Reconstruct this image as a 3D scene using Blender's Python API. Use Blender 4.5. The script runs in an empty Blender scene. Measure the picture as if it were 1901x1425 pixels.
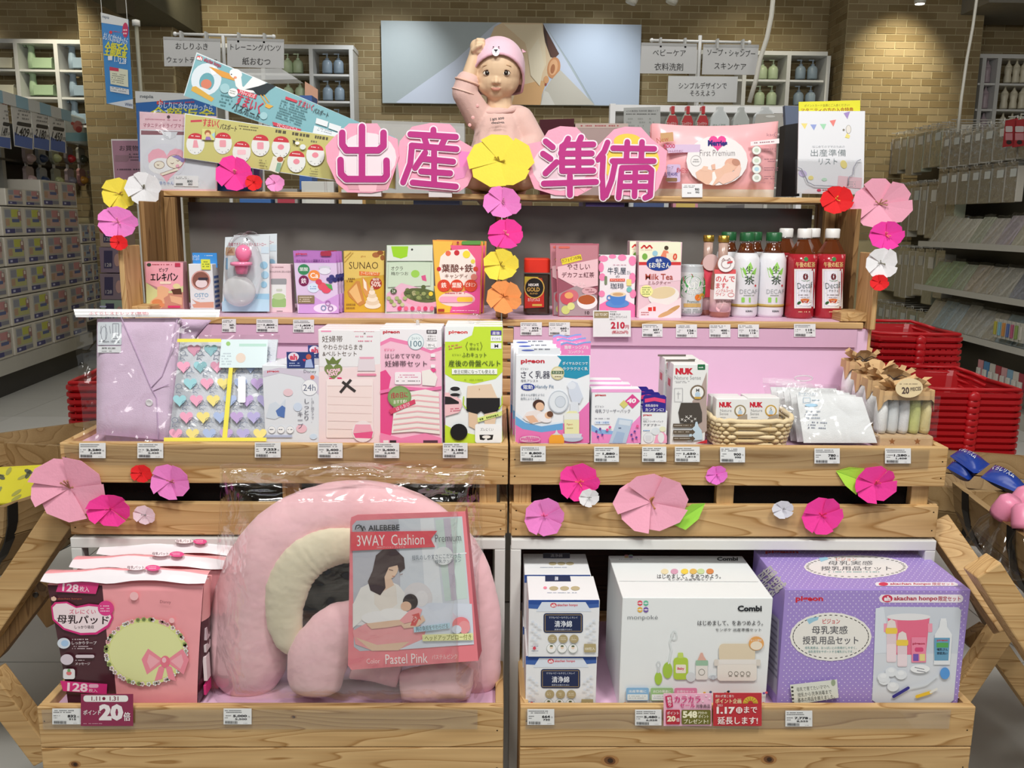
import bpy,bmesh,math,random
from mathutils import Vector,Matrix,noise as mnoise
random.seed(7)
R=random.Random(11)
C=bpy.context.scene.collection
SC=bpy.context.scene
# ---------------------------------------------------------------- camera (1901 x 1425)
F,CX,CY=1592.0,950.5,712.5
CAM=Vector((-0.032,0.0,1.45))
_psi,_p,_th=math.radians(1.1),math.radians(10.7),0.0105
_fw=Vector((math.sin(_psi)*math.cos(_p),math.cos(_psi)*math.cos(_p),-math.sin(_p)))
_r0=Vector((math.cos(_psi),-math.sin(_psi),0));_u0=_r0.cross(_fw)
_rt=(_r0*math.cos(_th) +_u0*math.sin(_th)).normalized();_up=_rt.cross(_fw).normalized()
cd=bpy.data.cameras.new('camera');cam=bpy.data.objects.new('camera',cd);C.objects.link(cam)
cd.sensor_width=36;cd.sensor_fit='HORIZONTAL';cd.lens=F/1901*36;cd.clip_start=.02;cd.clip_end=60
cam.matrix_world=Matrix(((_rt.x,_up.x,-_fw.x,CAM.x),(_rt.y,_up.y,-_fw.y,CAM.y),(_rt.z,_up.z,-_fw.z,CAM.z),(0,0,0,1)))
SC.camera=cam
# ---------------------------------------------------------------- world, exposure, lights
w=bpy.data.worlds.new('world');SC.world=w;w.use_nodes=True
w.node_tree.nodes['Background'].inputs[0].default_value=(.93,.97,1,1)
w.node_tree.nodes['Background'].inputs[1].default_value=.29
vs=SC.view_settings;vs.view_transform='Standard';vs.look='None';vs.gamma=1;vs.exposure=0.0;vs.use_curve_mapping=False
SC.cycles.max_bounces=8;SC.cycles.transparent_max_bounces=24;SC.cycles.caustics_reflective=False;SC.cycles.caustics_refractive=False
def area(loc,to,sx,sy,power,col=(1,.985,.95)):
    d=bpy.data.lights.new('overhead_area_light','AREA');d.shape='RECTANGLE';d.size=sx;d.size_y=sy;d.energy=power;d.color=col
    o=bpy.data.objects.new('overhead_area_light',d);C.objects.link(o);o.location=loc
    o.rotation_euler=(Vector(to)-Vector(loc)).to_track_quat('-Z','Y').to_euler();return o
def spot(loc,to,power,ang,blend=.6,col=(1,.95,.85),r=.05):
    d=bpy.data.lights.new('ceiling_spot_light','SPOT');d.energy=power;d.spot_size=math.radians(ang);d.spot_blend=blend;d.color=col;d.shadow_soft_size=r
    o=bpy.data.objects.new('ceiling_spot_light',d);C.objects.link(o);o.location=loc
    o.rotation_euler=(Vector(to)-Vector(loc)).to_track_quat('-Z','Y').to_euler();return o
CEIL=3.95
area((-.6,.35,3.5),(-.3,1.9,.9),.5,.5,50)
area((.9,.25,3.5),(.5,1.9,.9),.5,.5,50)
area((0,-1.6,3.4),(0,2,1.0),2.2,.8,30)  # broad unseen fill added from the front, no fixture of its own
area((0,5.2,3.8),(0,5.6,0),6,1.6,60)
area((-4.2,3.0,3.8),(-4.4,5,0),2.2,2,40)
area((4.4,3.0,3.8),(4.2,5,0),2.2,2,48)
spot((3.95,8.2,3.9),(3.95,9.1,2.6),150,62,1,(1,.9,.66))
spot((-.95,8.3,3.9),(-1.2,9.5,2.6),85,70,1,(.95,.98,1))
spot((1.0,8.3,3.9),(.95,9.5,2.6),85,70,1,(.9,.95,1))
spot((-4.35,8.2,3.9),(-4.35,9.1,2.8),110,60,1,(1,.92,.7))
spot((-2.9,8.2,3.9),(-2.9,9.5,3.0),50,70,1,(1,.92,.7))
spot((2.6,8.2,3.9),(2.6,9.5,2.6),40,80,1,(1,.92,.7))
spot((-5.6,8.6,3.9),(-5.8,9.5,2.6),60,80,1,(1,.97,.9))
spot((5.6,8.4,3.9),(5.8,9.5,2.6),60,80,1,(1,.97,.9))
ORD='first second third fourth fifth sixth seventh eighth ninth tenth eleventh twelfth thirteenth fourteenth fifteenth sixteenth seventeenth eighteenth nineteenth twentieth'.split()+['last']*40
# ---------------------------------------------------------------- pixel -> ray
def ray(x,y):
    return _fw +_rt*((x-CX)/F) -_up*((y-CY)/F)
def aY(x,y,Y):
    d=ray(x,y);return CAM +d*(Y/d.y)
def aZ(x,y,Z):
    d=ray(x,y);return CAM +d*((Z-CAM.z)/d.z)
def px(P):
    v=Vector(P)-CAM;k=v.dot(_fw);return CX+F*v.dot(_rt)/k,CY-F*v.dot(_up)/k
# ---------------------------------------------------------------- colour
def lin(c):
    if isinstance(c,str):
        c=tuple(int(c[i:i+2],16) for i in (0,2,4))
    return tuple((v/255/12.92 if v/255<=.04045 else ((v/255+.055)/1.055)**2.4) for v in c[:3])+(1,)
# ---------------------------------------------------------------- materials
MATS={}
def nmat(name):
    m=bpy.data.materials.new(name);m.use_nodes=True;nt=m.node_tree
    b=nt.nodes['Principled BSDF'];return m,nt,b
def N(nt,t,**k):
    n=nt.nodes.new(t)
    for a,v in k.items():
        setattr(n,a,v)
    return n
def amat(name,rough=.5,spec=.5,var=.04,nscale=30,bump=0,bscale=120,coat=0,trans=0,sheen=0,sub=0,metal=0):
    """material whose base colour is the thing's own colour attribute with a little procedural variation"""
    m,nt,b=nmat(name)
    at=N(nt,'ShaderNodeAttribute');at.attribute_name='Col'
    tc=N(nt,'ShaderNodeTexCoord');nz=N(nt,'ShaderNodeTexNoise');nz.inputs['Scale'].default_value=nscale;nz.inputs['Detail'].default_value=3
    nt.links.new(tc.outputs['Object'],nz.inputs['Vector'])
    mr=N(nt,'ShaderNodeMapRange');mr.inputs[3].default_value=1-var;mr.inputs[4].default_value=1+var
    nt.links.new(nz.outputs[0],mr.inputs[0])
    mx=N(nt,'ShaderNodeVectorMath',operation='SCALE');nt.links.new(at.outputs['Color'],mx.inputs[0]);nt.links.new(mr.outputs[0],mx.inputs['Scale'])
    nt.links.new(mx.outputs[0],b.inputs['Base Color'])
    b.inputs['Roughness'].default_value=rough;b.inputs['Specular IOR Level'].default_value=spec;b.inputs['Metallic'].default_value=metal
    b.inputs['Coat Weight'].default_value=coat;b.inputs['Coat Roughness'].default_value=.1
    b.inputs['Transmission Weight'].default_value=trans
    if sheen:b.inputs['Sheen Weight'].default_value=sheen
    if sub:
        b.inputs['Subsurface Weight'].default_value=sub;b.inputs['Subsurface Radius'].default_value=(.01,.004,.003)
    if bump:
        n2=N(nt,'ShaderNodeTexNoise');n2.inputs['Scale'].default_value=bscale;n2.inputs['Detail'].default_value=2
        nt.links.new(tc.outputs['Object'],n2.inputs['Vector'])
        bp=N(nt,'ShaderNodeBump');bp.inputs['Strength'].default_value=bump;bp.inputs['Distance'].default_value=.004
        nt.links.new(n2.outputs[0],bp.inputs['Height']);nt.links.new(bp.outputs[0],b.inputs['Normal'])
    MATS[name]=m;return m
amat('ink',.5,.4,.0)
amat('card',.42,.45,.02,20)
amat('foil',.22,.6,.03,20,.25,25)
amat('film_print',.25,.5,.03,20,.5,18)
amat('paper',.75,.3,.03,60,.1,200)
amat('fabric',.9,.2,.04,60,.25,500,sheen=.3)
amat('plastic',.35,.5,.02,20)
amat('gloss',.15,.6,.0)
amat('metal',.35,.5,.03,20,metal=0.0)
amat('gold',.3,.5,.03,20,metal=.9)
amat('brick',.9,.2,.09,9,.2,60)
amat('plush',.85,.2,.03,20,.9,26,sheen=.3)
amat('stone',.45,.4,.05,3)
amat('skin',.5,.4,.03,25,sub=.0)
def clear(name,base=.06,rough=.08,tint=(1,1,1),bump=0.,bs=14,edge=.5):
    m,nt,b=nmat(name);nt.nodes.remove(b);out=nt.nodes['Material Output']
    tr=N(nt,'ShaderNodeBsdfTransparent');tr.inputs[0].default_value=tint+(1,)
    gl=N(nt,'ShaderNodeBsdfGlossy');gl.inputs['Roughness'].default_value=rough
    lw=N(nt,'ShaderNodeLayerWeight');lw.inputs[0].default_value=.25
    mr=N(nt,'ShaderNodeMapRange');mr.inputs[3].default_value=base;mr.inputs[4].default_value=edge
    nt.links.new(lw.outputs['Facing'],mr.inputs[0])
    mx=N(nt,'ShaderNodeMixShader');nt.links.new(mr.outputs[0],mx.inputs[0]);nt.links.new(tr.outputs[0],mx.inputs[1]);nt.links.new(gl.outputs[0],mx.inputs[2])
    nt.links.new(mx.outputs[0],out.inputs[0])
    if bump:
        tc=N(nt,'ShaderNodeTexCoord');n2=N(nt,'ShaderNodeTexNoise');n2.inputs['Scale'].default_value=bs;n2.inputs['Detail'].default_value=2.5;n2.inputs['Distortion'].default_value=.6
        nt.links.new(tc.outputs['Object'],n2.inputs['Vector'])
        bp=N(nt,'ShaderNodeBump');bp.inputs['Strength'].default_value=bump;bp.inputs['Distance'].default_value=.02
        nt.links.new(n2.outputs[0],bp.inputs['Height']);nt.links.new(bp.outputs[0],gl.inputs['Normal']);nt.links.new(bp.outputs[0],lw.inputs['Normal'])
    MATS[name]=m
clear('film',.10,.12,bump=.8,bs=13,edge=.5)
clear('clear',.05,.05,edge=.5)
clear('crinkle',.22,.16,bump=.9,bs=16,edge=.55)
def milky(name,col,alpha,rough=.35):
    m,nt,b=nmat(name);b.inputs['Base Color'].default_value=lin(col);b.inputs['Roughness'].default_value=rough;b.inputs['Alpha'].default_value=alpha;MATS[name]=m
milky('frosted','E6E8E8',.45)
milky('soft_film','F0F0F2',.16,.12)
clear('smoky',.12,.05,tint=(.35,.17,.07),edge=.4)
def wood(name,axis,base='D2AE7A',dark='A27844',scale=1.0):
    m,nt,b=nmat(name);tc=N(nt,'ShaderNodeTexCoord');oi=N(nt,'ShaderNodeObjectInfo')
    ad=N(nt,'ShaderNodeVectorMath',operation='MULTIPLY_ADD')
    cb=N(nt,'ShaderNodeCombineXYZ')
    for i in range(3):nt.links.new(oi.outputs['Random'],cb.inputs[i])
    ad.inputs[1].default_value=(37,53,71);nt.links.new(cb.outputs[0],ad.inputs[0]);nt.links.new(tc.outputs['Object'],ad.inputs[2])
    mp=N(nt,'ShaderNodeMapping');s=[9*scale]*3;s[axis]=.9*scale;mp.inputs['Scale'].default_value=s
    nt.links.new(ad.outputs[0],mp.inputs['Vector'])
    n1=N(nt,'ShaderNodeTexNoise');n1.inputs['Scale'].default_value=1.3;n1.inputs['Detail'].default_value=2;n1.inputs['Distortion'].default_value=.4
    nt.links.new(mp.outputs[0],n1.inputs['Vector'])
    ml=N(nt,'ShaderNodeMath',operation='MULTIPLY');ml.inputs[1].default_value=16;nt.links.new(n1.outputs[0],ml.inputs[0])
    fr=N(nt,'ShaderNodeMath',operation='FRACT');nt.links.new(ml.outputs[0],fr.inputs[0])
    rp=N(nt,'ShaderNodeValToRGB');cr=rp.color_ramp
    cr.elements[0].color=lin(base);cr.elements[1].position=1;cr.elements[1].color=lin(base)
    e=cr.elements.new(.80);bl=tuple((a*.55+b_*.45) for a,b_ in zip(lin(base)[:3],lin(dark)[:3]))+(1,);e.color=bl
    e=cr.elements.new(.93);e.color=lin(dark)
    nt.links.new(fr.outputs[0],rp.inputs[0])
    mp2=N(nt,'ShaderNodeMapping');s=[260]*3;s[axis]=6;mp2.inputs['Scale'].default_value=s;nt.links.new(ad.outputs[0],mp2.inputs['Vector'])
    n2=N(nt,'ShaderNodeTexNoise');n2.inputs['Scale'].default_value=1;nt.links.new(mp2.outputs[0],n2.inputs['Vector'])
    mr=N(nt,'ShaderNodeMapRange');mr.inputs[3].default_value=.86;mr.inputs[4].default_value=1.12;nt.links.new(n2.outputs[0],mr.inputs[0])
    n3=N(nt,'ShaderNodeTexNoise');n3.inputs['Scale'].default_value=.8;nt.links.new(mp.outputs[0],n3.inputs['Vector'])
    mr3=N(nt,'ShaderNodeMapRange');mr3.inputs[3].default_value=.8;mr3.inputs[4].default_value=1.15;nt.links.new(n3.outputs[0],mr3.inputs[0])
    mu=N(nt,'ShaderNodeMath',operation='MULTIPLY');nt.links.new(mr.outputs[0],mu.inputs[0]);nt.links.new(mr3.outputs[0],mu.inputs[1])
    sc=N(nt,'ShaderNodeVectorMath',operation='SCALE');nt.links.new(rp.outputs[0],sc.inputs[0]);nt.links.new(mu.outputs[0],sc.inputs['Scale'])
    nt.links.new(sc.outputs[0],b.inputs['Base Color']);b.inputs['Roughness'].default_value=.55;b.inputs['Specular IOR Level'].default_value=.3
    bp=N(nt,'ShaderNodeBump');bp.inputs['Strength'].default_value=.15;bp.inputs['Distance'].default_value=.001
    nt.links.new(n2.outputs[0],bp.inputs['Height']);nt.links.new(bp.outputs[0],b.inputs['Normal'])
    MATS[name]=m
wood('wood_x',0);wood('wood_y',1);wood('wood_z',2)
wood('wood_brown',2,'96744A','6B4C2C');wood('wood_dark',0,'4A3526','2C1E15')
wood('barrel_wood',1,'A98C62','8A6C44',.45)
# ---------------------------------------------------------------- mesh builder
def V(*a):return Vector(a)
class M:
    def __init__(s):s.v=[];s.f=[];s.c=[]
    def add(s,vs,fs,col):
        b=len(s.v);s.v+=[tuple(p) for p in vs];s.f+=[tuple(i+b for i in f) for f in fs]
        s.c+=[lin(col)]*len(fs);return s
    def addc(s,vs,fs,cols):
        b=len(s.v);s.v+=[tuple(p) for p in vs];s.f+=[tuple(i+b for i in f) for f in fs];s.c+=cols;return s
    def box(s,a,b,col='FFFFFF',mtx=None):
        x0,y0,z0=a;x1,y1,z1=b
        vs=[Vector(p) for p in ((x0,y0,z0),(x1,y0,z0),(x1,y1,z0),(x0,y1,z0),(x0,y0,z1),(x1,y0,z1),(x1,y1,z1),(x0,y1,z1))]
        if mtx:vs=[mtx @ p for p in vs]
        return s.add(vs,[(0,3,2,1),(4,5,6,7),(0,1,5,4),(1,2,6,5),(2,3,7,6),(3,0,4,7)],col)
    def tube(s,pts,r,col='FFFFFF',n=8,cap=True,closed=False):
        pts=[Vector(p) for p in pts];k=len(pts);rr=r if isinstance(r,(list,tuple)) else [r]*k
        vs,fs=[],[];ref=None
        for i,p in enumerate(pts):
            t=(pts[(i+1) % k if closed else min(i+1,k-1)] -pts[(i-1) if closed or i else 0]).normalized()
            if ref is None:ref=t.orthogonal().normalized()
            ref=(ref -t*ref.dot(t));ref=ref.normalized() if ref.length>1e-6 else t.orthogonal().normalized()
            b=t.cross(ref)
            for j in range(n):
                a=2*math.pi*j/n;vs.append(p +(ref*math.cos(a)+b*math.sin(a))*rr[i])
        for i in range(k if closed else k-1):
            for j in range(n):
                a=i*n+j;b_=i*n+(j+1) % n;i2=(i+1) % k
                fs.append((a,b_,i2*n+(j+1) % n,i2*n+j))
        if cap and not closed:fs+=[tuple(range(n-1,-1,-1)),tuple((k-1)*n+j for j in range(n))]
        return s.add(vs,fs,col)
    def lathe(s,prof,c,cols,n=24,mtx=None,squash=1.0,squash_n=None):
        """prof [(r,z)], cols one colour or one per band"""
        vs,fs,cc=[],[],[];k=len(prof);c=Vector(c)
        for r,z in prof:
            for j in range(n):
                a=2*math.pi*j/n;x,y=r*math.cos(a),r*math.sin(a)*squash
                p=Vector((x,y,z));vs.append(c+(mtx @ p if mtx else p))
        for i in range(k-1):
            col=lin(cols if isinstance(cols,str) else cols[min(i,len(cols)-1)])
            for j in range(n):
                fs.append((i*n+j,i*n+(j+1) % n,(i+1)*n+(j+1) % n,(i+1)*n+j));cc.append(col)
        if prof[0][0]>1e-6:fs.append(tuple(range(n-1,-1,-1)));cc.append(cc[0])
        if prof[-1][0]>1e-6:fs.append(tuple((k-1)*n+j for j in range(n)));cc.append(cc[-1])
        return s.addc(vs,fs,cc)
    def grid(s,nx,ny,fn,col,colfn=None,back=None):
        """sheet from fn(u,v)->point; back: thickness offset vector for a closed solid"""
        b=[[Vector(fn(i/nx,j/ny)) for i in range(nx+1)] for j in range(ny+1)]
        vs=[p for row in b for p in row];fs,cc=[],[]
        for j in range(ny):
            for i in range(nx):
                fs.append((j*(nx+1)+i,j*(nx+1)+i+1,(j+1)*(nx+1)+i+1,(j+1)*(nx+1)+i))
                cc.append(lin(colfn((i+.5)/nx,(j+.5)/ny)) if colfn else lin(col))
        return s.addc(vs,fs,cc)
    def prism(s,pts,ext,col='FFFFFF'):
        """polygon pts (3d) extruded by vector ext"""
        n=len(pts);e=Vector(ext);vs=[Vector(p) for p in pts]+[Vector(p)+e for p in pts]
        fs=[tuple(range(n)),tuple(range(2*n-1,n-1,-1))]+[(i,n+i,n+(i+1) % n,(i+1) % n) for i in range(n)]
        return s.add(vs,fs,col)
    def ball(s,c,r,col,nu=14,nv=9,mtx=None):
        r=r if isinstance(r,(list,tuple)) else (r,r,r);c=Vector(c);vs=[];fs=[]
        for j in range(nv+1):
            t=math.pi*j/nv
            for i in range(nu):
                a=2*math.pi*i/nu;p=Vector((r[0]*math.sin(t)*math.cos(a),r[1]*math.sin(t)*math.sin(a),r[2]*math.cos(t)))
                vs.append(c+(mtx @ p if mtx else p))
        for j in range(nv):
            for i in range(nu):
                fs.append((j*nu+i,(j+1)*nu+i,(j+1)*nu+(i+1) % nu,j*nu+(i+1) % nu))
        return s.add(vs,fs,col)
    def build(s,name,mat='card',parent=None,smooth=False,bevel=0,kind=None,weld=False,sub=0,loc=None):
        off=Vector((0,0,0))
        if parent is not None:
            q=parent
            while q is not None:off=off +q.location;q=q.parent
        own=Vector((0,0,0))
        if parent is None and s.v:
            if loc is not None:own=Vector(loc)
            else:
                xs=[p[0] for p in s.v];ys=[p[1] for p in s.v];zs=[p[2] for p in s.v]
                own=Vector(((min(xs)+max(xs))/2,(min(ys)+max(ys))/2,min(zs)))
        d=off+own
        me=bpy.data.meshes.new(name);me.from_pydata([(p[0]-d.x,p[1]-d.y,p[2]-d.z) for p in s.v],[],s.f)
        at=me.color_attributes.new('Col','FLOAT_COLOR','CORNER');buf=[]
        for poly,c in zip(me.polygons,s.c):buf.extend(c*poly.loop_total)
        at.data.foreach_set('color',buf)
        if weld or sub:
            bm=bmesh.new();bm.from_mesh(me);bmesh.ops.remove_doubles(bm,verts=bm.verts,dist=1e-5);bm.to_mesh(me);bm.free()
        if smooth:me.polygons.foreach_set('use_smooth',[True]*len(me.polygons))
        me.materials.append(MATS[mat] if isinstance(mat,str) else mat)
        o=bpy.data.objects.new(name,me);C.objects.link(o);o.location=own
        if parent is not None:o.parent=parent
        if kind:o['kind']=kind
        if bevel:
            b=o.modifiers.new('bevel','BEVEL');b.width=bevel;b.segments=2;b.limit_method='ANGLE'
        if sub:
            b=o.modifiers.new('sub','SUBSURF');b.levels=sub;b.render_levels=sub
        return o
def thing(name,label,cat,loc,group=None):
    o=bpy.data.objects.new(name,None);C.objects.link(o);o.location=loc;o.empty_display_size=.02
    return tag(o,label,cat,group)
def tag(o,label,cat,group=None):
    o['label']=label;o['category']=cat
    if group:o['group']=group
    return o
def struct(o):o['kind']='structure';return o
def dup(root,loc,label=None,rotz=None):
    r=root.copy();C.objects.link(r);r.location=loc
    if rotz is not None:r.rotation_euler=(0,0,rotz)
    if label:r['label']=label
    for ch in list(root.children):
        c=ch.copy();C.objects.link(c);c.parent=r
        for g in list(ch.children):
            d=g.copy();C.objects.link(d);d.parent=c
    return r
# ---------------------------------------------------------------- text glyphs
_tc={}
def glyphs(s,bold):
    k=(s,bold)
    if k not in _tc:
        cu=bpy.data.curves.new('t','FONT');cu.body=s;cu.resolution_u=2;cu.offset=bold
        o=bpy.data.objects.new('t',cu);me=o.to_mesh()
        vs=[(v.co.x,v.co.y) for v in me.vertices];fs=[tuple(p.vertices) for p in me.polygons]
        o.to_mesh_clear();bpy.data.objects.remove(o);bpy.data.curves.remove(cu)
        xs=[p[0] for p in vs] or [0,1];ys=[p[1] for p in vs] or [0,1]
        _tc[k]=(vs,fs,min(xs),max(xs),min(ys),max(ys))
    return _tc[k]
# ---------------------------------------------------------------- surfaces to print on
class Pl:
    def __init__(s,o,n):s.o=Vector(o);s.n=Vector(n).normalized();s.n=s.n if s.n.dot(CAM-s.o)>0 else -s.n
    def at(s,x,y,h):
        d=ray(x,y);t=(s.o-CAM).dot(s.n)/d.dot(s.n);return CAM+d*t+s.n*h
class Cy:
    def __init__(s,c,r):s.c=Vector((c[0],c[1]));s.r=r
    def at(s,x,y,h):
        d=ray(x,y);d2=Vector((d.x,d.y));o=Vector((CAM.x,CAM.y))-s.c
        a=d2.dot(d2);b=2*o.dot(d2);q=b*b-4*a*(o.dot(o)-(s.r+h)**2)
        t=(-b-math.sqrt(max(q,0)))/(2*a);return CAM+d*t
class Pr:
    """flat print: shapes and lettering laid on a real surface"""
    def __init__(s,surf,step=.00008,base=.0002):s.s=surf;s.h=base;s.st=step;s.a=M();s.t=M();s.hold=0
    def nx(s):s.h+=0 if s.hold else s.st;return s.h
    def poly(s,pts,col):
        h=s.nx();P=[s.s.at(x,y,h) for x,y in pts];s.a.add(P,[tuple(range(len(P)))],col);return s
    def rect(s,x0,y0,x1,y1,col,r=0,rot=0,nseg=1):
        if r:
            pts=[]
            for cx,cy,a0 in ((x1-r,y0+r,-90),(x1-r,y1-r,0),(x0+r,y1-r,90),(x0+r,y0+r,180)):
                for k in range(4):a=math.radians(a0+30*k);pts.append((cx+r*math.cos(a),cy+r*math.sin(a)))
        else:pts=[(x0,y0),(x1,y0),(x1,y1),(x0,y1)]
        if rot:
            mx,my=(x0+x1)/2,(y0+y1)/2;c,q=math.cos(math.radians(rot)),math.sin(math.radians(rot))
            pts=[(mx+(x-mx)*c-(y-my)*q,my+(x-mx)*q+(y-my)*c) for x,y in pts]
        if nseg>1:
            h=s.nx()
            for k in range(nseg):
                a,b=x0+(x1-x0)*k/nseg,x0+(x1-x0)*(k+1)/nseg
                s.a.add([s.s.at(a,y0,h),s.s.at(b,y0,h),s.s.at(b,y1,h),s.s.at(a,y1,h)],[(0,1,2,3)],col)
            return s
        return s.poly(pts,col)
    def ell(s,cx,cy,rx,ry,col,rot=0,n=20,a0=0,a1=360):
        c,q=math.cos(math.radians(rot)),math.sin(math.radians(rot));pts=[]
        full=a1-a0>=360
        for k in range(n if full else n+1):
            a=math.radians(a0+(a1-a0)*k/n);x,y=rx*math.cos(a),ry*math.sin(a);pts.append((cx+x*c-y*q,cy+x*q+y*c))
        return s.poly(pts,col)
    def ring(s,cx,cy,rx,ry,w,col,n=22,rot=0):
        h=s.nx();P=[];c,q=math.cos(math.radians(rot)),math.sin(math.radians(rot))
        for k in range(n):
            a=2*math.pi*k/n
            for f in (1,0):
                x,y=(rx-w*(1-f))*math.cos(a),(ry-w*(1-f))*math.sin(a);P.append(s.s.at(cx+x*c-y*q,cy+x*q+y*c,h))
        s.a.add(P,[(2*k,2*k+1,(2*k+3) % (2*n),(2*k+2) % (2*n)) for k in range(n)],col);return s
    def line(s,pts,w,col,round_=False):
        h=s.nx()
        for (x0,y0),(x1,y1) in zip(pts,pts[1:]):
            dx,dy=x1-x0,y1-y0;l=math.hypot(dx,dy) or 1;ox,oy=-dy/l*w/2,dx/l*w/2
            s.a.add([s.s.at(x0+ox,y0+oy,h),s.s.at(x1+ox,y1+oy,h),s.s.at(x1-ox,y1-oy,h),s.s.at(x0-ox,y0-oy,h)],[(0,1,2,3)],col)
        if round_:
            for (x,y) in pts:
                s.h+=1e-6
                P=[s.s.at(x+w/2*math.cos(k*math.pi/6),y+w/2*math.sin(k*math.pi/6),s.h) for k in range(12)]
                s.a.add(P,[tuple(range(12))],col)
        return s
    def T(s,txt,x0,y0,x1,y1,col='333333',bold=.0,rot=0,skew=0,vert=False):
        h=s.nx();c,q=math.cos(math.radians(rot)),math.sin(math.radians(rot));mx,my=(x0+x1)/2,(y0+y1)/2
        if vert:txt='\n'.join(txt)
        cjk=bold>.004 and any(ord(ch)>12000 for ch in txt);offs=[(0,0)]
        if cjk:em=(y1-y0)*min(bold,.05)*.55;offs=[(-em,0),(em,0),(0,em*.7)];bold=0
        vs,fs,a,b,d,e=glyphs(txt,bold)
        for ox,oy in offs:
            P=[]
            for gx,gy in vs:
                x=x0+(gx-a)/(b-a+1e-9)*(x1-x0)+ox;y=y1-(gy-d)/(e-d+1e-9)*(y1-y0)+oy;x+=skew*(my-y)
                P.append(s.s.at(mx+(x-mx)*c-(y-my)*q,my+(x-mx)*q+(y-my)*c,h))
            s.t.add(P,fs,col);h+=.000006
        return s
    def fine(s,x0,y0,x1,y1,n,col='888888',rot=0,dens=.8):
        """rows of tiny illegible print as broken hairlines"""
        rr=random.Random(int(x0*7+y0));h=s.nx();c,q=math.cos(math.radians(rot)),math.sin(math.radians(rot));mx,my=(x0+x1)/2,(y0+y1)/2
        rh=(y1-y0)/n
        for i in range(n):
            y=y0+rh*i+rh*.2;x=x0;xe=x1 -(x1-x0)*rr.random()*.25
            while x<xe:
                w_=rh*(.3+rr.random()*.5)
                if rr.random()<dens:
                    P=[(x,y),(min(x+w_*.72,x1),y),(min(x+w_*.72,x1),y+rh*.42),(x,y+rh*.42)]
                    s.a.add([s.s.at(mx+(a-mx)*c-(b-my)*q,my+(a-mx)*q+(b-my)*c,h) for a,b in P],[(0,1,2,3)],col)
                x+=w_
        return s
    def done(s,parent,art='printed_artwork',let='lettering',mat='ink'):
        k=None if art in ('character','knot','white_outline','bear_face') else 'stuff'
        a=s.a.build(art,mat,parent,kind=k) if s.a.v else None
        if s.t.v:s.t.build(let,mat,a or parent,kind='stuff')
        return a

# ================================================================ ROOM
fl=struct(M().box((-7,-3,-.1),(7.2,10.2,-.006),'B9B7B0').build('floor','stone',loc=(0,0,0)))
def piece(name,mesh_o,parent,loc):
    o=mesh_o.copy();o.name=name;C.objects.link(o);o.location=loc;o.parent=parent;return o
tl=[]
for k,c in enumerate(('CFCEC8','C8C7C0','D3D2CC')):
    t=M().box((-.297,-.297,-.006),(.297,.297,0),c).build('tile','stone',fl,bevel=0);t.location=(-50,0,0);tl.append(t)
first=True
n=0
for i in range(-9,9):
    for j in range(0,15):
        if n>=290:break
        x,y=i*.6+.3,j*.6+.55
        if abs(x)<.95 and y<3:continue
        m0=R.choice(tl);piece('tile',m0,fl,(x,y,0));n+=1
for t in tl:bpy.data.objects.remove(t)
struct(M().box((-7,-3,CEIL),(7.2,10.2,CEIL+.1),'8E887C').build('ceiling','brick',loc=(0,0,CEIL)))
struct(M().box((-7.1,-3,0),(-7,10.2,CEIL),'B5A58A').build('wall_left','brick'))
struct(M().box((7.2,-3,0),(7.3,10.2,CEIL),'B5A58A').build('wall_right','brick'))
# ---- brick walls
BR=['968463','92805F','9A8968','8C7A58','9F8E6D','887654']
PIT,LEN=.0700,.20
def bricks(par,x0,x1,z0,z1,Y,nmax,axis='x',sgn=1):
    """courses of bricks proud of a mortar wall. axis x: face looks to -y ; axis y: face looks to +-x at plane Y"""
    pro=[]
    if nmax:
        for c in BR:
            o=M().box((-LEN/2+.005,-.003,-PIT/2+.005),(LEN/2-.005,.01,PIT/2-.005),c).build('brick','brick',None,loc=(0,0,0));C.objects.unlink(o);pro.append(o)
    cells=[];j=0;z=z0+PIT/2
    while z<z1:
        a=x0-(LEN/2 if j % 2 else 0)
        while a<x1-.02:
            l,r=max(a,x0),min(a+LEN,x1)
            if r-l>.03:cells.append((l,r,z))
            a+=LEN
        z+=PIT;j+=1
    def score(c):
        if axis=='y':return 0
        X,Y2=px(((c[0]+c[1])/2,Y,c[2]));return -abs(X-950)*0-(0 if -20<X<1920 and -10<Y2<420 else 1e4)-Y2*.0 -(c[2]<2.2)
    cells.sort(key=score,reverse=True);st=M();n=0
    for l,r,z in cells:
        if n<nmax and abs(r-l-LEN)<1e-6:
            o=R.choice(pro).copy();o.name='brick';C.objects.link(o);o.parent=par
            o.location=Vector(((l+r)/2,Y,z))-par.location;n+=1
        elif axis=='x':st.box((l+.005,Y-.003,z-PIT/2+.005),(r-.005,Y+.01,z+PIT/2-.005),R.choice(BR))
        else:st.box((Y-.003,l+.005,z-PIT/2+.005),(Y+.003,r-.005,z+PIT/2-.005),R.choice(BR))
    if st.v:st.build('brick_courses','brick',par,kind='stuff')
    for o in pro:bpy.data.objects.remove(o)
MORT='B9AC88'
YB,YP=9.5,9.0
xl=lambda x,Y,y=100:aY(x,y,Y).x
bw=struct(M().box((-7,YB,0),(7.2,YB+.15,CEIL),MORT).build('wall_back','brick'))
xa,xb,xc,xd=xl(150,YP),xl(323,YP),xl(1568,YP),xl(1820,YP)
bricks(bw,xb,xc,1.45,CEIL,YB-.002,300)
bricks(bw,-7,xa,1.45,CEIL,YB-.002,0)
bricks(bw,xd,7.2,1.45,CEIL,YB-.002,0)
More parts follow.
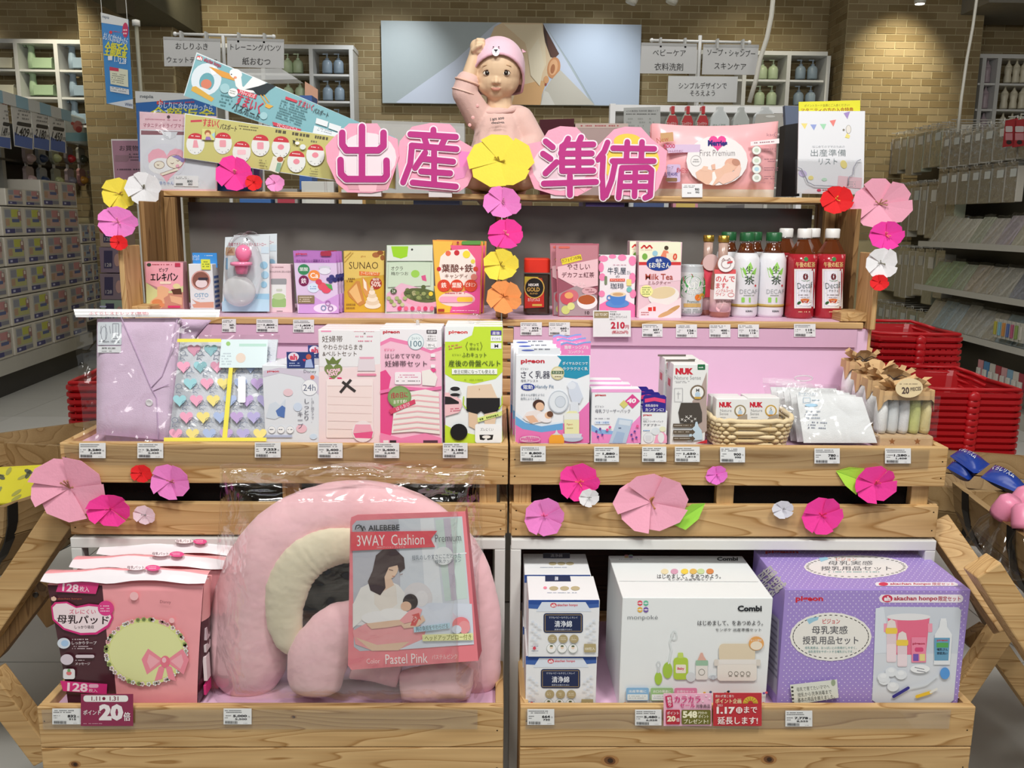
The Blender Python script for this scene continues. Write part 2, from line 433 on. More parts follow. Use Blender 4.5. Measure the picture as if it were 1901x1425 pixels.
for nm,a,b in (('pillar_left',xa,xb),('pillar_right',xc,xd)):
    p=struct(M().box((a,YP,0),(b,YB,CEIL),MORT).build(nm,'brick'))
    bricks(p,a,b,.6 if a<0 else 1.3,CEIL,YP-.002,290)
    bricks(p,YP,YB,1.3,CEIL,b+.002 if a<0 else a-.002,0,'y')
# dropped bulkhead, upper left and upper right
struct(M().box((xl(140,7.6),7.6,3.30),(xl(245,7.6),9.4,CEIL),'6E6A58').build('trim_1','brick'))
struct(M().box((xl(222,7),7.0,2.98),(xl(243,7),7.12,CEIL),'4A4232').build('trim_2','brick'))
struct(M().box((xl(1825,8.6,5),8.5,3.52),(7.2,9.4,CEIL),'8E8A80').build('trim_3','brick'))
# ---- spot fixtures on the ceiling
spotn=[(1172,2,'grey ceiling spotlight above the baby wall picture, left one of the pair',7.6),(1247,2,'grey ceiling spotlight above the baby wall picture, right one of the pair',7.6),(1708,3,'lit round ceiling spotlight above the brick pillar at right',8.1)]
for x,y,lb,Y in spotn:
    q=aY(x,y,Y);t=thing('ceiling_spotlight',lb,'lamp',(q.x,q.y,q.z))
    k=0 if x>1700 else .35
    mt=Matrix.Rotation(k,3,'Y')
    M().lathe([(.045,-.02),(.05,-.0),(.05,.12),(.03,.15),(0,.15)],q,'C8C4B8',18,mt).build('lamp_head','metal',t,True)
    M().tube([q+V(0,0,.14),(q.x,q.y,CEIL)],.012,'BDB9AE').build('stem','metal',t)
    if k==0:
        m,nt,b=nmat('lamp_glow');b.inputs['Emission Color'].default_value=(1,.93,.75,1);b.inputs['Emission Strength'].default_value=12
        MATS['lamp_glow']=m;M().lathe([(0,-.021),(.04,-.021),(.04,-.018)],q,'FFFFFF',18).build('bulb','lamp_glow',t)
    else:M().lathe([(0,-.021),(.04,-.021),(.04,-.018)],q,'E0DCCB',18,mt).build('lens','plastic',t)
# ---- big wall picture
def quadthing(name,label,cat,q,Y,thick,col,mat='card',group=None,edge=None):
    P=[aY(x,y,Y) for x,y in q];t=thing(name,label,cat,(sum(p.x for p in P)/4,Y,min(p.z for p in P)),group)
    M().prism(P,(0,thick,0),col).build('board',mat,t);return t
def leg(t,x,y,Y,z0=0.0,r=.008,name='stand_pole'):
    q=aY(x,y,Y+.01);M().tube([(q.x,q.y,z0),q],r,'B9B6AE').build(name,'metal',t,True)
t=quadthing('wall_picture','large wall picture of a wrapped baby head on pale blue','picture',[(707,38),(1191,46),(1186,197),(710,191)],9.4,.05,'A9B5B8')
p=Pr(Pl((0,9.4,2),(0,-1,0)),.0006,.001)
p.poly([(740,191),(735,190),(845,112),(915,48),(925,42),(1010,44),(1100,195)],'C9D2E2')
p.poly([(1010,44),(1191,46),(1186,197),(1104,195),(1060,120)],'B9C6D6')
p.poly([(898,120),(905,80),(918,50),(932,42),(1008,43),(1014,70),(1026,100),(1018,145),(1004,175),(1003,195),(880,193),(880,150)],'E6CBA4')
p.poly([(935,45),(1005,45),(1012,80),(1014,120),(1000,150),(985,120),(975,80)],'EEDDBB')
p.poly([(960,160),(1000,150),(1015,150),(1006,176),(1004,195),(950,194)],'E0B078')
p.poly([(1008,43),(1012,52),(1038,100),(1030,108),(1022,106),(1012,78),(1009,60)],'3E2318')
p.poly([(1014,60),(1020,68),(1037,100),(1031,107),(1024,106),(1018,92)],'5A3526')
p.ell(1028,126,12,20,'D08F5C',10);p.ell(1027,125,8,15,'E7B07E',10);p.ell(1026,128,4,9,'B06E42',10);p.ell(1014,148,5,7,'E0A56F')
p.ell(1013,157,2,2.5,'A34B3A')
p.poly([(1003,195),(1008,172),(1022,150),(1040,130),(1104,195)],'C9C3B4')
p.poly([(1004,195),(1010,168),(1018,172),(1030,195)],'DDD9CE')
p.poly([(980,100),(1000,70),(1010,120),(1002,160),(985,140)],'F0E2C4')
p.done(t)
# ---- white wall shelving
def wshelf(lb,x0,x1,ys,uprights,yt):
    Y=9.16;a,b=aY(x0,yt,Y),aY(x1,yt,Y);zb=aY((x0+x1)/2,255,Y).z
    t=thing('wall_shelving',lb,'shelf',((a.x+b.x)/2,Y+.15,zb))
    zt=aY((x0+x1)/2,yt,Y).z
    M().box((a.x,Y,zt-.03),(b.x,Y+.32,zt+.01),'DCDDDB').build('top_board','metal',t)
    for x in uprights:
        X=aY(x,(yt+255)/2,Y).x;M().box((X-.02,Y,zb),(X+.02,Y+.32,zt-.03),'D6D7D5').build('upright','metal',t)
    for y in ys:
        z=aY((x0+x1)/2,y,Y).z;M().box((a.x+.02,Y+.01,z-.02),(b.x-.02,Y+.3,z),'E2E3E1').build('shelf_board','metal',t)
    return t
wshelf('white wall shelving at left holding bird-shaped planters',-90,153,(128,179,231),(-88,35,109),74)
wshelf('white wall shelving behind the training-pants sign with green and blue dispensers',395,656,(136,186,238),(398,490,579,653),84)
wshelf('white wall shelving behind the shampoo sign with green and blue dispensers',1291,1537,(147,195,246),(1293,1380,1461,1534),96)
wshelf('white wall shelving at right holding pastel baby-bottle ornaments',1818,2010,(155,203,252),(1821,1849,1930,2006),103)
def pump(col):
    t=thing('pump_bottle','x','bottle',(0,0,0),'pastel pump dispensers on the wall shelving')
    M().lathe([(.045,0),(.052,.006),(.052,.095),(.04,.12),(.022,.13)],(0,0,0),col,18).build('bottle_body','plastic',t,True)
    m=M().lathe([(.02,.128),(.02,.145),(.007,.147),(.007,.178),(.012,.18),(.012,.19),(0,.192)],(0,0,0),col,12)
    m.box((-.045,-.007,.18),(0,.007,.19),col);m.build('pump_head','plastic',t);return t
PC={'green':'B9C9A6','blue':'8FA0AE'}
pos={('green',0):pump(PC['green']),('blue',0):pump(PC['blue'])}
used=set()
def put(kind,x,y,lb,Y=9.28,protos=pos):
    q=aY(x,y,Y);pr=protos[(kind,0)]
    if kind not in used:
        used.add(kind);pr.location=q;pr['label']=lb;return pr
    return dup(pr,q,lb)
for kind,x,y,lb in (('green',535,136,'green pump bottle beside the sign edge, upper left shelf'),('green',554,136,'green pump bottle on upper shelf, next to the upright, left shelving'),
    ('blue',608,136,'grey-blue pump bottle on the upper left shelving, inner one'),('blue',629,136,'grey-blue pump bottle on the upper left shelving, nearest the end upright'),
    ('green',536,186,'green pump bottle half hidden by clear acrylic, left shelving'),('green',558,186,'green pump bottle beside the salmon card, left shelving'),
    ('blue',609,186,'grey-blue pump bottle on the second left shelf, beside the salmon card'),('blue',631,186,'grey-blue pump bottle on the second left shelf, nearest the end upright'),
    ('blue',629,238,'grey-blue pump bottle on the third left shelf above the blue-green banner'),
    ('green',1414,147,'green pump bottle beside the hanging cable, right shelving top row'),('green',1434,147,'green pump bottle beside the upright, right shelving top row'),
    ('blue',1485,147,'grey-blue pump bottle in the top row of right shelving, inner one'),('blue',1507,147,'grey-blue pump bottle in the top row of right shelving, beside end upright'),
    ('green',1409,195,'green pump bottle in the second row behind the shampoo sign, outer'),('green',1431,195,'green pump bottle in the second row beside the upright, right shelving'),
    ('blue',1481,195,'grey-blue pump bottle above the yellow card top, inner one'),('blue',1503,195,'grey-blue pump bottle above the yellow card top, beside end upright')):
    put(kind,x,y,lb)
def babyb(col,key):
    t=thing('bottle_ornament','x','ornament',(0,0,0),'baby bottle ornaments on the right shelving')
    M().lathe([(.034,0),(.038,.01),(.036,.05),(.031,.08),(.036,.11),(.038,.15)],(0,0,0),col,16).build('bottle_body','plastic',t,True)
    M().lathe([(.036,.15),(.033,.165),(.014,.19),(.009,.21),(.01,.222),(0,.228)],(0,0,0),col,16).build('teat','plastic',t,True)
    pos[(key,0)]=t
babyb('B4A2A8','mauve');babyb('E3DCC4','cream')
rows=(('top',154,((1818,'mauve'),(1830,'mauve'),(1869,'cream'),(1884,'cream'),(1898,'cream'))),('middle',202,((1813,'mauve'),(1826,'mauve'),(1862,'cream'),(1879,'cream'),(1895,'cream'))),('lowest',251,((1822,'mauve'),(1858,'cream'),(1875,'cream'),(1891,'cream'))))
for rn,y,its in rows:
    cnt={}
    for x,k in its:
        cnt[k]=cnt.get(k,0)+1
        tot=sum(1 for _,kk in its if kk==k)
        o='only' if tot==1 else ['first','second','third'][cnt[k]-1]
        put(k,x,y,f'{k} baby-bottle ornament, {o} of the {k} ones from the pillar, {rn} shelf')
# bird planters
def bird(col,key):
    t=thing('bird_planter','x','planter',(0,0,0),'bird-shaped planters on the left shelving')
    M().prism([(-.03,-.05,0),(.165,-.05,0),(.17,-.05,.085),(.185,-.05,.105),(.165,-.05,.098),(-.03,-.05,.098),(-.03,-.05,.08)],(0,.1,0),col).build('body','plastic',t,bevel=.004)
    m=M().tube([(-.045,0,.0),(-.05,0,.08),(-.05,0,.16),(-.045,0,.2),(-.06,0,.225),(-.085,0,.22)],[.045,.042,.03,.03,.035,.02],col,12)
    m.prism([(-.1,-.012,.228),(-.135,-.012,.215),(-.1,-.012,.205)],(0,.024,0),col);m.build('neck','plastic',t,True);pos[(key,0)]=t
bird('DAD6BE','creambird');bird('A9C2A0','greenbird');bird('93A7B8','bluebird')
for k,x,y,lb in (('creambird',-3,127,'cream bird planter at frame edge, top shelf'),('greenbird',70,127,'pale green bird planter on the top left shelf'),('bluebird',145,127,'grey-blue bird planter on the top shelf beside the pillar'),
    ('creambird',0,177,'cream bird planter at frame edge, second shelf, above the striped canopy'),('greenbird',73,177,'pale green bird planter on the second left shelf'),('bluebird',147,178,'grey-blue bird planter on the second shelf beside the pillar'),
    ('bluebird',150,230,'grey-blue bird planter on the third shelf behind the wipes pack')):
    put(k,x,y,lb)
# ---- hanging aisle signs
def sign(q,Y,rows,lb,col='BDBDBC',clips=True):
    t=quadthing('hanging_sign',lb,'sign',q,Y,.006,col)
    p=Pr(Pl((0,Y,2),(0,-1,0)),.0003,.0006)
    for s,x0,y0,x1,y1,rot in rows:p.T(s,x0,y0,x1,y1,'33312F',.012,rot)
    if clips:
        p.poly([(q[0][0],q[0][1]),(q[1][0],q[1][1]),(q[1][0],q[1][1]+5),(q[0][0],q[0][1]+5)],'A4A4A2')
    p.done(t);return t
sign([(303,68),(409,72),(409,123),(305,123)],5.7,[('おしりふき',326,80,386,92,1),('ウェットティッシュ',310,106,404,117,1)],'grey hanging sign reading wet tissues, nearest the pillar')
sign([(421,69),(527,73),(527,127),(422,124)],5.7,[('トレーニングパンツ',428,82,521,94,1.5),('紙おむつ',450,107,502,121,1.5)],'grey hanging sign reading training pants, over the stork banner')
sign([(1191,79),(1294,81),(1293,137),(1188,136)],5.7,[('ベビーケア',1212,92,1273,104,1),('衣料洗剤',1215,117,1268,131,1)],'grey hanging sign reading baby care, beside the wall picture')
sign([(1306,82),(1409,83),(1404,139),(1303,138)],5.72,[('ソープ・シャンプー',1313,92,1402,105,2),('スキンケア',1326,117,1385,129,2)],'grey hanging sign reading soap and shampoo, beside the cable')
sign([(1241,141),(1370,142),(1367,190),(1239,189)],5.4,[('シンプルデザインで',1260,153,1349,165,0),('そろえよう',1281,168,1327,178,0)],'white sign board reading simple design, standing on the gondola top','D0D1D0',False);leg(bpy.data.objects['hanging_sign.004'],1304,186,5.42,1.0,.01)
for a,b,pl,lb in (((325,63),(508,68),414,'white sign rail above the two left hanging signs'),((1210,75),(1391,79),1300,'white sign rail above the two right hanging signs')):
    A,B=aY(*a,5.75),aY(*b,5.75);P0=aY(pl,66,5.75)
    t=thing('sign_rail',lb,'sign rail',(P0.x,P0.y,0))
    M().tube([A,B],.009,'D5D5D2').ball(A,.014,'DDDDDA',8,6).ball(B,.014,'DDDDDA',8,6).build('cross_bar','metal',t,True)
    M().tube([(P0.x,P0.y,0),P0],.012,'C9C9C6').build('pole','metal',t,True)
    for f in (.08,.33,.66,.92):
        q=A.lerp(B,f);M().box((q.x-.006,q.y-.05,q.z-.05),(q.x+.006,q.y,q.z+.01),'B0B0AC').build('clip','metal',t)
# cables
for pts,lb in (([(1435,0),(1432,30),(1424,70),(1411,110),(1403,150),(1391,190)],'pale cable hanging in front of the shampoo sign'),([(1813,0),(1806,50),(1795,110),(1785,180),(1778,245)],'thin pale cord hanging before the brick pillar at right')):
    P=[aY(x,y,5.3 if pts[0][0]<1500 else 6.5) for x,y in pts];P=[P[0]+V(0,0,.6)]+P
    o=M().tube(P,.014 if pts[0][0]<1500 else .011,'C9C6BA',8).build('hanging_cable','plastic',None,True);tag(o,lb,'cable')
# ---- left hanging poster
Yh=5.2
t=quadthing('hanging_poster','blue tilted hanging poster with yellow lettering at the left pillar','poster',[(187,23),(238,36),(247,202),(198,192)],Yh,.004,'3C86C8')
p=Pr(Pl((0,Yh,2),(0,-1,0)),.0003,.0006)
p.poly([(187,23),(238,36),(238.5,50),(188,42)],'D8DADA');p.T('nepia',190,29,203,36,'4A5A70',.01,12)
p.poly([(200,192),(247,184),(247,202)],'D0D6DE');p.T('Whito',232,191,246,197,'223A70',.02,3)
p.ell(233,56,5.5,14,'C0325E');p.fine(229,47,237,66,3,'F0D0DA')
p.ell(206,60,3,3,'D8404A');p.fine(211,58,228,62,1,'C84A66',8)
p.T('おしりに合わなかったら',192,65,238,79,'DCE8F0',.02,14)
p.T('全額返金',195,79,237,106,'D8D23C',.05,8)
p.rect(201,104,209,112,'E4E4E0',1);p.T('1.1',213,105,221,115,'DDE6EE',.02);p.T('2.28',222,108,235,119,'DDE6EE',.02,5)
p.poly([(204,124),(238,130),(239,162),(206,156)],'D8DAC2');p.poly([(204,124),(221,127),(221,133),(204,131)],'C23A55');p.fine(208,137,236,156,5,'8A8C80',9)
p.poly([(205,160),(240,166),(240.5,176),(205.5,170)],'D4D8DC');p.fine(208,163,236,171,2,'8A9098',9)
p.done(t);[M().tube([aY(x,y,Yh+.002),aY(x,y,Yh+.002)*1.0+V(0,0,CEIL-aY(x,y,Yh).z)],.002,'C9C9C4',6).build('hanging_wire','metal',t) for x,y in ((189,24),(236,36))]
q0=aY(253,48,5.3);q1=V(q0.x,q0.y,0)
t=thing('poster_pole','thin grey pole with white cap beside the blue hanging poster','pole',(q1.x,q1.y,q1.z))
M().tube([q1,q0],.012,'8E8A76').build('pole','metal',t,True);M().lathe([(0,0),(.022,.0),(.022,.03),(0,.036)],q0,'D8D6CC',12).build('cap','plastic',t,True)
# nepia standing poster and pink shopping poster
t=quadthing('standing_poster','blue and white poster with large yellow characters behind the maternity badge pack','poster',[(251,169),(400,176),(402,300),(258,300)],3.7,.006,'2E63A6')
p=Pr(Pl((0,3.7,2),(0,-1,0)),.0003,.0005)
p.poly([(251,169),(400,176),(400,180),(252,191)],'C4C6C6');p.T('nepia',260,176,285,184,'6A6E72',.03,2)
p.T('ah',291,185,303,194,'D24A44',.05);p.fine(305,188,372,194,1,'B04058',-3)
p.T('おしりに合わなかったら',294,191,395,204,'C8D6E8',.03,4);p.T('全額返金',280,200,398,224,'CCCB2E',.06,2);p.done(t);leg(t,330,280,3.7)
t=quadthing('framed_notice','dull pink framed notice standing beside the brick pillar','notice',[(206,258),(300,258),(300,352),(213,352)],3.9,.01,'CFC8C6')
p=Pr(Pl((0,3.9,2),(0,-1,0)),.0004,.0008)
p.poly([(208,261),(300,261),(300,350),(215,350)],'9C7484');p.T('お買物',222,270,257,280,'3A2A30',.02);p.poly([(214,288),(245,288),(236,300),(214,300)],'8A6A74')
p.fine(240,284,262,300,3,'5A4650');p.fine(218,312,260,318,1,'4E3A44');p.done(t);leg(t,255,345,3.9)

# ================================================================ TIERED DISPLAY STANDS
ZB,YB1=.537,1.50  # bottom crate lip
ZM,YM1=1.008,1.675  # middle crate lip
ZU,YU1=1.221,2.05  # upper shelf
ZT,YT1=1.521,2.30  # top shelf
FB,FM,FU,FT=ZB-.02,ZM-.012,ZU,ZT  # product floors
PINK='E0B8D2'
def stand(side,label):
    t=thing('tiered_display_stand',label,'display stand',(side*.45,1.9,0))
    X=lambda a,b:(a,b)
    if side<0:
        b0,b1=aY(68,1313,YB1).x,aY(935,1313,YB1).x;m0,m1=aY(110,824,YM1).x,aY(943.5,824,YM1).x
        u0,u1=aY(224,540,YU1-.02).x,aY(930,592,YU1).x;t0,t1=aY(302,354,YT1).x,aY(938,358,YT1).x
    else:
        b0,b1=aY(966,1313,YB1).x,aY(1812,1313,YB1).x;m0,m1=aY(947,824,YM1).x,aY(1762,828,YM1).x
        u0,u1=aY(933,592,YU1).x,aY(1626,598,YU1-.02).x;t0,t1=aY(938.5,358,YT1).x,aY(1579,368,YT1).x
    def pl(n,a,b,m='wood_x',bev=.002):return M().box(a,b).build(n,m,t,bevel=bev)
    # bottom crate
    f=.016
    pl('front_plank',(b0,YB1,ZB-.085),(b1,YB1+f,ZB));pl('front_plank',(b0,YB1,ZB-.18),(b1,YB1+f,ZB-.0865));pl('front_plank',(b0,YB1,ZB-.28),(b1,YB1+f,ZB-.1815))
    for a in (b0,b1-f):pl('side_plank',(a,YB1+f,ZB-.28),(a+f,YB1+.40,ZB),'wood_y')
    pl('back_plank',(b0,YB1+.40,ZB-.05),(b1,YB1+.416,ZB+.0))
    M().box((b0+f,YB1+f,FB-.006),(b1-f,YB1+.40,FB),PINK).build('tray_liner','card',t)
    # middle crate
    pl('front_plank',(m0,YM1,ZM-.083),(m1,YM1+f,ZM));pl('front_plank',(m0+.004,YM1+.006,ZM-.083-.112),(m1-.004,YM1+.006+f,ZM-.083-.044))
    for a in (m0,m1-f):pl('side_plank',(a,YM1+f,ZM-.083),(a+f,YM1+.40,ZM),'wood_y');pl('side_plank',(a,YM1+.02,ZM-.195),(a+f,YM1+.40,ZM-.127),'wood_y')
    for fx in ((.03,.5,.955) if side>0 else (.03,.505,.955)):
        X0=m0+(m1-m0)*fx-.018;pl('upright_batten',(X0,YM1+f+.002,ZM-.19),(X0+.036,YM1+.04,ZM-.01),'wood_z')
    M().box((m0+f,YM1+f,FM-.008),(m1-f,YM1+.39,FM),PINK).build('tray_liner','card',t)
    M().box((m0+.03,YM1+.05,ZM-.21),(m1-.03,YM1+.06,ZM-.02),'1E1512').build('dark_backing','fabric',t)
    # white metal table frame below
    fz=ZM-.200
    M().box((m0+.004,YM1+.0,fz-.022),(m1-.004,YM1+.03,fz),'DADAD6').build('frame_rail','metal',t,bevel=.002)
    for X0 in (m0+.004,m1-.026) if side<0 else (m0+.003,m1-.026):
        M().box((X0,YM1,0),(X0+.022,YM1+.03,fz-.022),'D6D6D2').build('frame_leg','metal',t,bevel=.002)
    pl('inner_board',(m0+.03,YB1+.44,0.25),(m1-.03,YB1+.455,ZM-.42),'wood_dark');pl('inner_board',(m0+.03,YB1+.44,ZM-.418),(m1-.03,YB1+.455,fz-.03),'wood_dark')
    # upper shelf
    M().box((u0+.02 if side<0 else u0,YU1,ZU-.017),(u1 if side<0 else u1-.02,YU1+.36,ZU-.002)).build('shelf_board','wood_x',t,bevel=.002)
    M().box((u0+.03 if side<0 else u0+.008,YU1+.014,ZU-.0022),(u1-.008 if side<0 else u1-.03,YU1+.34,ZU),'D9B3C9').build('shelf_liner','card',t)
    o=u0 if side<0 else u1-.013
    # outer side of slats with a gap
    pl('side_plank',(o,YU1-.02,ZU-.017),(o+.013,YU1+.075,ZU+.165),'wood_z');pl('side_plank',(o,YU1+.115,ZU-.03),(o+.013,YU1+.21,ZT-.03),'wood_brown');pl('side_plank',(o,YU1+.225,ZU-.03),(o+.013,YU1+.37,ZT-.0),'wood_brown')
    pl('corner_post',(o+(.014 if side<0 else -.03),YU1+.24,ZU),(o+(.043 if side<0 else -.001),YU1+.26,ZT-.017),'wood_brown')
    pl('side_rail',(o+(.0 if side<0 else -.062),YU1+.005,ZU-.0),(o+(.05 if side<0 else .013),YU1+.1,ZU+.022),'wood_y')
    i=u1-.013 if side<0 else u0
    pl('side_plank',(i,YU1+.01,ZU-.26),(i+.013,YU1+.08,ZU-.02),'wood_z');pl('side_plank',(i,YU1+.03,ZU),(i+.013,YU1+.12,ZU+.022),'wood_y');pl('side_plank',(i,YU1+.24,ZU),(i+.013,YU1+.37,ZT-.02),'wood_brown')
    # grey glossy back panel with an open strip under the top shelf
    M().box((u0+.04 if side<0 else u0+.015,YU1+.345,ZU+.0),(u1-.015 if side<0 else u1-.04,YU1+.352,ZT-.027),'6F6B66').build('back_panel','plastic_panel',t)
    # pink hanging panel below
    a,b=(u0+.03,u1-.012) if side<0 else (aY(953,700,YU1).x,u1-.005)
    M().box((a,YU1+.006,FM-.01),(b,YU1+.014,ZU-.018),'E6C2DC').build('pink_panel','card',t)
    M().box((a,YU1-.001,ZU-.062),(b-.03,YU1+.0015,ZU-.019),'D6AEC6').build('price_rail','plastic',t)
    if side<0:
        for k in range(5):pl('centre_slat',(u1-.014,YU1-.004+.004*(k % 2),FM+.005+k*.041),(u1,YU1+.03,FM+.038+k*.041),'wood_x')
    else:
        for k in range(5):pl('centre_slat',(u0,YU1-.004+.004*(k % 2),FM+.005+k*.041),(a-.001,YU1+.03,FM+.038+k*.041),'wood_x')
        pl('panel_edge',(u1-.005,YU1+.002,FM-.01),(u1+.002,YU1+.02,ZU-.018),'wood_z')
    # top shelf
    M().box((t0,YT1,ZT-.014),(t1,YT1+.2,ZT)).build('top_shelf','wood_x',t,bevel=.002)
    for xx in ((t0+.012,t1-.03) if side<0 else (t0+.01,t1-.03)):pl('shelf_post',(xx,YT1+.15,ZT-.3),(xx+.02,YT1+.17,ZT-.014),'wood_brown')
    # clear price strips
    for (a,b,Y,z0,z1) in ((b0+.01,b1-.05,YB1-.002,ZB-.045,ZB-.004),(m0+.01,m1-.04,YM1-.002,ZM-.045,ZM-.004)):
        M().box((a,Y-.0012,z0),(b,Y,z1),'FFFFFF').build('clear_strip','clear',t)
    # nails and knots
    m=M()
    for (xx,Y,zz) in [(b0+.012,YB1,ZB-.03),(b0+.012,YB1,ZB-.16),(b1-.012,YB1,ZB-.05),(b1-.012,YB1,ZB-.13),(m0+.01,YM1,ZM-.03),(m0+.01,YM1,ZM-.065),(m1-.01,YM1,ZM-.03),(m1-.01,YM1,ZM-.065),(m0+.014,YM1+.006,ZM-.14),(m0+.014,YM1+.006,ZM-.18),(m1-.014,YM1+.006,ZM-.14),(m1-.014,YM1+.006,ZM-.18)]:
        m.lathe([(.0016,-.0006),(.0016,.0)],(xx,Y,zz),'3A2A20',8,Matrix.Rotation(math.pi/2,3,'X'))
    m.build('nail','metal',t,kind='stuff')
    for x,y,r in (((139,1418,6),(545,1330,3)) if side<0 else ((1132,1411,9),(1427,1409,8))):
        p=Pr(Pl((0,YB1,.4),(0,-1,0)),.0001,.0003);p.ell(x,y,r*1.9,r*1.1,'A87A48');p.ell(x,y,r*1.2,r*.8,'6E4626',12);p.ell(x+1,y,r*.6,r*.5,'35200F',12);p.done(t,'knot')
    return t
m=amat('plastic_panel',.16,.5,.0)
st_l=stand(-1,'left tiered wooden display stand holding the pillow and belly-band boxes')
st_r=stand(1,'right tiered wooden display stand holding the purple set box and bottles')

# ================================================================ LEFT AISLE GONDOLA
class Frame:
    """vertical plane through two floor-level points; s along, z up, out toward the camera side"""
    def __init__(s,A,B):
        s.A=Vector((A.x,A.y,0));s.d=Vector((B.x-A.x,B.y-A.y,0)).normalized();n=Vector((s.d.y,-s.d.x,0))
        s.n=n if n.dot(CAM-s.A)>0 else -n;s.pl=Pl(s.A,s.n)
    def P(s,a,z,o=0):return s.A+s.d*a+s.n*o+Vector((0,0,z))
    def sz(s,x,y,o=0):
        q=Pl(s.A+s.n*o,s.n).at(x,y,0)-s.A;return q.dot(s.d),q.z
    def off(s,o):return Pl(s.A+s.n*o,s.n)
    def box(s,m,a0,a1,z0,z1,o0,o1,col):
        P=[s.P(a,z,o) for z in (z0,z1) for a,o in ((a0,o0),(a1,o0),(a1,o1),(a0,o1))]
        return m.add(P,[(0,3,2,1),(4,5,6,7),(0,1,5,4),(1,2,6,5),(2,3,7,6),(3,0,4,7)],col)
G=Frame(aZ(0,697,.2),aZ(160,640,.2))
sA,sB=-2.6,G.sz(188,600)[0]
t=thing('store_gondola','long store gondola at left stacked with nappy packs, dark back panel','store shelf',G.P(-.5,0,-.3))
zb=G.sz(60,650)[1];G.box(M(),sA,G.sz(160,640)[0]+.1,.2,zb-.002,-.5,.03,'B9B6AC').build('base_ledge','metal',t);G.box(M(),sA,G.sz(160,640)[0]+.05,0,.2,-.5,-.06,'2E2C2A').build('kick_plate','metal',t)
G.box(M(),sA,sB+.3,.12,2.3,-.5,-.45,'2A2826').build('back_panel','plastic',t)
for k,y in enumerate((zb,1.38,1.95)):
    G.box(M(),sA,sB+.25,y-.02,y,-.45,-.02 if k==0 else -.25,'3A3835').build('shelf_board','metal',t)
a_,z_=G.sz(18,300,-.2)
G.box(M(),a_-.03,a_+.03,.1,2.35,-.3,-.25,'8C8A82').build('upright','metal',t)
# nappy packs: each with two printed faces
def nappy(a0,a1,z0,z1,tone,dpt,lb,grp):
    o=0
    t=thing('nappy_pack',lb,'pack',G.P((a0+a1)/2,z0,-.1),grp)
    G.box(M(),a0+.006,a1-.006,z0,z1-.008,-dpt,0,'CFC9BC').build('pack_body','film_print',t,bevel=.008)
    m=M();h=z1-z0;nf=2;w_=(a1-a0)/nf
    main,acc={'green':('B4B37A','B9BB58'),'pink':('C0A196','BC8686'),'blue':('A3ACB2','8B9AAC')}[tone]
    for k in range(nf):
        u0=a0+w_*k;f=lambda p,q,r,s_,c,o_:G.box(m,u0+w_*p,u0+w_*q,z0+h*r,z0+h*s_,0,o_,c)
        f(.1,.93,.08,.92,'B8B3A4',.001);f(.14,.90,.26,.90,'A9A9A2',.0018);f(.2,.88,.30,.58,main,.0024);f(.45,.8,.62,.88,acc,.0024)
        f(.16,.34,.34,.56,'B4957C',.003);f(.74,.9,.5,.82,'9A7672',.003);f(.78,.86,.68,.8,'D8CFC4',.0036);f(.16,.42,.62,.86,'8E9098',.003)
        f(.46,.8,.45,.56,'5A668C',.0036);f(.12,.56,.09,.24,'4C4C78',.003);f(.58,.9,.11,.24,'85858E',.003);f(.2,.3,.13,.2,'B9B9CF',.0042)
    m.build('printed_artwork','ink',t,kind='stuff')
ga,gb,gc=G.sz(12,500)[0],G.sz(87,500)[0],G.sz(154,500)[0]
zt=[G.sz(88,y)[1] for y in (652,600,548,496,444,392)]
zz=(G.sz(60,383)[1]-zb)/5
names=['bottom','second','third','fourth','fifth','top']
for r in range(5):
    nappy(ga,gb,zb+r*zz,zb+(r+1)*zz,'green',.4,f'green-fronted nappy pack, {names[r] if r < 4 else "topmost"} of the green column','green nappy packs')
for r in range(6):
    nappy(gb+.015,gc,zb+r*zz*1.0,zb+(r+1)*zz*1.0,'pink',.42,f'pink-fronted nappy pack, {names[r]} of the pink column','pink nappy packs')
nappy(ga+.1,gb-.0,zb+5*zz,zb+5.6*zz,'pink',.6,'pink nappy pack set back on top of the green column','pink nappy packs')
for r in range(4):nappy(ga-(gb-ga)-.02,ga-.01,zb+r*zz,zb+(r+1)*zz,'pink',.4,f'pink nappy pack cut by the left frame edge, {names[r]} of its column','pink nappy packs')
gd=G.sz(186,480)[0]
for r in range(5):
    nappy(gc+.02,gc+.02+(gd-gc)*.95,zb+.1+r*zz*.8,zb+.1+(r+1)*zz*.8,'blue',.12,f'small grey-blue nappy pack beside the pink column, {names[r]} in its stack','grey-blue nappy packs')
# darker boxes beyond, before the pillar
for r,(x0,y0,x1,y1,c) in enumerate(((186,410,222,458,'9B8578'),(187,459,226,506,'7C6A78'),(188,508,229,556,'7C6C74'),(190,557,230,604,'8A9A8A'))):
    Y=7.6;A,B=aY(x0,y1,Y),aY(x1,y0,Y);t=thing('product_carton',('tan carton with red swirl','plum carton with number','dim plum carton','pale green-grey carton')[r]+' stacked beside the pillar foot','carton',(A.x,Y,A.z),'dark cartons by the pillar')
    M().box((A.x,Y,A.z),(B.x,Y+.3,B.z),c).build('carton_body','card',t,bevel=.004)
    p=Pr(Pl((0,Y,1),(0,-1,0)),.0006,.001)
    p.rect(x0+6,y0+6,x0+22,y1-8,'3A3450');p.T('128',x0+8,y1-18,x0+20,y1-11,'A8A0A0',.02);p.ell(x1-8,(y0+y1)/2,6,12,'B08A80') if r else p.ring(x0+14,y0+15,16,10,4,'A03238')
    p.done(t)
    if r==3:M().box((A.x+.01,Y+.02,0),(B.x-.01,Y+.28,A.z),'5A554C').build('plinth','card',t)
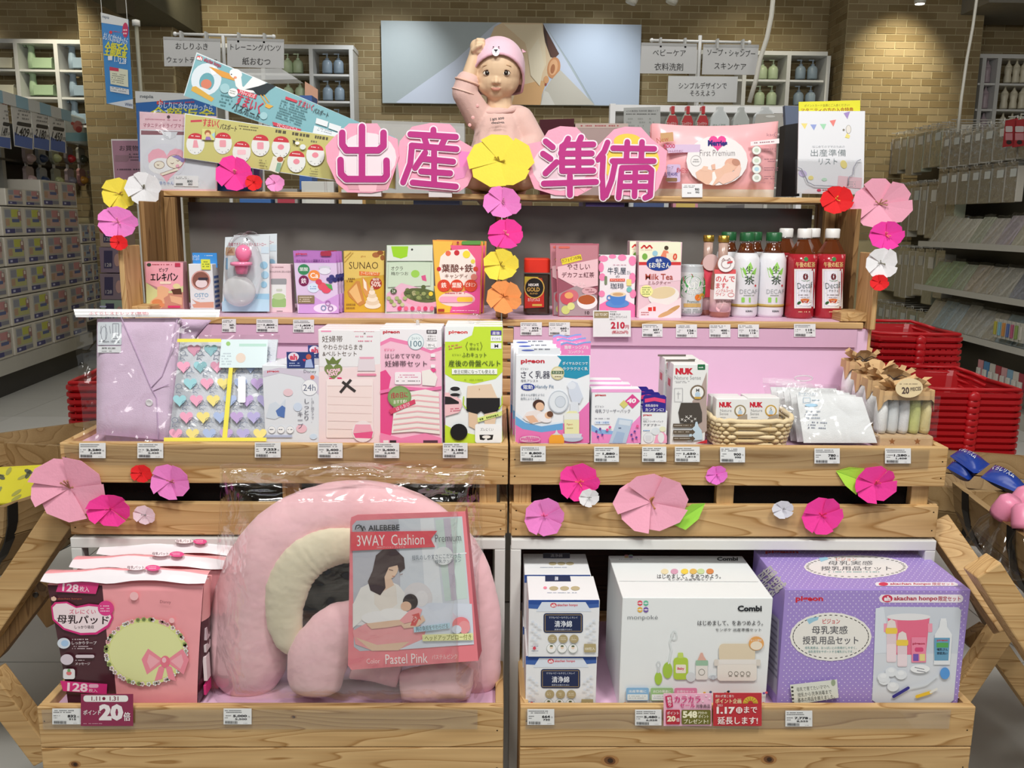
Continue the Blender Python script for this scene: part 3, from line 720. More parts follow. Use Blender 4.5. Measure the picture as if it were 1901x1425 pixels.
# canopy and price signs
ZC0=G.sz(0,190,.12);ZC1=G.sz(0,167,.12)
cz1,cz0=ZC1[1],ZC0[1];ce=G.sz(130,190,.12)[0]
t=thing('striped_canopy','blue and white striped canopy strip above the hanging price signs','canopy',G.P(ce-1,cz0,.1))
n=12;wd=.215
for k in range(n):
    m=M();G.box(m,ce-wd*(k+1),ce-wd*k,cz0,cz1,.11,.12,'C9CCC9' if k % 2 else '8FB4C4').build('stripe','plastic',t)
for k,(x0,x1,yt0,yb0,pr) in enumerate(((-60,20,188,276,'1.409'),(26,61,188,277,'1.409'),(62,92,193,280,'2.180'),(93,122,198,284,'1.450'))):
    a0,a1=G.sz(x0,230,.12)[0],G.sz(x1,230,.12)[0];zt_,zb_=cz0,G.sz(x1,yb0,.12)[1]
    t=thing('price_sign',('white hanging price sign cut by the frame edge','white hanging price sign with blue foot, nearest the grey upright','white hanging price sign reading 2.180, middle of the three whole ones','white hanging price sign reading 1.450, last before the wipes pack')[k],'price sign',G.P(a0,zb_,.11),'price signs under the canopy')
    G.box(M(),a0+.004,a1-.004,zb_,zt_,.105,.11,'C8C6C0').build('sign_board','card',t)
    p=Pr(G.off(.11),.0005,.001)
    sl=(yt0-160)/950+.0
    dy=(x1-x0)*.22
    p.poly([(x0+1,yb0-24-dy),(x0+(x1-x0)*.3,yb0-24-dy*.3),(x0+(x1-x0)*.6,yb0-24),(x1-1,yb0-20),(x1-1,yb0),(x0+1,yb0-dy)],'5468A0')
    mx=max(x0,0);
    p.rect(mx+5,(yt0+yb0)/2-5,x1-3,(yt0+yb0)/2+2,'3A3836',2,10);p.T(pr,mx+3,(yt0+yb0)/2+4,x1-7,(yt0+yb0)/2+21,'33312F',.02,11);p.T('円',x1-6,(yt0+yb0)/2+14,x1-1,(yt0+yb0)/2+21,'44423F',.01)
    p.fine(mx+6,yt0+16,x1-4,yt0+36,3,'8E8C88',10);p.fine(mx+3,yt0+3,x1-2,yt0+9,1,'B07068',12);p.done(t)
# bibs on hooks
def bib(x,y,s,c1,c2,lb):
    o=-.22;q=G.sz(x,y,o);t=thing('baby_bib',lb,'bib',G.P(q[0],q[1]-.09,o),'packed bibs hanging in two rows')
    u=lambda dx,dz,oo:G.P(q[0]+dx*s,q[1]+dz*s,oo)
    out=[(-.5,-.2),(-.42,-.42),(-.2,-.55),(.2,-.55),(.42,-.42),(.5,-.2),(.46,.15),(.5,.35),(.3,.5),(-.3,.5),(-.5,.35),(-.46,.15)]
    M().prism([u(a,b,o+.0) for a,b in out],G.n*.03,c1).build('backing','plastic',t)
    m=M();m.ball(u(0,-.2,o+.03),(.34*s,.34*s,.25*s),c2,12,8);m.build('bib_pouch','gloss',t,True)
    G.box(M(),q[0]-.16*s,q[0]+.16*s,q[1]+.5*s,q[1]+.78*s,o,o+.006,'C4C2BE').build('hanger_tag','card',t)
bc={'pink':('8D7E7C','B59A97'),'navy':('8A8E92','2E3E5E'),'lime':('8F9080','A9AE7C'),'red':('6E6664','A3262A'),'dark':('8A8880','3D4234'),'orange':('A57A76','C08A3A'),'grey':('98888A','77737C'),'mauve':('8A6A80','7A5A78')}
for k,(x,y,c) in enumerate(((48,286,'pink'),(72,287,'navy'),(97,287,'lime'),(124,288,'red'),(147,289,'dark'),(50,326,'pink'),(75,328,'navy'),(101,329,'lime'),(126,329,'grey'),(148,328,'orange'),(168,329,'mauve'))):
    bib(x,y,.165,*bc[c],f'packed {c} bib hanging in the {"upper" if k < 5 else "lower"} row, {"left" if k < 5 else "left"} aisle')
# wipes pack on top
A=G.sz(122,262,-.1);B=G.sz(163,220,-.1)
t=thing('wipes_pack','pale blue wipes pack with red print beside the price signs','pack',G.P(A[0],A[1],-.1))
m=M();G.box(m,A[0],B[0],A[1],B[1],-.2,-.1,'C9D4D6').build('pack_body','film_print',t,bevel=.02)
p=Pr(G.off(-.1),.0006,.001);p.rect(122,246,163,262,'8FBFD0');p.ell(144,234,9,10,'C98078');p.ell(146,240,6,6,'B04A48');p.ell(134,229,3,3,'C05A55');p.rect(150,230,160,232,'6A4A44');p.done(t)
# ================================================================ RIGHT AISLE GONDOLA
G2=Frame(aZ(1863,751,.12),aZ(1863,751,.12)+Vector((.020,.9998,0)))
e0,e1=-1.6,G2.sz(1590,400)[0]
t=thing('store_gondola','long store gondola at right hung with bagged baby wear','store shelf',G2.P(1,0,-.3))
G2.box(M(),e0,e1,0,.12,-.4,.05,'B4B1A8').build('base_ledge','metal',t)
G2.box(M(),e0,e1,.12,2.05,-.45,-.40,'4A463F').build('back_panel','plastic',t)
sd=[(449,1724),(529,1714),(598,1706)]
def rowz(x,y,o=0):return G2.sz(x,y,o)[1]
bay=G2.sz(1722,500)[0]
for k,(x,y) in enumerate(((1780,453),(1780,541),(1780,621))):
    z=rowz(x,y,.1);G2.box(M(),e0,bay,z-.03,z,-.4,.1,'9C9A92').build('shelf_board','metal',t);G2.box(M(),e0,bay,z-.035,z+.012,.1,.108,'BAB8B0').build('price_rail','metal',t)
for k in range(14):
    pass
PK=['BDBAAA','AEB4A0','C6C0B0','9E9D94','BAC0A6','D0CABA','A2AA92','D2D0C6','A8A098']
def hang(a,z1,w_,h,c,c2,lb,dpt=.1,o=-.1,tag_=True):
    t=thing('hanging_pack',lb,'pack',G2.P(a,z1-h,o),'bagged baby wear hanging on the right gondola')
    m=M();G2.box(m,a,a+w_,z1-h,z1,o-dpt,o,c).build('folded_cloth','fabric',t,bevel=.006)
    m=M();G2.box(m,a+.0,a+w_,z1-h-.005,z1+.035,o+.001,o+.004,'FFFFFF').build('clear_bag','crinkle',t)
    m=M();c0=a+w_/2;m.tube([G2.P(c0-.02,z1+.03,o),G2.P(c0-.02,z1+.055,o),G2.P(c0+.02,z1+.055,o),G2.P(c0+.02,z1+.03,o),G2.P(c0,z1+.02,o)],.004,'C9C7BE',6).build('hook_loop','plastic',t)
    if tag_:m=M();G2.box(m,a+w_*.08,a+w_*.6,z1-h*.3,z1-h*.08,o+.004,o+.006,c2).build('paper_label','card',t)
    G2.box(M(),c0-.003,c0+.003,z1+.045,z1+.052,-.4,o+.06,'B0AEA6').build('peg','metal',t)
rr=random.Random(5)
sts=[('top',1640,262,336,1.0),('second',1640,352,442,.9),('third',1640,462,552,.9),('fourth',1640,566,640,.9)]
cn=['grey','sage','beige','stone grey','pale green','oat','olive grey','off-white','taupe']
for rn,x,y0,y1,k in sts:
    z1,z0=rowz(x,y0,-.1),rowz(x,y1,-.1);a=e1-.15;i=0
    while a>bay:
        w_=.10+.10*rr.random();ci=rr.randrange(9);a-=w_+.02
        hang(a,z1-.01*rr.random(),w_,(z1-z0)*(.75+.2*rr.random()),PK[ci],rr.choice(('D0CEC6','B9B8AE','C2C9C6')),f'{cn[ci]} bagged garment on the {rn} peg row, {ORD[i]} out from the pillar')
        i+=1
# near bay: hanging row on top, then second row
for rn,x,y0,y1 in (('upper near',1800,246,306),('lower near',1790,318,378)):
    z1,z0=rowz(x,y0,.0),rowz(x,y1,.0);a=bay-.02;i=0
    while a>(-.05 if rn=='upper near' else .25):
        w_=.12+.06*rr.random();ci=rr.randrange(9);a-=w_+.02
        hang(a,z1,w_,z1-z0,rr.choice(('ADAA9E','B6B4AA','A3A398','B9B4A8')),rr.choice(('CFCFC8','C4C7C2')),f'pale bagged garment in the {rn} row of pegs, {ORD[i]} out from its upright',.06,0);i+=1
        i+=1
# red card packs and pink cartons at frame edge
for i,(x0,x1) in enumerate(((1865,1882),(1883,1903))):
    A,B=G2.sz(x1,270,.1),G2.sz(x0,224,.1)
    t=thing('carded_pack',f'red carded pack with dark oval, {"farther" if i == 0 else "nearer frame edge"}, top right','pack',G2.P(A[0],A[1],.1),'red carded packs')
    G2.box(M(),A[0],B[0]-.01,A[1],B[1],.09,.1,'A32430').build('card','card',t)
    p=Pr(G2.off(.1),.0004,.0008);p.rect(x0+2,234,x1-2,245,'C9BDBD',2);p.rect(x0+2,247,x1-2,260,'C08088');p.ell((x0+x1)/2,264,5,4,'2A2024');p.done(t)
# slanted bagged goods lying on the shelves
def slant(a,z,w_,h,c,lb,tilt=.55,o=.07):
    t=thing('folded_pack',lb,'pack',G2.P(a,z,o),'bagged baby wear lying on the right shelves')
    b=-G2.n*math.sin(tilt)*h+Vector((0,0,math.cos(tilt)*h));up=b.normalized();nn=(G2.d.cross(up)).normalized();nn=nn if nn.dot(G2.n)>0 else -nn
    sk=G2.d*(-.12*h)
    P=[G2.P(a,z+.004,o-.02),G2.P(a+w_,z+.004,o-.02)];P+=[P[1]+b-sk,P[0]+b-sk]
    M().prism(P,-nn*.035,c).build('folded_cloth','fabric',t,bevel=.008)
    M().grid(8,8,lambda u,v:P[0].lerp(P[1],u).lerp(P[3].lerp(P[2],u),v*1.08)+nn*(.004+.006*math.sin(9*u+5*v+a*9)),'FFFFFF').build('clear_bag','film',t,True)
for k,(x,y,tones) in enumerate(((1780,453,('B4B09C','BDB9A8','C2BFB0','A9AC97','AFA9A0','A49AA0')),(1780,541,('A3B68A','9CB086','ABB39A','B8AC98','B1AA98','B5B2A6','8E9098','B0718A')),(1780,621,('B9B4A4','9FB0B4','AEBBBE','B5B3A8','B9B8AE')))):
    z=rowz(x,y,.1);a=bay-.05;i=0
    while a>e0*.35 and i<8:
        w_=.17+.05*rr.random();a-=w_+.012;slant(a,z,w_,.24+.03*rr.random(),tones[i % len(tones)],f'slanted clear-bagged cloth on the {("upper", "middle", "lower")[k]} right shelf, {ORD[i]} out from the bay upright');i+=1
# toothbrush-like coloured packs near frame edge and hanging cards low down
pc=['B9B04A','7FB0C0','C98A4A','5A6FA8','B65A7A','8AA05A','C8C4B8','4A62A0']
A0=G2.sz(1848,600,.12)
for i in range(7):
    a=A0[0]-.055*i;z=rowz(1870,632,.12)
    t=thing('tube_pack',f'slim {("yellow", "aqua", "orange", "blue", "magenta", "olive", "white")[i]} pack standing on the lower right shelf by the frame edge','pack',G2.P(a,z,.12),'slim coloured packs')
    m=M();G2.box(m,a,a+.04,z,z+.14,.08,.1,'C4C1B6');m.build('card','card',t);m=M();G2.box(m,a+.008,a+.032,z+.02,z+.12,.1,.115,pc[i]);m.build('blister','gloss',t,bevel=.004)
for i in range(8):
    q=G2.sz(1822+i*11,690+i*4,.06)
    t=thing('carded_pack',f'small {("pink", "blue", "white", "red", "rose", "sky", "pale", "crimson")[i]} carded pack on the lowest right pegs','pack',G2.P(q[0],q[1],.06),'small carded packs low on the right')
    m=M();G2.box(m,q[0],q[0]+.07,q[1]-.1,q[1]+.09,.05,.056,('C88A90','4F83B0','C9C5BC','A84048','C99A9C','7FA6BE','CFC9BE','A03A48')[i]).build('card','card',t)
    m=M();G2.box(m,q[0]+.012,q[0]+.058,q[1]-.07,q[1]+.03,.056,.075,'CFCBC2');m.build('blister','gloss',t,bevel=.006)
for i in range(5):
    z=rowz(1790,735,.1);a=G2.sz(1770,700,.0)[0]-i*.24
    slant(a,z-.12,.2,.3,('B4B0A4','A8A89C','B9B5A8','A4A698','ACA698')[i],f'pale folded cloth on the lowest right shelf, {ORD[i]} out from the baskets',.75)
# ================================================================ MIDDLE GONDOLAS BEHIND THE STAND
Yg=5.0
t=thing('wire_gondola','white wire-backed gondola behind the pink nappy pack','store shelf',(1.5,Yg+.2,0))
A,B=aY(1143,194,Yg),aY(1490,203,Yg)
M().box((A.x,Yg,A.z-.035),(B.x,Yg+.05,A.z)).build('top_rail','metal',t)
M().box((A.x-.03,Yg,0),(A.x,Yg+.05,A.z+.005)).build('upright','metal',t);M().box((B.x,Yg,0),(B.x+.03,Yg+.05,A.z+.005)).build('upright','metal',t)
for z in (A.z-.16,A.z-.3,A.z-.45):M().tube([(A.x,Yg-.08,z),(B.x,Yg-.08,z)],.006,'E4E4E0',6).build('wire','metal',t)
M().box((A.x,Yg+.06,.1),(B.x,Yg+.08,A.z-.03),'8F8C85').build('back_panel','metal',t);M().box((A.x,Yg-.3,A.z-.62),(B.x,Yg+.05,A.z-.6),'D0D0CC').build('shelf_board','metal',t)
def pouch(x,y0,x1,y1,cap,lb,body='C9CFC9',txt=None):
    Y=Yg-.1;q=aY((x+x1)/2,y1,Y);A_,B_=aY(x,y1,Y),aY(x1,y0,Y);w2=(B_.x-A_.x)/2;h=B_.z-A_.z;cx=(A_.x+B_.x)/2
    t=thing('refill_pouch',lb,'pouch',(cx,Y,A_.z))
    out=[(-1,0),(1,0),(1.02,.3),(.95,.62),(.55,.82),(.3,.88),(.3,1.0),(-.3,1.0),(-.3,.88),(-.55,.82),(-.95,.62),(-1.02,.3)]
    M().prism([(cx+a*w2,Y-.02,A_.z+b*h) for a,b in out],(0,.05,0),body).build('pouch_body','film_print',t,bevel=.006)
    if cap:
        M().prism([(cx+a*w2*.98,Y-.024,A_.z+b*h) for a,b in [(-.9,.5),(.9,.5),(.95,.62),(.55,.82),(-.55,.82),(-.95,.62)]],(0,.003,0),'C22A30').build('red_band','card',t)
        M().box((cx-w2*.26,Y-.03,A_.z+h*.86),(cx+w2*.26,Y+.03,A_.z+h*1.12),'C8282E').build('cap','plastic',t,bevel=.003)
        p=Pr(Pl((0,Y-.024,1),(0,-1,0)),.0003,.0006);p.T('コンパクト',x+3,y1-(y1-y0)*.62,x1-3,y1-(y1-y0)*.52,'E8DCD8',.03);p.done(t)
    p=Pr(Pl((0,Y-.02,1),(0,-1,0)),.0003,.0006);
    if txt:p.T(txt,x+8,y1-(y1-y0)*.5,x1-8,y1-(y1-y0)*.38,'6E8A78',.0)
    p.fine(x+5,y1-(y1-y0)*.34,x1-5,y1-6,4,'8FA39A');p.done(t)
for i,x in enumerate((1234,1262,1290)):pouch(x,205,x+25,262,True,f'refill pouch with red cap and band, {("nearest the grey leaflet", "middle of the three", "nearest the white bag")[i]}','C3CDBF')
pouch(1315,198,1355,262,False,'white laundry refill pouch left of its grey twin','D6DCDC','洗たく洗剤');pouch(1357,199,1392,262,False,'greyer laundry refill pouch behind the pink nappy pack','C0C4C0','洗たく');pouch(1399,198,1440,240,False,'white cloud-shaped refill pouch behind the pink nappy pack','D8DCDC')
t=quadthing('product_leaflet','grey leaflet sheet on the wire gondola, three columns of print','leaflet',[(1158,200),(1226,198),(1226,270),(1158,270)],Yg-.12,.004,'BFC1BE')
p=Pr(Pl((0,Yg-.12,1),(0,-1,0)),.0003,.0005);p.T('6つの無添加 洗浄洗剤 濃縮タイプ',1163,204,1222,208,'5A5C5A',.0,-.5)
for k in range(3):p.fine(1161+21*k,210,1180+21*k,214,1,'4A4A48');p.fine(1163+21*k,218,1178+21*k,250,5,'A5A8A4',dens=.5)
p.done(t)
thc=t=quadthing('hang_card','grey rounded card with brown round seal behind the pink nappy pack','card',[(1405,212),(1462,210),(1466,236),(1398,240)],3.6,.004,'ABA8A0')
p=Pr(Pl((0,3.6,1),(0,-1,0)),.0003,.0005);p.ell(1458,215,5,5,'8A4A38');p.ell(1430,216,9,2.2,'CFCFC9');p.done(t);leg(t,1430,236,3.6)
t=quadthing('boxed_item','black carton standing between the nappy pack and the list leaflet','carton',[(1458,232),(1484,228),(1484,364),(1450,364)],2.5,.05,'17161A')
t=quadthing('boxed_item','slate-blue card pack behind the black carton','carton',[(1457,196),(1484,197),(1484,240),(1459,240)],2.62,.02,'5F6A80');leg(t,1472,238,2.63)
# low centre gondola with assorted boxed goods
Yc=3.1
t=thing('low_gondola','low white gondola behind the stand carrying assorted boxes','store shelf',(0,Yc+.2,0))
zc=aY(800,360,Yc+.1).z-.27
M().box((-.98,Yc,zc-.03),(.98,Yc+.5,zc),'C9C7C0').build('top_board','metal',t);M().box((-.97,Yc+.02,0),(.97,Yc+.48,zc-.03),'A8A59C').build('cabinet_body','metal',t)
rr=random.Random(9);x=-.95;i=0;seen={}
cols=[('blue','3E6AA8'),('grey','9A9690'),('white','CFCFCA'),('tan','B08A50'),('teal','3E8A80'),('navy','2E3450'),('sky','8AB0C8'),('brown','6A4A34'),('cream','D0C8A8'),('violet','5A4A90'),('clear-fronted','B8BCBC'),('pink','C88A9A')]
while x<.9:
    w_=.06+.11*rr.random();h=.2+.12*rr.random();n_,c=cols[i % 12]
    t=thing('boxed_item',f'{n_} box in the row behind the stand, seen under the top shelf, {"left" if x < 0 else "right"} unit {i}','carton',(x+w_/2,Yc+.1,zc),'assorted boxes behind the stand')
    sd_='left' if x<0 else 'right';kk=seen.get((n_,sd_),0);seen[(n_,sd_)]=kk+1
    t['label']=f'{n_} box in the row behind the {sd_} stand, {ORD[kk]} of that colour from the left'
    M().box((x,Yc+.04,zc),(x+w_,Yc+.3,zc+h),c).build('carton_body','card',t,bevel=.002)
    M().box((x+w_*.12,Yc+.039,zc+h*.55),(x+w_*.88,Yc+.0395,zc+h*.9),rr.choice(('D8D8D0','C9B060','B04050','40507A'))).build('front_label','card',t)
    x+=w_+.015;i+=1
t=quadthing('clear_tray','clear acrylic shelf riser behind the character sign','tray',[(690,223),(862,229),(862,372),(690,370)],3.12,.1,'B9B3A8','frosted')
t=quadthing('product_carton','dusty pink carton with red lettering behind the character sign','carton',[(1068,229),(1166,231),(1168,376),(1068,374)],3.12,.12,'B39A96')
p=Pr(Pl((0,3.12,1),(0,-1,0)),.0003,.0005);p.rect(1068,229,1166,238,'C4AFA6');p.fine(1074,231,1160,237,1,'A8484A');p.done(t)
t=quadthing('boxed_item','dark red glossy box behind the shelf beside the baby mannequin','carton',[(1002,222),(1066,220),(1068,372),(1002,372)],3.12,.12,'4A1620','gloss')
t=quadthing('salmon_card','salmon card standing before the left white shelving','card',[(566,151),(590,166),(590,300),(566,300)],3.6,.004,'D2A085');leg(t,578,296,3.6)
t=quadthing('boxed_item','blue box behind the stork banner','carton',[(556,177),(579,177),(579,370),(556,370)],3.3,.1,'3A5FA0')
t=quadthing('clear_sign_holder','clear acrylic sign holder behind the stork banner','holder',[(425,127),(522,127),(553,147),(440,149)],3.6,.1,'FFFFFF','frosted');leg(t,480,148,3.65)
# ================================================================ SHOPPING BASKETS
def basket():
    t=thing('shopping_basket','x','basket',(0,0,0))
    W,D,H=.168,.235,.20
    def ringpts(f,z):
        P=[];r=.04
        for cx,cy,a0 in ((1,1,0),(-1,1,90),(-1,-1,180),(1,-1,270)):
            for k in range(4):a=math.radians(a0+30*k);P.append(V(cx*(W*f-r)+r*math.cos(a),cy*(D*f-r)+r*math.sin(a),z))
        return P
    m=M();rings=[ringpts(.82,0),ringpts(.97,H-.02),ringpts(1.0,H-.02),ringpts(1.03,H-.012),ringpts(1.03,H),ringpts(.98,H),ringpts(.95,H-.02),ringpts(.81,.006)]
    vs=[p for r_ in rings for p in r_];n=16;fs=[]
    for i in range(len(rings)-1):
        for j in range(n):fs.append((i*n+j,i*n+(j+1) % n,(i+1)*n+(j+1) % n,(i+1)*n+j))
    fs.append(tuple(range(n))[::-1]);fs.append(tuple(range(7*n,8*n)))
    m.add(vs,fs,'B5161E').build('basket_shell','plastic',t,False)
    m=M()
    for k in range(-6,7):m.box((k*.022-.004,-D*.97-.004,.03),(k*.024+.004,-D*.93,H-.03),'B8181F')
    m.build('side_rib','plastic',t,kind='stuff')
    for s_ in (-1,1):
        m=M().tube([(-W*.95,s_*.0,H+.005),(-W*.98,s_*D*.5,H+.007),(-W*.9,s_*D*.98,H+.012),(0,s_*(D*1.0),H+.012),(W*.9,s_*D*.98,H+.012),(W*.98,s_*D*.5,H+.007),(W*.95,0,H+.005)],.007,'C01A22',8)
        m.build('handle','plastic',t,True)
    m=M().lathe([(.016,-.01),(.02,-.006),(.02,.006),(.014,.012),(0,.012)],(0,-D*1.03,H-.012),'BC1A22',14,Matrix.Rotation(math.pi/2,3,'X'));m.build('handle_hub','plastic',t,True)
    return t
bk=basket();first_bk=[True]
def stack(x,y,Y,n,rz,pitch,where):
    q=aY(x,y,Y);z=q.z-.2
    for i in range(n):
        lb=f'red shopping basket, {"topmost" if i == 0 else ("second", "third", "fourth", "fifth", "sixth", "seventh", "eighth", "ninth", "tenth", "eleventh", "twelfth", "thirteenth", "fourteenth", "fifteenth", "sixteenth", "seventeenth", "eighteenth", "nineteenth", "twentieth")[i-1]+" from the top"} of the {where} stack'
        lc=(q.x,Y,z-i*pitch)
        if first_bk[0]:bk.location=lc;bk.rotation_euler=(0,0,rz);bk['label']=lb;first_bk[0]=False
        else:dup(bk,lc,lb,rz)
        bk['group']='red shopping baskets in stacks'
stack(1748,706,2.98,15,-.06,.0215,'nearer right');stack(1664,612,3.5,17,-.06,.025,'farther right');stack(248,695,3.3,13,.1,.0255,'left')
for o in bpy.data.objects:
    if o.name.startswith('shopping_basket'):o['group']='red shopping baskets in stacks'
# ================================================================ HALF BARREL TROUGHS ON SAWHORSES
def trough(A,B,r,lb,hoops=(.3,.75),fa=.1,staves=9,cap=True):
    """half cylinder open upwards from A to B (rim centre points)"""
    A,B=Vector(A),Vector(B);t=thing('barrel_trough',lb,'planter',(A+B)/2-V(0,0,r))
    d=(B-A).normalized();s=Vector((d.y,-d.x,0)).normalized()
    def prof(f):return r*(.86+.14*math.sin(math.pi*f))
    for k in range(staves):
        a0,a1=math.pi*k/staves+.008,math.pi*(k+1)/staves-.008;m=M();P=[]
        for i in range(7):
            f=i/6;rr_=prof(f);c=A.lerp(B,f)
            for a in (a0,a1):
                for q in (rr_,rr_-.018):P.append(c+s*(math.cos(a)*q)-V(0,0,math.sin(a)*q))
        fs=[]
        for i in range(6):
            b=i*4;fs+=[(b,b+2,b+6,b+4),(b+1,b+5,b+7,b+3),(b,b+4,b+5,b+1),(b+2,b+3,b+7,b+6)]
        fs+=[(0,1,3,2),(24,26,27,25)]
        m.add(P,fs,'A8875A').build('stave','barrel_wood',t)
    for hf in hoops:
        c=A.lerp(B,hf);R_=prof(hf)+.003;m=M();P=[];fs=[]
        for i in range(17):
            a=math.pi*i/16
            for e in (-.016,.016):
                for q in (R_,R_-.002):P.append(c+d*e+s*(math.cos(a)*q)-V(0,0,math.sin(a)*q))
        for i in range(16):b=i*4;fs+=[(b,b+2,b+6,b+4),(b+1,b+5,b+7,b+3),(b,b+4,b+5,b+1),(b+2,b+3,b+7,b+6)]
        m.add(P,fs,'1E1B18').build('hoop','metal',t)
    if cap:
        for f in (fa*.4,1-fa*.4):
            c=A.lerp(B,f);q=prof(f)-.02;P=[c+s*(math.cos(math.pi*i/14)*q)-V(0,0,math.sin(math.pi*i/14)*q+.01) for i in range(15)]
            M().prism(P,d*.014,'B79A6C').build('end_board','barrel_wood',t)
    return t
def plank(a,b,w_,th,lb=None,parent=None,mat='wood_x',name='plank',side=None):
    """board from a to b, width w_ in the vertical plane, thickness th"""
    a,b=Vector(a),Vector(b);d=(b-a).normalized();n=Vector(side) if side else Vector((0,-1,0));u=d.cross(n).normalized();n=u.cross(d).normalized()
    P=[a-u*w_/2,a+u*w_/2,b+u*w_/2,b-u*w_/2];P=[p+n*th/2 for p in P]
    return M().prism(P,-n*th,'C8A878').build(name,mat,parent,bevel=.003)
# right side
ZR=.80
n0,n1=aZ(1750,893,ZR),aZ(1901,988,ZR);dd=(n1-n0).normalized();n1=n0+dd*.95;sd_=V(-dd.y,dd.x,0);sd_=sd_ if sd_.x>0 else -sd_
trough(n0+sd_*.25,n1+sd_*.25,.262,'wooden half barrel on a sawhorse at right holding pink-capped bottles',(.10,.36))
trough((1.10,2.62,ZR-.08),(2.1,2.30,ZR-.08),.24,'farther wooden half barrel at right under the blue wipes packs',(.3,.8))
t=thing('sawhorse','wooden sawhorse with crossed boards under the right half barrel','sawhorse',(1.2,1.9,0))
plank(aY(1822,1048,1.50),aY(1960,1262,1.50),.052,.05,parent=t,name='crossed_board')
plank(aY(1735,968,1.74),aY(1872,1165,1.60),.052,.05,parent=t,name='crossed_board')
plank(aY(1860,1165,1.86),aY(1770,1300,1.86),.05,.04,parent=t,name='leg');plank(aY(1845,1195,1.9),aY(1940,1330,1.9),.05,.04,parent=t,name='leg');plank(aY(1795,1060,2.1),aY(1860,1180,2.1),.05,.04,parent=t,mat='wood_brown',name='leg')
plank(aY(1790,1190,2.0),aY(1830,1165,2.0),.03,.03,parent=t,mat='wood_brown',name='stretcher')
# left side
m0_=aZ(60,927,ZR)
trough((m0_.x-.262,m0_.y-.01,ZR),(m0_.x-.17,m0_.y+.52,ZR),.265,'wooden half barrel at left with closed end board, yellow packs inside',(.035,.6),.02)
trough((-2.05,2.25,ZR-.07),(-1.27,2.98,ZR-.07),.22,'farther wooden half barrel at left before the red baskets',(.45,.9))
t=thing('sawhorse','wooden sawhorse with crossed boards under the left half barrel','sawhorse',(-1.2,1.9,0))
plank(aY(118,955,1.75),aY(-30,1175,1.75),.062,.05,parent=t,name='crossed_board');plank(aY(75,1092,1.80),aY(-12,1205,1.80),.05,.04,parent=t,mat='wood_brown',name='crossed_board')
plank(aY(-20,1250,1.75),aY(92,1400,1.75),.055,.05,parent=t,name='leg');plank(aY(60,1080,1.92),aY(110,1150,1.92),.05,.04,parent=t,mat='wood_brown',name='leg')
q=aY(67,1103,1.775);M().lathe([(.006,0),(.006,.004),(0,.005)],q,'2A241E',12,Matrix.Rotation(math.pi/2,3,'X')).build('bolt','metal',t)
# yellow packs in the left barrel
for i,(x,y,Y,rz) in enumerate(((46,900,2.16,.25),(12,905,2.10,.1))):
    q=aY(x,y,Y);mt=Matrix.Translation(q) @ Matrix.Rotation(rz,4,'Z') @ Matrix.Rotation(-1.0,4,'X')
    t=thing('yellow_pack',('yellow pack printed with grey leaves, the one farther into the left barrel','yellow leaf-printed pack nearest the frame edge in the left barrel')[i],'pack',q,'yellow packs in the left barrel')
    m=M();m.box((-.075,-.012,-.06),(.075,.012,.06),'D8CE3C',mt);m.build('pack_body','film_print',t,bevel=.005)
    m=M();r3=random.Random(3+i)
    for k in range(14):
        u,v=r3.uniform(-.06,.06),r3.uniform(-.045,.045);a=r3.uniform(0,3);P=[]
        for j in range(8):b=j*math.pi/4;P.append(mt @ V(u+.014*math.cos(b)*math.cos(a)-.006*math.sin(b)*math.sin(a),-.0128,v+.014*math.cos(b)*math.sin(a)+.006*math.sin(b)*math.cos(a)))
        m.add(P,[tuple(range(8))],r3.choice(('8A8C5A','5C5F4A','A3A04A')))
    m.build('leaf_print','ink',t,kind='stuff')
# blue wipes packs on the right
for i,(q,z) in enumerate((([(1812,881),(1763,846),(1786,834),(1838,861)],.80),([(1897,918),(1820,886),(1848,862),(1903,900)],.81),([(1800,892),(1757,868),(1770,856),(1812,880)],.775))):
    Q=[aZ(x,y,z) for x,y in q];ctr=(Q[0]+Q[2])/2
    t=thing('wipes_pack',('royal blue wipes pack, upper one on the right half barrel','royal blue wipes pack nearest the frame edge on the right barrel','royal blue wipes pack tucked behind the crate corner')[i],'pack',ctr,'royal blue wipes packs')
    def fn(u,v,s_=1):return Q[1].lerp(Q[0],u).lerp(Q[2].lerp(Q[3],u),v)+V(0,0,s_*.022*max(0,math.sin(math.pi*u)*math.sin(math.pi*v))**.5)
    m=M();m.grid(12,7,lambda u,v:fn(u,v,1),'2747A8');m.grid(12,7,lambda u,v:fn(u,v,-1),'2747A8');m.build('pack_body','foil',t,True,weld=True)
    vs,fs,a,b,d_,e=glyphs('くらしリズム',0);m=M()
    for o_ in (0,.0012):m.add([fn(.12+.6*(gx-a)/(b-a),.35+.32*(gy-d_)/(e-d_),1)+V(o_,0,.0022+o_*.2) for gx,gy in vs],fs,'E4E8F2')
    m.build('lettering','ink',t,kind='stuff')
# pink capped bottles in right barrel
for i,(x,y,Y) in enumerate(((1862,952,0),(1893,938,0),(1884,968,0),(1903,974,0))):
    q=aZ(x,y,.81-.02*(i==2));mt=(Matrix.Rotation(.5+.8*i,3,'Z') @ Matrix.Rotation(.45,3,'X'))
    t=thing('capped_bottle',('clear bottle with pink cap lying in the right barrel, inner side','clear bottle with tall pink cap at the frame edge','clear low bottle between the pink caps','clear bottle with pink cap, lowest at the frame edge')[i],'bottle',q,'pink-capped bottles in the right barrel')
    M().lathe([(.03,-.12),(.034,-.1),(.034,-.04),(.02,-.01),(.02,.0)],q,'F2E6EA',16,mt).build('bottle_body','clear',t,True)
    M().lathe([(.026,-.01),(.028,.0),(.026,.035),(.018,.045),(0,.046)],q,'E88FAE',14,mt).build('cap','plastic',t,True)

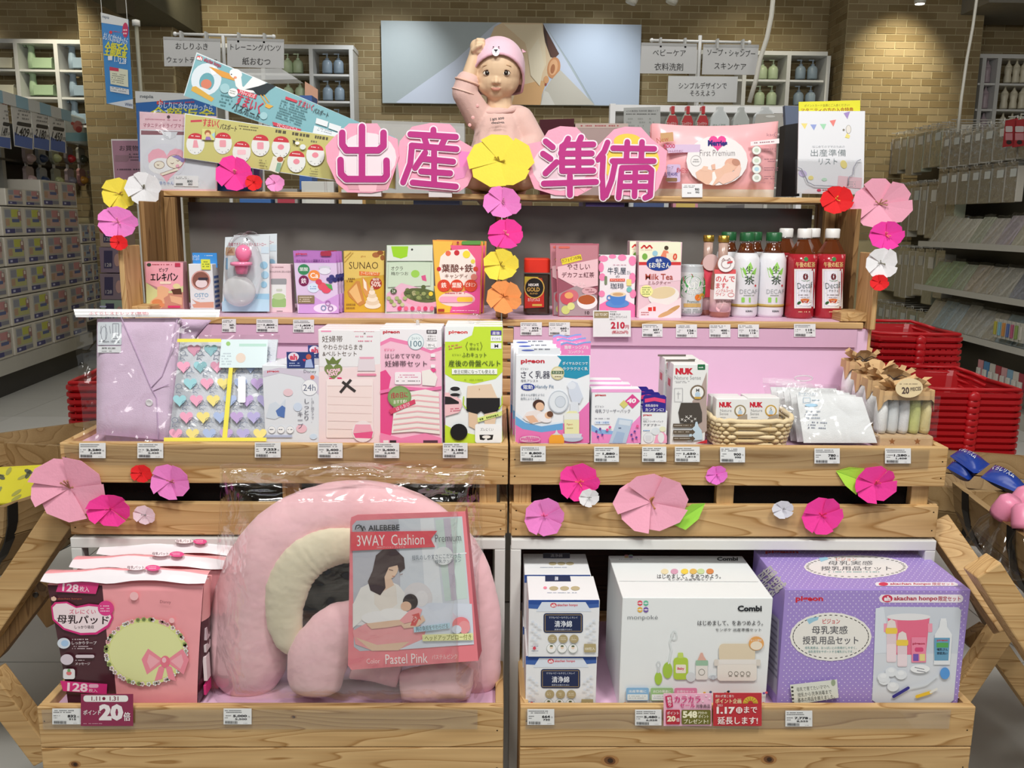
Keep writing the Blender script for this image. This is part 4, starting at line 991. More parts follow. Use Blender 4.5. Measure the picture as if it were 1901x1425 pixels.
# ================================================================ CHARACTER SIGN ON FLOWER CARDS
YS=YT1-.03
def capsule(pr,pts,w_,col):pr.line(pts,w_,col,True)
def zz(ox,oy,pts,s=3.958):return [(ox+x/s,oy+y/s) for x,y in pts]
MAG='B82F80'
def char_card(lb,outl,ch,ox,oy,strokes,deco,Y,w_=12.2):
    P=[aY(x,y,Y) for x,y in outl];t=thing('character_card',lb,'sign',(sum(p.x for p in P)/len(P),Y,ZT),'big character cards along the top shelf')
    M().prism(P,(0,.003,0),'F2A7BE').build('flower_card','paper',t)
    p=Pr(Pl((0,Y,1),(0,-1,0)),.00012,.0004)
    for f in deco:f(p)
    p.done(t,'petal_tint')
    p=Pr(Pl((0,Y-.004,1),(0,-1,0)),.00003)
    for s_ in strokes:capsule(p,zz(ox,oy,s_),w_+5,'F6E3EC')
    p.a.v=[tuple(v) for v in p.a.v];p.done(t,'white_outline')
    p=Pr(Pl((0,Y-.0055,1),(0,-1,0)),.00003)
    for s_ in strokes:capsule(p,zz(ox,oy,s_),w_,MAG)
    p.done(t,'character','character')
    M().box((P[0].x*.5+P[len(P)//2].x*.5-.03,Y+.003,ZT-.01),(P[0].x*.5+P[len(P)//2].x*.5+.03,Y+.03,ZT+.02),'D8D0D0').build('card_foot','plastic',t)
    return t
char_card('first big magenta character on a pink blossom card, nearest the stork banner',[(648,229),(700,229),(714,248),(738,258),(741,290),(730,325),(720,352),(690,358),(645,357),(625,340),(607,300),(604,272),(618,256)],'出',480,0,
    [[(760,930),(760,1310)],[(615,975),(615,1060),(645,1103),(880,1103),(918,1070),(918,975)],[(602,1175),(605,1275),(645,1315),(920,1315),(942,1285),(940,1180)]],
    [lambda p:p.ell(682,292,54,46,'F0DEE4'),lambda p:p.poly([(640,335),(725,335),(716,352),(648,352)],'DDA3AE'),lambda p:p.poly([(665,342),(700,342),(698,356),(668,356)],'F5BFC9')],YS)
char_card('second big magenta character on a pink blossom card, beside the yellow blossom',[(765,235),(800,228),(835,230),(845,240),(850,258),(880,275),(884,310),(868,345),(850,357),(800,354),(760,350),(742,335),(737,290),(742,262)],'産',480,0,
    [[(1285,952),(1285,990)],[(1115,985),(1450,1005)],[(1215,1000),(1235,1062)],[(1372,1010),(1345,1065)],[(1125,1068),(1455,1095)],[(1127,1070),(1115,1200),(1062,1338)],[(1225,1120),(1150,1232)],[(1200,1165),(1430,1187)],[(1195,1258),(1408,1272)],[(1132,1340),(1450,1370)],[(1290,1110),(1290,1350)]],
    [lambda p:p.poly([(850,280),(872,282),(876,312),(855,318)],'EF86C4'),lambda p:p.poly([(840,312),(870,308),(862,330),(845,334)],'E590BE')],YS+.004,11)
char_card('third big magenta character on a pink blossom card, right of the yellow blossom',[(1018,242),(1040,234),(1070,236),(1090,258),(1112,275),(1114,320),(1098,350),(1072,364),(1030,362),(992,350),(980,320),(978,285),(975,268),(1005,262)],'準',960,0,
    [[(210,1038),(262,1080)],[(190,1128),(245,1165)],[(208,1272),(290,1190)],[(375,1018),(322,1125)],[(330,1075),(330,1255)],[(470,1008),(445,1062)],[(345,1063),(560,1060)],[(335,1128),(548,1126)],[(335,1192),(548,1190)],[(335,1255),(560,1252)],[(450,1062),(450,1252)],[(196,1348),(580,1335)],[(388,1290),(388,1430)]],
    [lambda p:p.ell(1040,310,52,44,'EBCFD8'),lambda p:p.poly([(1000,330),(1030,310),(1040,345)],'E2C3CE'),lambda p:p.poly([(1062,340),(1100,330),(1085,356)],'F3B7C6')],YS,11)
char_card('fourth big magenta character on a pink blossom card, beside the pink nappy pack',[(1140,240),(1160,235),(1190,236),(1210,258),(1238,280),(1236,315),(1222,350),(1205,368),(1160,362),(1125,362),(1112,340),(1104,300),(1110,270)],'備',960,0,
    [[(665,1045),(640,1110),(592,1172)],[(632,1150),(625,1290),(632,1452)],[(705,1087),(1008,1092)],[(810,1042),(803,1165)],[(918,1042),(912,1168)],[(700,1182),(1005,1182)],[(722,1190),(695,1320),(652,1435)],[(770,1232),(960,1228),(988,1250),(978,1435),(940,1452)],[(768,1240),(745,1450)],[(770,1302),(980,1300)],[(765,1368),(975,1368)],[(870,1232),(862,1440)]],
    [lambda p:p.ell(1165,262,26,14,'EFCB4E'),lambda p:p.ell(1206,300,18,26,'F0D058'),lambda p:p.ell(1140,300,20,32,'F0D058')],YS+.004,10.4)
# ================================================================ ORIGAMI BLOSSOMS
def blossom(x0,y0,x1,y1,col,Y,lb,rot=0,stam='B08A4A',style=0,deep=1.0):
    A,B=aY((x0+x1)/2,y1,Y),aY((x0+x1)/2,y0,Y);cx=A.x;cz=(A.z+B.z)/2;rx=(aY(x1,(y0+y1)/2,Y).x-aY(x0,(y0+y1)/2,Y).x)/2;rz=(B.z-A.z)/2
    rn=random.Random(int(x0*31+y0));t=thing('paper_blossom',lb,'paper flower',(cx,Y,cz-rz),'folded paper blossoms pinned to the display')
    s_=(rx+rz)/2;dp=s_*.17*deep;a0=rot;c=V(cx,Y+.001,cz)
    offs=[rn.uniform(-.30,.30) for _ in range(5)]
    for k in range(5):
        b0=a0+k*72+offs[k]*50;b1=a0+(k+1)*72+offs[(k+1) % 5]*50;wv=(b1-b0)
        if k==4:b1=a0+360+offs[0]*50;wv=b1-b0
        def P(a,r,d):a=math.radians(a);return V(cx+rx*r*math.sin(a),Y-d,cz+rz*r*math.cos(a))
        j=rn.uniform(.93,1.03)
        top=[P(b0,rn.uniform(.9,.97),dp*1.15),P(b0+wv*.34,j,dp*.95),P(b0+wv*.78,j*rn.uniform(.94,1.0),dp*.55),P(b1+rn.uniform(2,8),rn.uniform(.80,.9),dp*.2)]
        vs=[c+V(0,-.001,0),*top];bk=[v+V(0,.0007,0) for v in vs]
        m=M().add(vs+bk,[(0,1,2),(0,2,3),(0,3,4),(5,7,6),(5,8,7),(5,9,8),(0,5,6,1),(1,6,7,2),(2,7,8,3),(3,8,9,4),(4,9,5,0)],col)
        m.build('petal','paper',t)
    m=M()
    for k in range(4 if s_>.03 else 3):
        a=math.radians(rn.uniform(-90,60)+k*30);r=s_*rn.uniform(.14,.24)
        e=V(cx+math.sin(a)*r,Y-dp*.5-.004,cz+math.cos(a)*r);m.tube([c+V(0,-.002,0),e],s_*.013+.0004,stam,5);m.ball(e,s_*.025+.0006,stam,6,4)
    m.build('stamen','paper',t)
    return t
def leaf(pts,Y,lb,col='9DD84A'):
    P=[aY(x,y,Y) for x,y in pts];n=len(P)//2;t=thing('paper_leaf',lb,'paper leaf',((P[0].x+P[n].x)/2,Y,min(p.z for p in P)),'green folded paper leaves')
    P=[p+V(0,-.004 if 0<i<n or i>n else 0,0) for i,p in enumerate(P)]
    for h in (P[:n+1],P[n:]+P[:1]):M().prism(h,(0,.0008,0),col).build('leaf_half','paper',t)
    P2=[P[0],P[n]];M().tube([P[0].lerp(P[n],.02)+V(0,.000,0),P[0].lerp(P[n],.98)],.0005,'82B93C',5).build('midrib','paper',t)
LP,HP,VP,WH,YE,RD,OR='F2A9C0','F5409F','EE86CE','E9E8EA','F5DF4E','E8262A','F7A15C'
Yl=YU1-.03
blossom(189,329,260,391,YE,YT1-.02,'yellow paper blossom at the top left shelf corner',10)
blossom(235,318,304,382,WH,YT1-.045,'white paper blossom at the top left shelf corner over the yellow one',30,'8A8878')
blossom(183,381,260,443,VP,Yl,'orchid-pink paper blossom on the left side post, below the yellow one',-20,'D98AA0')
blossom(205,435,240,465,RD,Yl-.01,'small red paper blossom hanging lowest on the left side post',0,'B31C20')
blossom(402,289,473,356,HP,YS-.0,'hot pink paper blossom on the top shelf edge under the yellow-green banner',5,'F08A9A')
blossom(455,323,489,354,RD,YS-.012,'small red paper blossom on the top shelf edge between two pink ones',20,'C01C20')
blossom(493,323,530,356,'F29AD0',YS-.005,'small orchid-pink paper blossom on the top shelf edge beside the first big character',-30,'D97AB0')
blossom(864,248,991,350,'F3E050',YS-.014,'large yellow paper blossom in the middle of the big characters',36,'B59A30',deep=.3)
blossom(893,345,969,405,VP,YS-.016,'orchid-pink paper blossom at the top of the centre garland',15,'D08AA8')
blossom(904,404,973,464,HP,YU1+.0,'hot pink paper blossom second in the centre garland',-8,'F29A9A')
blossom(895,460,963,522,YE,YU1-.008,'yellow paper blossom third in the centre garland',40,'A8943A')
blossom(900,518,970,582,OR,YU1-.014,'orange paper blossom lowest in the centre garland',12,'C87A3A')
blossom(1566,330,1689,427,LP,YT1-.05,'large pale pink paper blossom at the top right shelf corner',20,'B38A6A')
blossom(1517,343,1584,398,RD,YT1-.075,'red paper blossom at the top right shelf corner beside the large pink one',30,'E8B04A')
blossom(1606,408,1677,465,'EE3FA6',Yl,'magenta-pink paper blossom on the right side post',-10,'F0807A')
blossom(1601,457,1664,519,WH,Yl-.01,'white paper blossom on the right side post',25,'8A8878')
blossom(1612,508,1649,540,RD,Yl-.02,'small red paper blossom hanging lowest on the right side post',0,'C01C20')
Yb=YM1-.004
blossom(60,842,211,968,LP,Yb,'largest pale pink paper blossom, on the crate corner at lower left',8,'A87860')
blossom(164,913,252,977,HP,Yb-.012,'hot pink paper blossom on the crate above the breast-pad packs',-12,'C8407A',deep=1.5)
blossom(248,937,292,973,'EBD3DC',Yb,'small white paper blossom beside the hot pink one at lower left',20,'8A8888')
blossom(243,861,285,896,RD,Yb,'small red paper blossom on the left middle crate lip',0,'B01C1C')
blossom(279,859,358,928,VP,Yb,'orchid-pink paper blossom on the left middle crate over the dark gap',5,'B06A6A')
blossom(1034,858,1113,931,HP,Yb,'hot pink paper blossom on the right middle crate, first from the centre',-15,'F07A6A')
blossom(1073,906,1113,941,WH,Yb-.014,'small white paper blossom over the edge of a hot pink one, right crate',10,'9A9A98')
blossom(971,922,1048,994,VP,Yb,'orchid-pink paper blossom on the lower right board near the centre post',-20,'F06AA0')
blossom(1135,876,1278,988,LP,Yb,'large pale pink paper blossom with a green leaf, right crate',28,'B37A50')
blossom(1308,863,1350,899,'EE78D2',Yb,'small orchid-pink paper blossom alone on the right crate lip',0,'E060B8')
blossom(1430,927,1473,963,'DDDDE4',Yb,'small white paper blossom on the lower right board left of the hot pink one',30,'9A9A98')
blossom(1482,920,1562,992,HP,Yb,'hot pink paper blossom on the lower right board over the purple box',0,'D8285A')
blossom(1579,862,1661,934,HP,Yb-.006,'hot pink paper blossom with a leaf on the right crate lip',18,'E0506A')
leaf([(1248,973),(1262,950),(1284,934),(1309,934),(1296,962),(1272,982)],Yb+.001,'green paper leaf beside the large pale pink blossom')
leaf([(1552,874),(1575,866),(1603,868),(1601,892),(1588,917),(1568,900)],Yb+.001,'green paper leaf behind the hot pink blossom on the right crate','B4E24C')
# ================================================================ BABY MANNEQUIN
YD=2.45
def dp_(x,y,dy=0):return aY(x,y,YD+dy)
def remesh(m,voxel,colfn,name,parent,mat='skin',smooth_it=2):
    off=parent.location
    me=bpy.data.meshes.new(name);me.from_pydata([(p[0]-off.x,p[1]-off.y,p[2]-off.z) for p in m.v],[],m.f)
    o=bpy.data.objects.new(name,me);C.objects.link(o)
    r=o.modifiers.new('r','REMESH');r.mode='VOXEL';r.voxel_size=voxel;r.use_smooth_shade=True
    s_=o.modifiers.new('s','SMOOTH');s_.factor=.5;s_.iterations=smooth_it
    dg=bpy.context.evaluated_depsgraph_get();me2=bpy.data.meshes.new_from_object(o.evaluated_get(dg));o.modifiers.clear();o.data=me2;bpy.data.meshes.remove(me)
    at=me2.color_attributes.new('Col','FLOAT_COLOR','CORNER');buf=[]
    for poly in me2.polygons:buf.extend(lin(colfn(Vector(poly.center)+off))*poly.loop_total)
    at.data.foreach_set('color',buf);me2.materials.clear();me2.materials.append(MATS[mat]);o.parent=parent
    return o
base=dp_(925,358);root=thing('baby_mannequin','baby mannequin in pink bear hat with one fist raised, seated on the top shelf','mannequin',(base.x,YD,ZT))
hc=dp_(924,134,.0);U=YD/1592*1.0  # metres per pixel there
def E(m,x,y,dy,rx,ry,rz,mt=None):m.ball(aY(x,y,YD+dy)if dy<.2 else dp_(x,y,dy),(rx*U,ry*U,rz*U),'FFFFFF',28,18,mt)
def cap2(m,a,b,ra,rb,n=14):
    a,b=Vector(a),Vector(b);k=[a.lerp(b,i/6) for i in range(7)];m.tube(k,[ra+(rb-ra)*i/6 for i in range(7)],'FFFFFF',n);m.ball(a,ra,'FFFFFF',14,9);m.ball(b,rb,'FFFFFF',14,9)
m=M()
E(m,925,126,.0,43,47,48);E(m,923,148,-.008,39.5,37,33);E(m,903,158,-.026,16,15,14);E(m,940,159,-.026,16,15,14);E(m,921,171,-.024,15,16,13)
E(m,921,118,-.028,30,24,22)
cap2(m,dp_(921,144,-.063),dp_(921,151.5,-.069),.0042,.0062)
m.ball(dp_(916,153,-.0640),.0048,'FFFFFF',12,8);m.ball(dp_(926,153,-.0640),.0048,'FFFFFF',12,8)
m.ball(dp_(920.5,164.2,-.0570),(.0150,.0035,.0026),'FFFFFF',14,8);m.ball(dp_(920.5,167.2,-.0560),(.0105,.0032,.0026),'FFFFFF',14,8)
# ears
for x,dx in ((967,1),(884,-1)):m.ball(dp_(x,147,.005),(.007,.012,.016),'FFFFFF',12,10)
# brow ridge
for x in (905,940):m.ball(dp_(x,125,-.048),(.020,.012,.007),'FFFFFF',12,8)
# neck, torso
cap2(m,dp_(926,175,.01),dp_(928,205,.01),.034,.036)
cap2(m,dp_(926,244,.01),dp_(926,290,.0),.058,.072);cap2(m,dp_(897,217,.01),dp_(962,220,.01),.030,.030);cap2(m,dp_(926,290,0),dp_(926,335,0),.074,.072)
# raised arm
sh,el,wr,fi=dp_(888,216,0),dp_(862,172,-.03),dp_(880,106,-.035),dp_(886,86,-.035)
cap2(m,sh,el,.030,.0235);cap2(m,el,wr,.0235,.0160);cap2(m,wr,fi,.0155,.017)
m.ball(fi,(.020,.017,.019),'FFFFFF',16,10)
for k in range(4):  # curled fingers wrap the palm at its camera-right side
    z0=74+k*7.4;a=dp_(887,z0,-.052);b=dp_(897.5-abs(k-1.2)*.8,z0+.5,-.050);c_=dp_(899-abs(k-1.2),z0+1,-.033);d_=dp_(892,z0+1.5,-.028)
    r=(.0058,.0062,.006,.0052)[k];cap2(m,a,b,r,r*.95,8);cap2(m,b,c_,r*.95,r*.85,8);cap2(m,c_,d_,r*.85,r*.75,8)
cap2(m,dp_(878,93,-.055),dp_(886,86,-.064),.0068,.006,8);cap2(m,dp_(886,86,-.064),dp_(893,83,-.064),.006,.005,8)
# lowered arm with hand resting on the lap
s2,e2,w2=dp_(966,224,0),dp_(990,262,-.005),dp_(975,298,-.055)
cap2(m,s2,e2,.029,.024);cap2(m,e2,w2,.023,.0165);m.ball(dp_(968,305,-.07),(.018,.017,.014),'FFFFFF',14,10)
for k in range(4):
    a=dp_(972-k*5.5,309,-.078);b=dp_(968-k*5.5,320,-.086);c_=dp_(966-k*5.2,326,-.080);cap2(m,a,b,.0055,.005,8);cap2(m,b,c_,.005,.0042,8)
cap2(m,dp_(957,302,-.075),dp_(948,308,-.082),.006,.005,8)
# legs folded forward and down
for sx in (-1,1):
    h0=dp_(926+sx*22,335,0);h0.z=ZT+.045;k0=V(h0.x+sx*.035,YT1+.02,ZT+.047);k1=V(k0.x+sx*.02,YT1+.055,ZT+.028)
    cap2(m,h0,k0,.044,.036);cap2(m,k0,V(k0.x-sx*.05,YT1+.05,ZT+.024),.032,.022)
    f0=V(k0.x-sx*.05,YT1+.05,ZT+.022);cap2(m,f0,f0+V(-sx*.035,-.02,-.002),.018,.014)
LIPZ0,LIPZ1=dp_(920,169.5,-.062).z,dp_(920,162.3,-.062).z;MX=dp_(920.5,165,-.062).x
def skc(c):
    if c.y<YD-.056 and LIPZ0<c.z<LIPZ1 and abs(c.x-MX)<.0150*(1-((c.z-(LIPZ0+LIPZ1)/2)/(.011))**2*.6):return 'C98C78'
    return 'DDBE9C'
body=remesh(m,.0030,skc,'body',root,smooth_it=2)
from mathutils.bvhtree import BVHTree
_bv=BVHTree.FromPolygons([v.co+root.location for v in body.data.vertices],[tuple(p.vertices) for p in body.data.polygons])
def onb(x,y):
    h=_bv.ray_cast(CAM,ray(x,y).normalized());return h[0] if h[0] else dp_(x,y,-.06)
# eyes, brows
for x in (904.5,939.5):
    q=onb(x,135.5)+V(0,.0022,0);M().ball(q,(.0112,.006,.0070),'E2DACC',16,10).build('eye','gloss',root,True)
    M().ball(q+V(.0,-.0020,.0002),(.0072,.0052,.0066),'241A14',14,10).build('iris','gloss',root,True)
    M().tube([q+V(-.0125,-.001,-.0005),q+V(-.007,-.0045,.0058),q+V(0,-.0055,.0076),q+V(.007,-.0045,.0058),q+V(.0125,-.001,-.0005)],[.0006,.0012,.0014,.0012,.0006],'7A5A44',6).build('upper_lid','skin',root,True)
for x,sx in ((903,-1),(941,1)):
    q=onb(x,122);M().tube([q+V(-.012,.004,-.001),q+V(0,-.0005,.0022),q+V(.012,.004,-.001)],[.0006,.0013,.0006],'C9A37C',6).build('eyebrow','skin',root,True)
# hat: dome plus rolled brim cut on a slanting curve
rim=[(883,168),(884,148),(890,128),(903,113),(920,107.5),(937,110),(952,121),(962,137),(969,152),(973,163)]
m=M();P=[];NN=28
hcx,hcy,hcz=hc.x+.001,YD+.004,dp_(925,128).z
import bisect
def brimz(a):
    # a azimuth: -90 = towards camera; returns height of brim
    s_=math.sin(a);f=(1-s_)/2;hi=dp_(920,109).z;lo=dp_(920,168).z
    return lo+(hi-lo)*max(0,-s_)**.75
nu,nv=32,12;vs=[];fs=[]
for j in range(nv+1):
    for i in range(nu):
        a=2*math.pi*i/nu;zb=brimz(a);zt_=dp_(925,68).z;f=j/nv
        z=zb+(zt_-zb)*math.sin(f*math.pi/2)**(1.0 if math.sin(a)<0 else .9);k=(z-hcz)/(zt_-hcz+.0005);k=max(min(k,1),-.9)
        r=math.sqrt(max(0,1-abs(k)**2.3)) if k>0 else math.sqrt(1-abs(k)**2*.45);rx,ry=.0735,.0845
        if j==nv:r=0
        vs.append(V(hcx+rx*r*math.cos(a),hcy+ry*r*math.sin(a),z))
for j in range(nv):
    for i in range(nu):fs.append((j*nu+i,j*nu+(i+1) % nu,(j+1)*nu+(i+1) % nu,(j+1)*nu+i))
M().add(vs,fs,'E9C3D2').build('hat','fabric',root,True,weld=True)
M().tube([vs[i]+V(0,0,-.000) for i in range(nu)],.0035,'DDAFBE',8,closed=True).build('hat_hem','fabric',root,True)
m=M();q=V(hcx+.064,YD+.01,dp_(975,92).z);m.prism([q+V(0,0,.004),q+V(.012,0,-.004),q+V(.002,0,-.006)],(0,.004,0),'D9A9B8');m.build('hat_tag','fabric',root)
# bear face on hat
def onhat(x,y,d=.0012):
    r_=ray(x,y);o=CAM-V(hcx,hcy,hcz);zt_=dp_(925,68).z-hcz;S=V(1/.0735,1/.0845,1/(zt_*1.0));a_=V(r_.x*S.x,r_.y*S.y,r_.z*S.z);b_=V(o.x*S.x,o.y*S.y,o.z*S.z)
    A_=a_.dot(a_);B_=2*a_.dot(b_);C_=b_.dot(b_)-1.09;D_=max(B_*B_-4*A_*C_,0);return CAM+r_*((-B_-math.sqrt(D_))/(2*A_)-d)
class Hat:
    def at(s,x,y,h):return onhat(x,y,h)
p=Pr(Hat(),.0003,.0022);p.ell(920.5,96,7,8,'EDE6F0');p.poly([(916.5,91.5),(924.5,91.5),(922,95),(919,95)],'1C1B22');p.rect(920,94,921,98,'1C1B22');p.ell(916,87,1.5,1.2,'33303A',-40);p.ell(926,87,1.5,1.2,'33303A',40);p.done(root,'bear_face')
# shirt: remeshed shell over torso, with sleeves
m=M()
cap2(m,dp_(926,244,.005),dp_(926,292,.0),.068,.082);cap2(m,dp_(898,218,.01),dp_(962,220,.01),.036,.036);cap2(m,dp_(926,292,0),dp_(926,338,0),.084,.082)
eu=sh.lerp(el,1.0);cap2(m,sh,el,.039,.034);cap2(m,el,el.lerp(wr,.28),.034,.032)
cap2(m,s2,e2,.039,.035);cap2(m,e2,e2.lerp(w2,.45),.035,.033)
remesh(m,.004,lambda c:'DDB9B0','shirt',root,'fabric',3)
cuff=el.lerp(wr,.31);ax=(wr-el).normalized();x1=ax.orthogonal().normalized();y1=ax.cross(x1)
M().tube([cuff+(x1*math.cos(a)+y1*math.sin(a))*.0325 for a in [k*math.pi/10 for k in range(20)]],.003,'E3B9A6',6,closed=True).build('cuff','fabric',root,True)
cuff=el.lerp(wr,.02);M().tube([cuff+(x1*math.cos(a)+y1*math.sin(a))*.0345 for a in [k*math.pi/10 for k in range(20)]],.0018,'E6C4B6',6,closed=True).build('cuff','fabric',root,True)
nk=dp_(928,201,-.0);M().tube([nk+V(math.cos(a)*.046,math.sin(a)*.043,-.004-.012*max(0,-math.sin(a))+.005*math.cos(a)) for a in [k*math.pi/14 for k in range(28)]],.0055,'D9B3AB',8,closed=True).build('collar','fabric',root,True)
p=Pr(Pl((0,YD-.082,1),(0,-1,0)),.0001,.0);p.T('i am soo',910,217,936,223,'3A3436',.03,-8);p.T('design',912,225,936,231,'3A3436',.03,-2);p.done(root)
m=M()
for x,y in ((886,196),(872,232),(878,218)):m.lathe([(.0045,0),(.0045,.002),(0,.0028)],aY(x,y,YD-.075 if y>200 else YD-.045),'E3A9A6',12,Matrix.Rotation(math.pi/2,3,'X'))
m.build('snap_button','plastic',root,kind='stuff')

# ================================================================ PRODUCTS
def carton(name,lb,cat,x0,y0,x1,Y,D,zb,col,group=None,mat='card',side=None,bev=.0012,ym=None):
    ym=ym if ym is not None else y0+60;X0,X1=aY(x0,ym,Y).x,aY(x1,ym,Y).x;zt_=aY((x0+x1)/2,y0,Y).z
    t=thing(name,lb,cat,((X0+X1)/2,Y+D/2,zb),group)
    M().box((X0,Y,zb),(X1,Y+D,zt_),col).build('carton_body',mat,t,bevel=bev)
    t['_g']=(X0,X1,zt_);return t,Pr(Pl((0,Y,0),(0,-1,0))),(X0,X1,zt_)
def behind(t,n,dy,lbs,dz=0,dx=0):
    for k in range(n):dup(t,(t.location.x+dx*(k+1),t.location.y+dy*(k+1),t.location.z+dz*(k+1)),lbs[k])
def top(z):return Pr(Pl((0,0,z),(0,0,1)))
RDP='C8313F'
def pigeon(p,x0,y0,x1,y1,col=RDP):p.T('pigeon',x0,y0,x1,y1,col,.035)
# ---------- price cards
def price(x0,y0,x1,y1,a,b,Y,lb,grp='white shelf price cards'):
    P=[aY(x,y,Y) for x,y in ((x0,y0),(x1,y0),(x1,y1),(x0,y1))];t=thing('price_card',lb,'price card',((P[0].x+P[1].x)/2,Y,P[2].z),grp)
    M().prism(P,(0,.0008,0),'E6E7E6').build('card','card',t)
    w_,h=x1-x0,y1-y0;p=Pr(Pl((0,Y,0),(0,-1,0)))
    p.fine(x0+w_*.05,y0+h*.07,x0+w_*.8,y0+h*.3,2,'4A4A4E',dens=.9);p.fine(x0+w_*.05,y0+h*.4,x0+w_*.3,y0+h*.5,1,'4A4A4E');p.fine(x0+w_*.05,y0+h*.54,x0+w_*.2,y0+h*.62,1,'4A4A4E')
    wa=w_*(.10*len(a));p.T(a,x0+w_*.84-wa,y0+h*.38,x0+w_*.84,y0+h*.55,'26262A',.035);p.T('円',x0+w_*.88,y0+h*.46,x0+w_*.94,y0+h*.56,'4A4A4E')
    wa=w_*(.085*len(b));p.T(b,x0+w_*.84-wa,y0+h*.60,x0+w_*.84,y0+h*.72,'2E2E32',.03)
    m=x0+w_*.06
    r_=random.Random(int(x0))
    while m<x0+w_*.5:bw_=w_*.008*(1+r_.randrange(3));p.rect(m,y0+h*.76,m+bw_,y0+h*.93,'3A3A3E');m+=bw_+w_*.014
    p.fine(x0+w_*.72,y0+h*.86,x0+w_*.9,y0+h*.93,1,'8A8A8E');p.done(t);return t
Yq=YU1-.003
for x0,y0,x1,a,b,lb in ((412,592,438,'369','405','price card reading 369 on the upper rail, partly behind the pyjama bag'),(476,592,516,'1,800','1,944','price card reading 1,800 on the upper left rail under the small oil box'),(544,593,583,'1,409','1,521','price card reading 1,409 under the lilac supplement pouches'),
    (966,598,1006,'973','1,050','price card reading 973 under the instant coffee jar'),(1019,598,1058,'660','712','price card half behind the pink breast-pump flags'),(1192,601,1230,'557','601','price card reading 557 under the milk tea carton'),(1255,602,1294,'126','136','price card reading 126 under the drink can'),(1317,602,1356,'400','432','price card reading 400 under the small wine bottles'),(1370,602,1409,'110','118','price card reading 110 under the green tea bottles'),(1474,601,1514,'110','118','price card reading 110 under the red tea bottles')):
    price(x0,y0,x1,y0+24,a,b,Yq,lb)
Yq=YM1-.0045
for x0,y0,x1,a,b,lb in ((147,822,196,'3,280','3,608','price card reading 3,280 below the lilac pyjama bag'),(255,822,303,'2,200','2,420','price card reading 2,200 below the heart-patterned case'),(473,821,521,'7,223','7,945','price card reading 7,223 below the skin-cream carton'),(590,822,636,'2,400','2,640','price card reading 2,400 below the pale pink belly-band box'),(694,822,741,'2,400','2,640','price card reading 2,400 below the striped belly-band box'),(822,822,868,'3,180','3,498','price card reading 3,180 below the lime pelvis-belt box'),
    (966,828,1013,'8,800','9,680','price card reading 8,800 below the breast-pump box'),(1103,829,1149,'1,880','2,068','price card reading 1,880 below the milk freezer-bag box'),(1192,829,1237,'480','528','price card reading 480 below the adapter box'),(1253,829,1299,'1,650','1,815','price card reading 1,650 below the tall feeding-bottle box'),(1337,830,1383,'900','990','price card reading 900 below the wicker basket'),(1512,832,1559,'780','858','price card reading 780 below the white gauze packs'),(1643,832,1691,'1,280','1,408','price card reading 1,280 below the paper-topped gauze bags')):
    price(x0,y0,x1,y0+28,a,b,Yq,lb)
Yq=YB1-.0045
for x0,y0,x1,a,b,lb in ((97,1315,150,'832','915','price card reading 832 left of the dark red points card'),(415,1315,467,'5,000','5,500','price card reading 5,000 below the bagged nursing pillow'),(979,1316,1029,'664','730','price card reading 664 below the cotton cartons'),(1179,1317,1228,'5,480','6,028','price card reading 5,480 left of the pink sale card'),(1458,1319,1508,'7,778','8,555','price card reading 7,778 below the purple set box')):
    price(x0,y0,x1,y0+29,a,b,Yq,lb)
def promo(x0,y0,x1,y1,col,Y,lb,cat='price card',name='promotion_card'):
    P=[aY(x,y,Y) for x,y in ((x0,y0),(x1,y0),(x1,y1),(x0,y1))];t=thing(name,lb,cat,((P[0].x+P[1].x)/2,Y,P[2].z))
    M().prism(P,(0,.001,0),col).build('card','card',t);return t,Pr(Pl((0,Y,0),(0,-1,0)))
t,p=promo(1101,576,1171,625,'E9E9E8',YU1-.012,'white price card reading 210 standing out from the upper rail')
p.rect(1103,578,1130,590,'9A8A62');p.T('GO TO EAT',1105,581,1128,586,'EDE8D8',.02);p.fine(1132,577,1150,580,1,'6A6A6A');p.T('牛乳屋さんの',1132,581,1152,585,'3A3A3A');p.T('やさしいカフェインレス',1132,586,1164,590,'3A3A3A');p.T('8本入り',1132,591,1142,594,'3A3A3A')
p.T('210',1134,597,1160,610,'C22740',.04);p.T('円',1161,603,1167,610,'C22740',.02);p.T('(税込226円)',1136,613,1166,620,'C22740',.03);p.done(t)
t,p=promo(150,1288,247,1347,'8E2A50',YB1-.008,'dark red points card with large white 20')
p.rect(155,1290,238,1302,'EFEDEA',5);p.T('1.11    1.31',170,1292,220,1300,'7A2440',.02);p.ell(193,1296,3,3,'7A2440');p.T('20',184,1306,229,1337,'F0E8EA',.06);p.T('ポイント',155,1317,187,1326,'F0E8EA',.04);p.T('倍',230,1321,242,1337,'F0E8EA',.05);p.fine(154,1341,200,1344,1,'D8A8B8');p.done(t)
t,p=promo(1232,1287,1321,1347,'F0B8CF',YB1-.007,'pink sale card reading 548 points beside the red card')
for k in range(14):p.rect(1236+6.1*k,1289+(k % 3)*5,1239+6.1*k,1292+(k % 3)*5,'F7DCE6')
p.rect(1236,1290,1248,1312,'C8285A',2,-8);p.T('初売り',1239,1292,1246,1310,'F5E6EA',.03,-8,vert=True)
p.T('カラカラ',1252,1291,1300,1303,'D0307A',.06);p.T('セール',1262,1304,1290,1312,'D0307A',.05);p.T('対象商品',1292,1306,1318,1313,'3A2A2A',.02)
p.rect(1236,1316,1262,1343,'B8283A',2);p.T('ポイント',1238,1319,1260,1325,'F5E6EA',.03);p.T('20',1238,1327,1254,1338,'F7E6C8',.05);p.T('倍',1255,1331,1261,1338,'F5E6EA',.03)
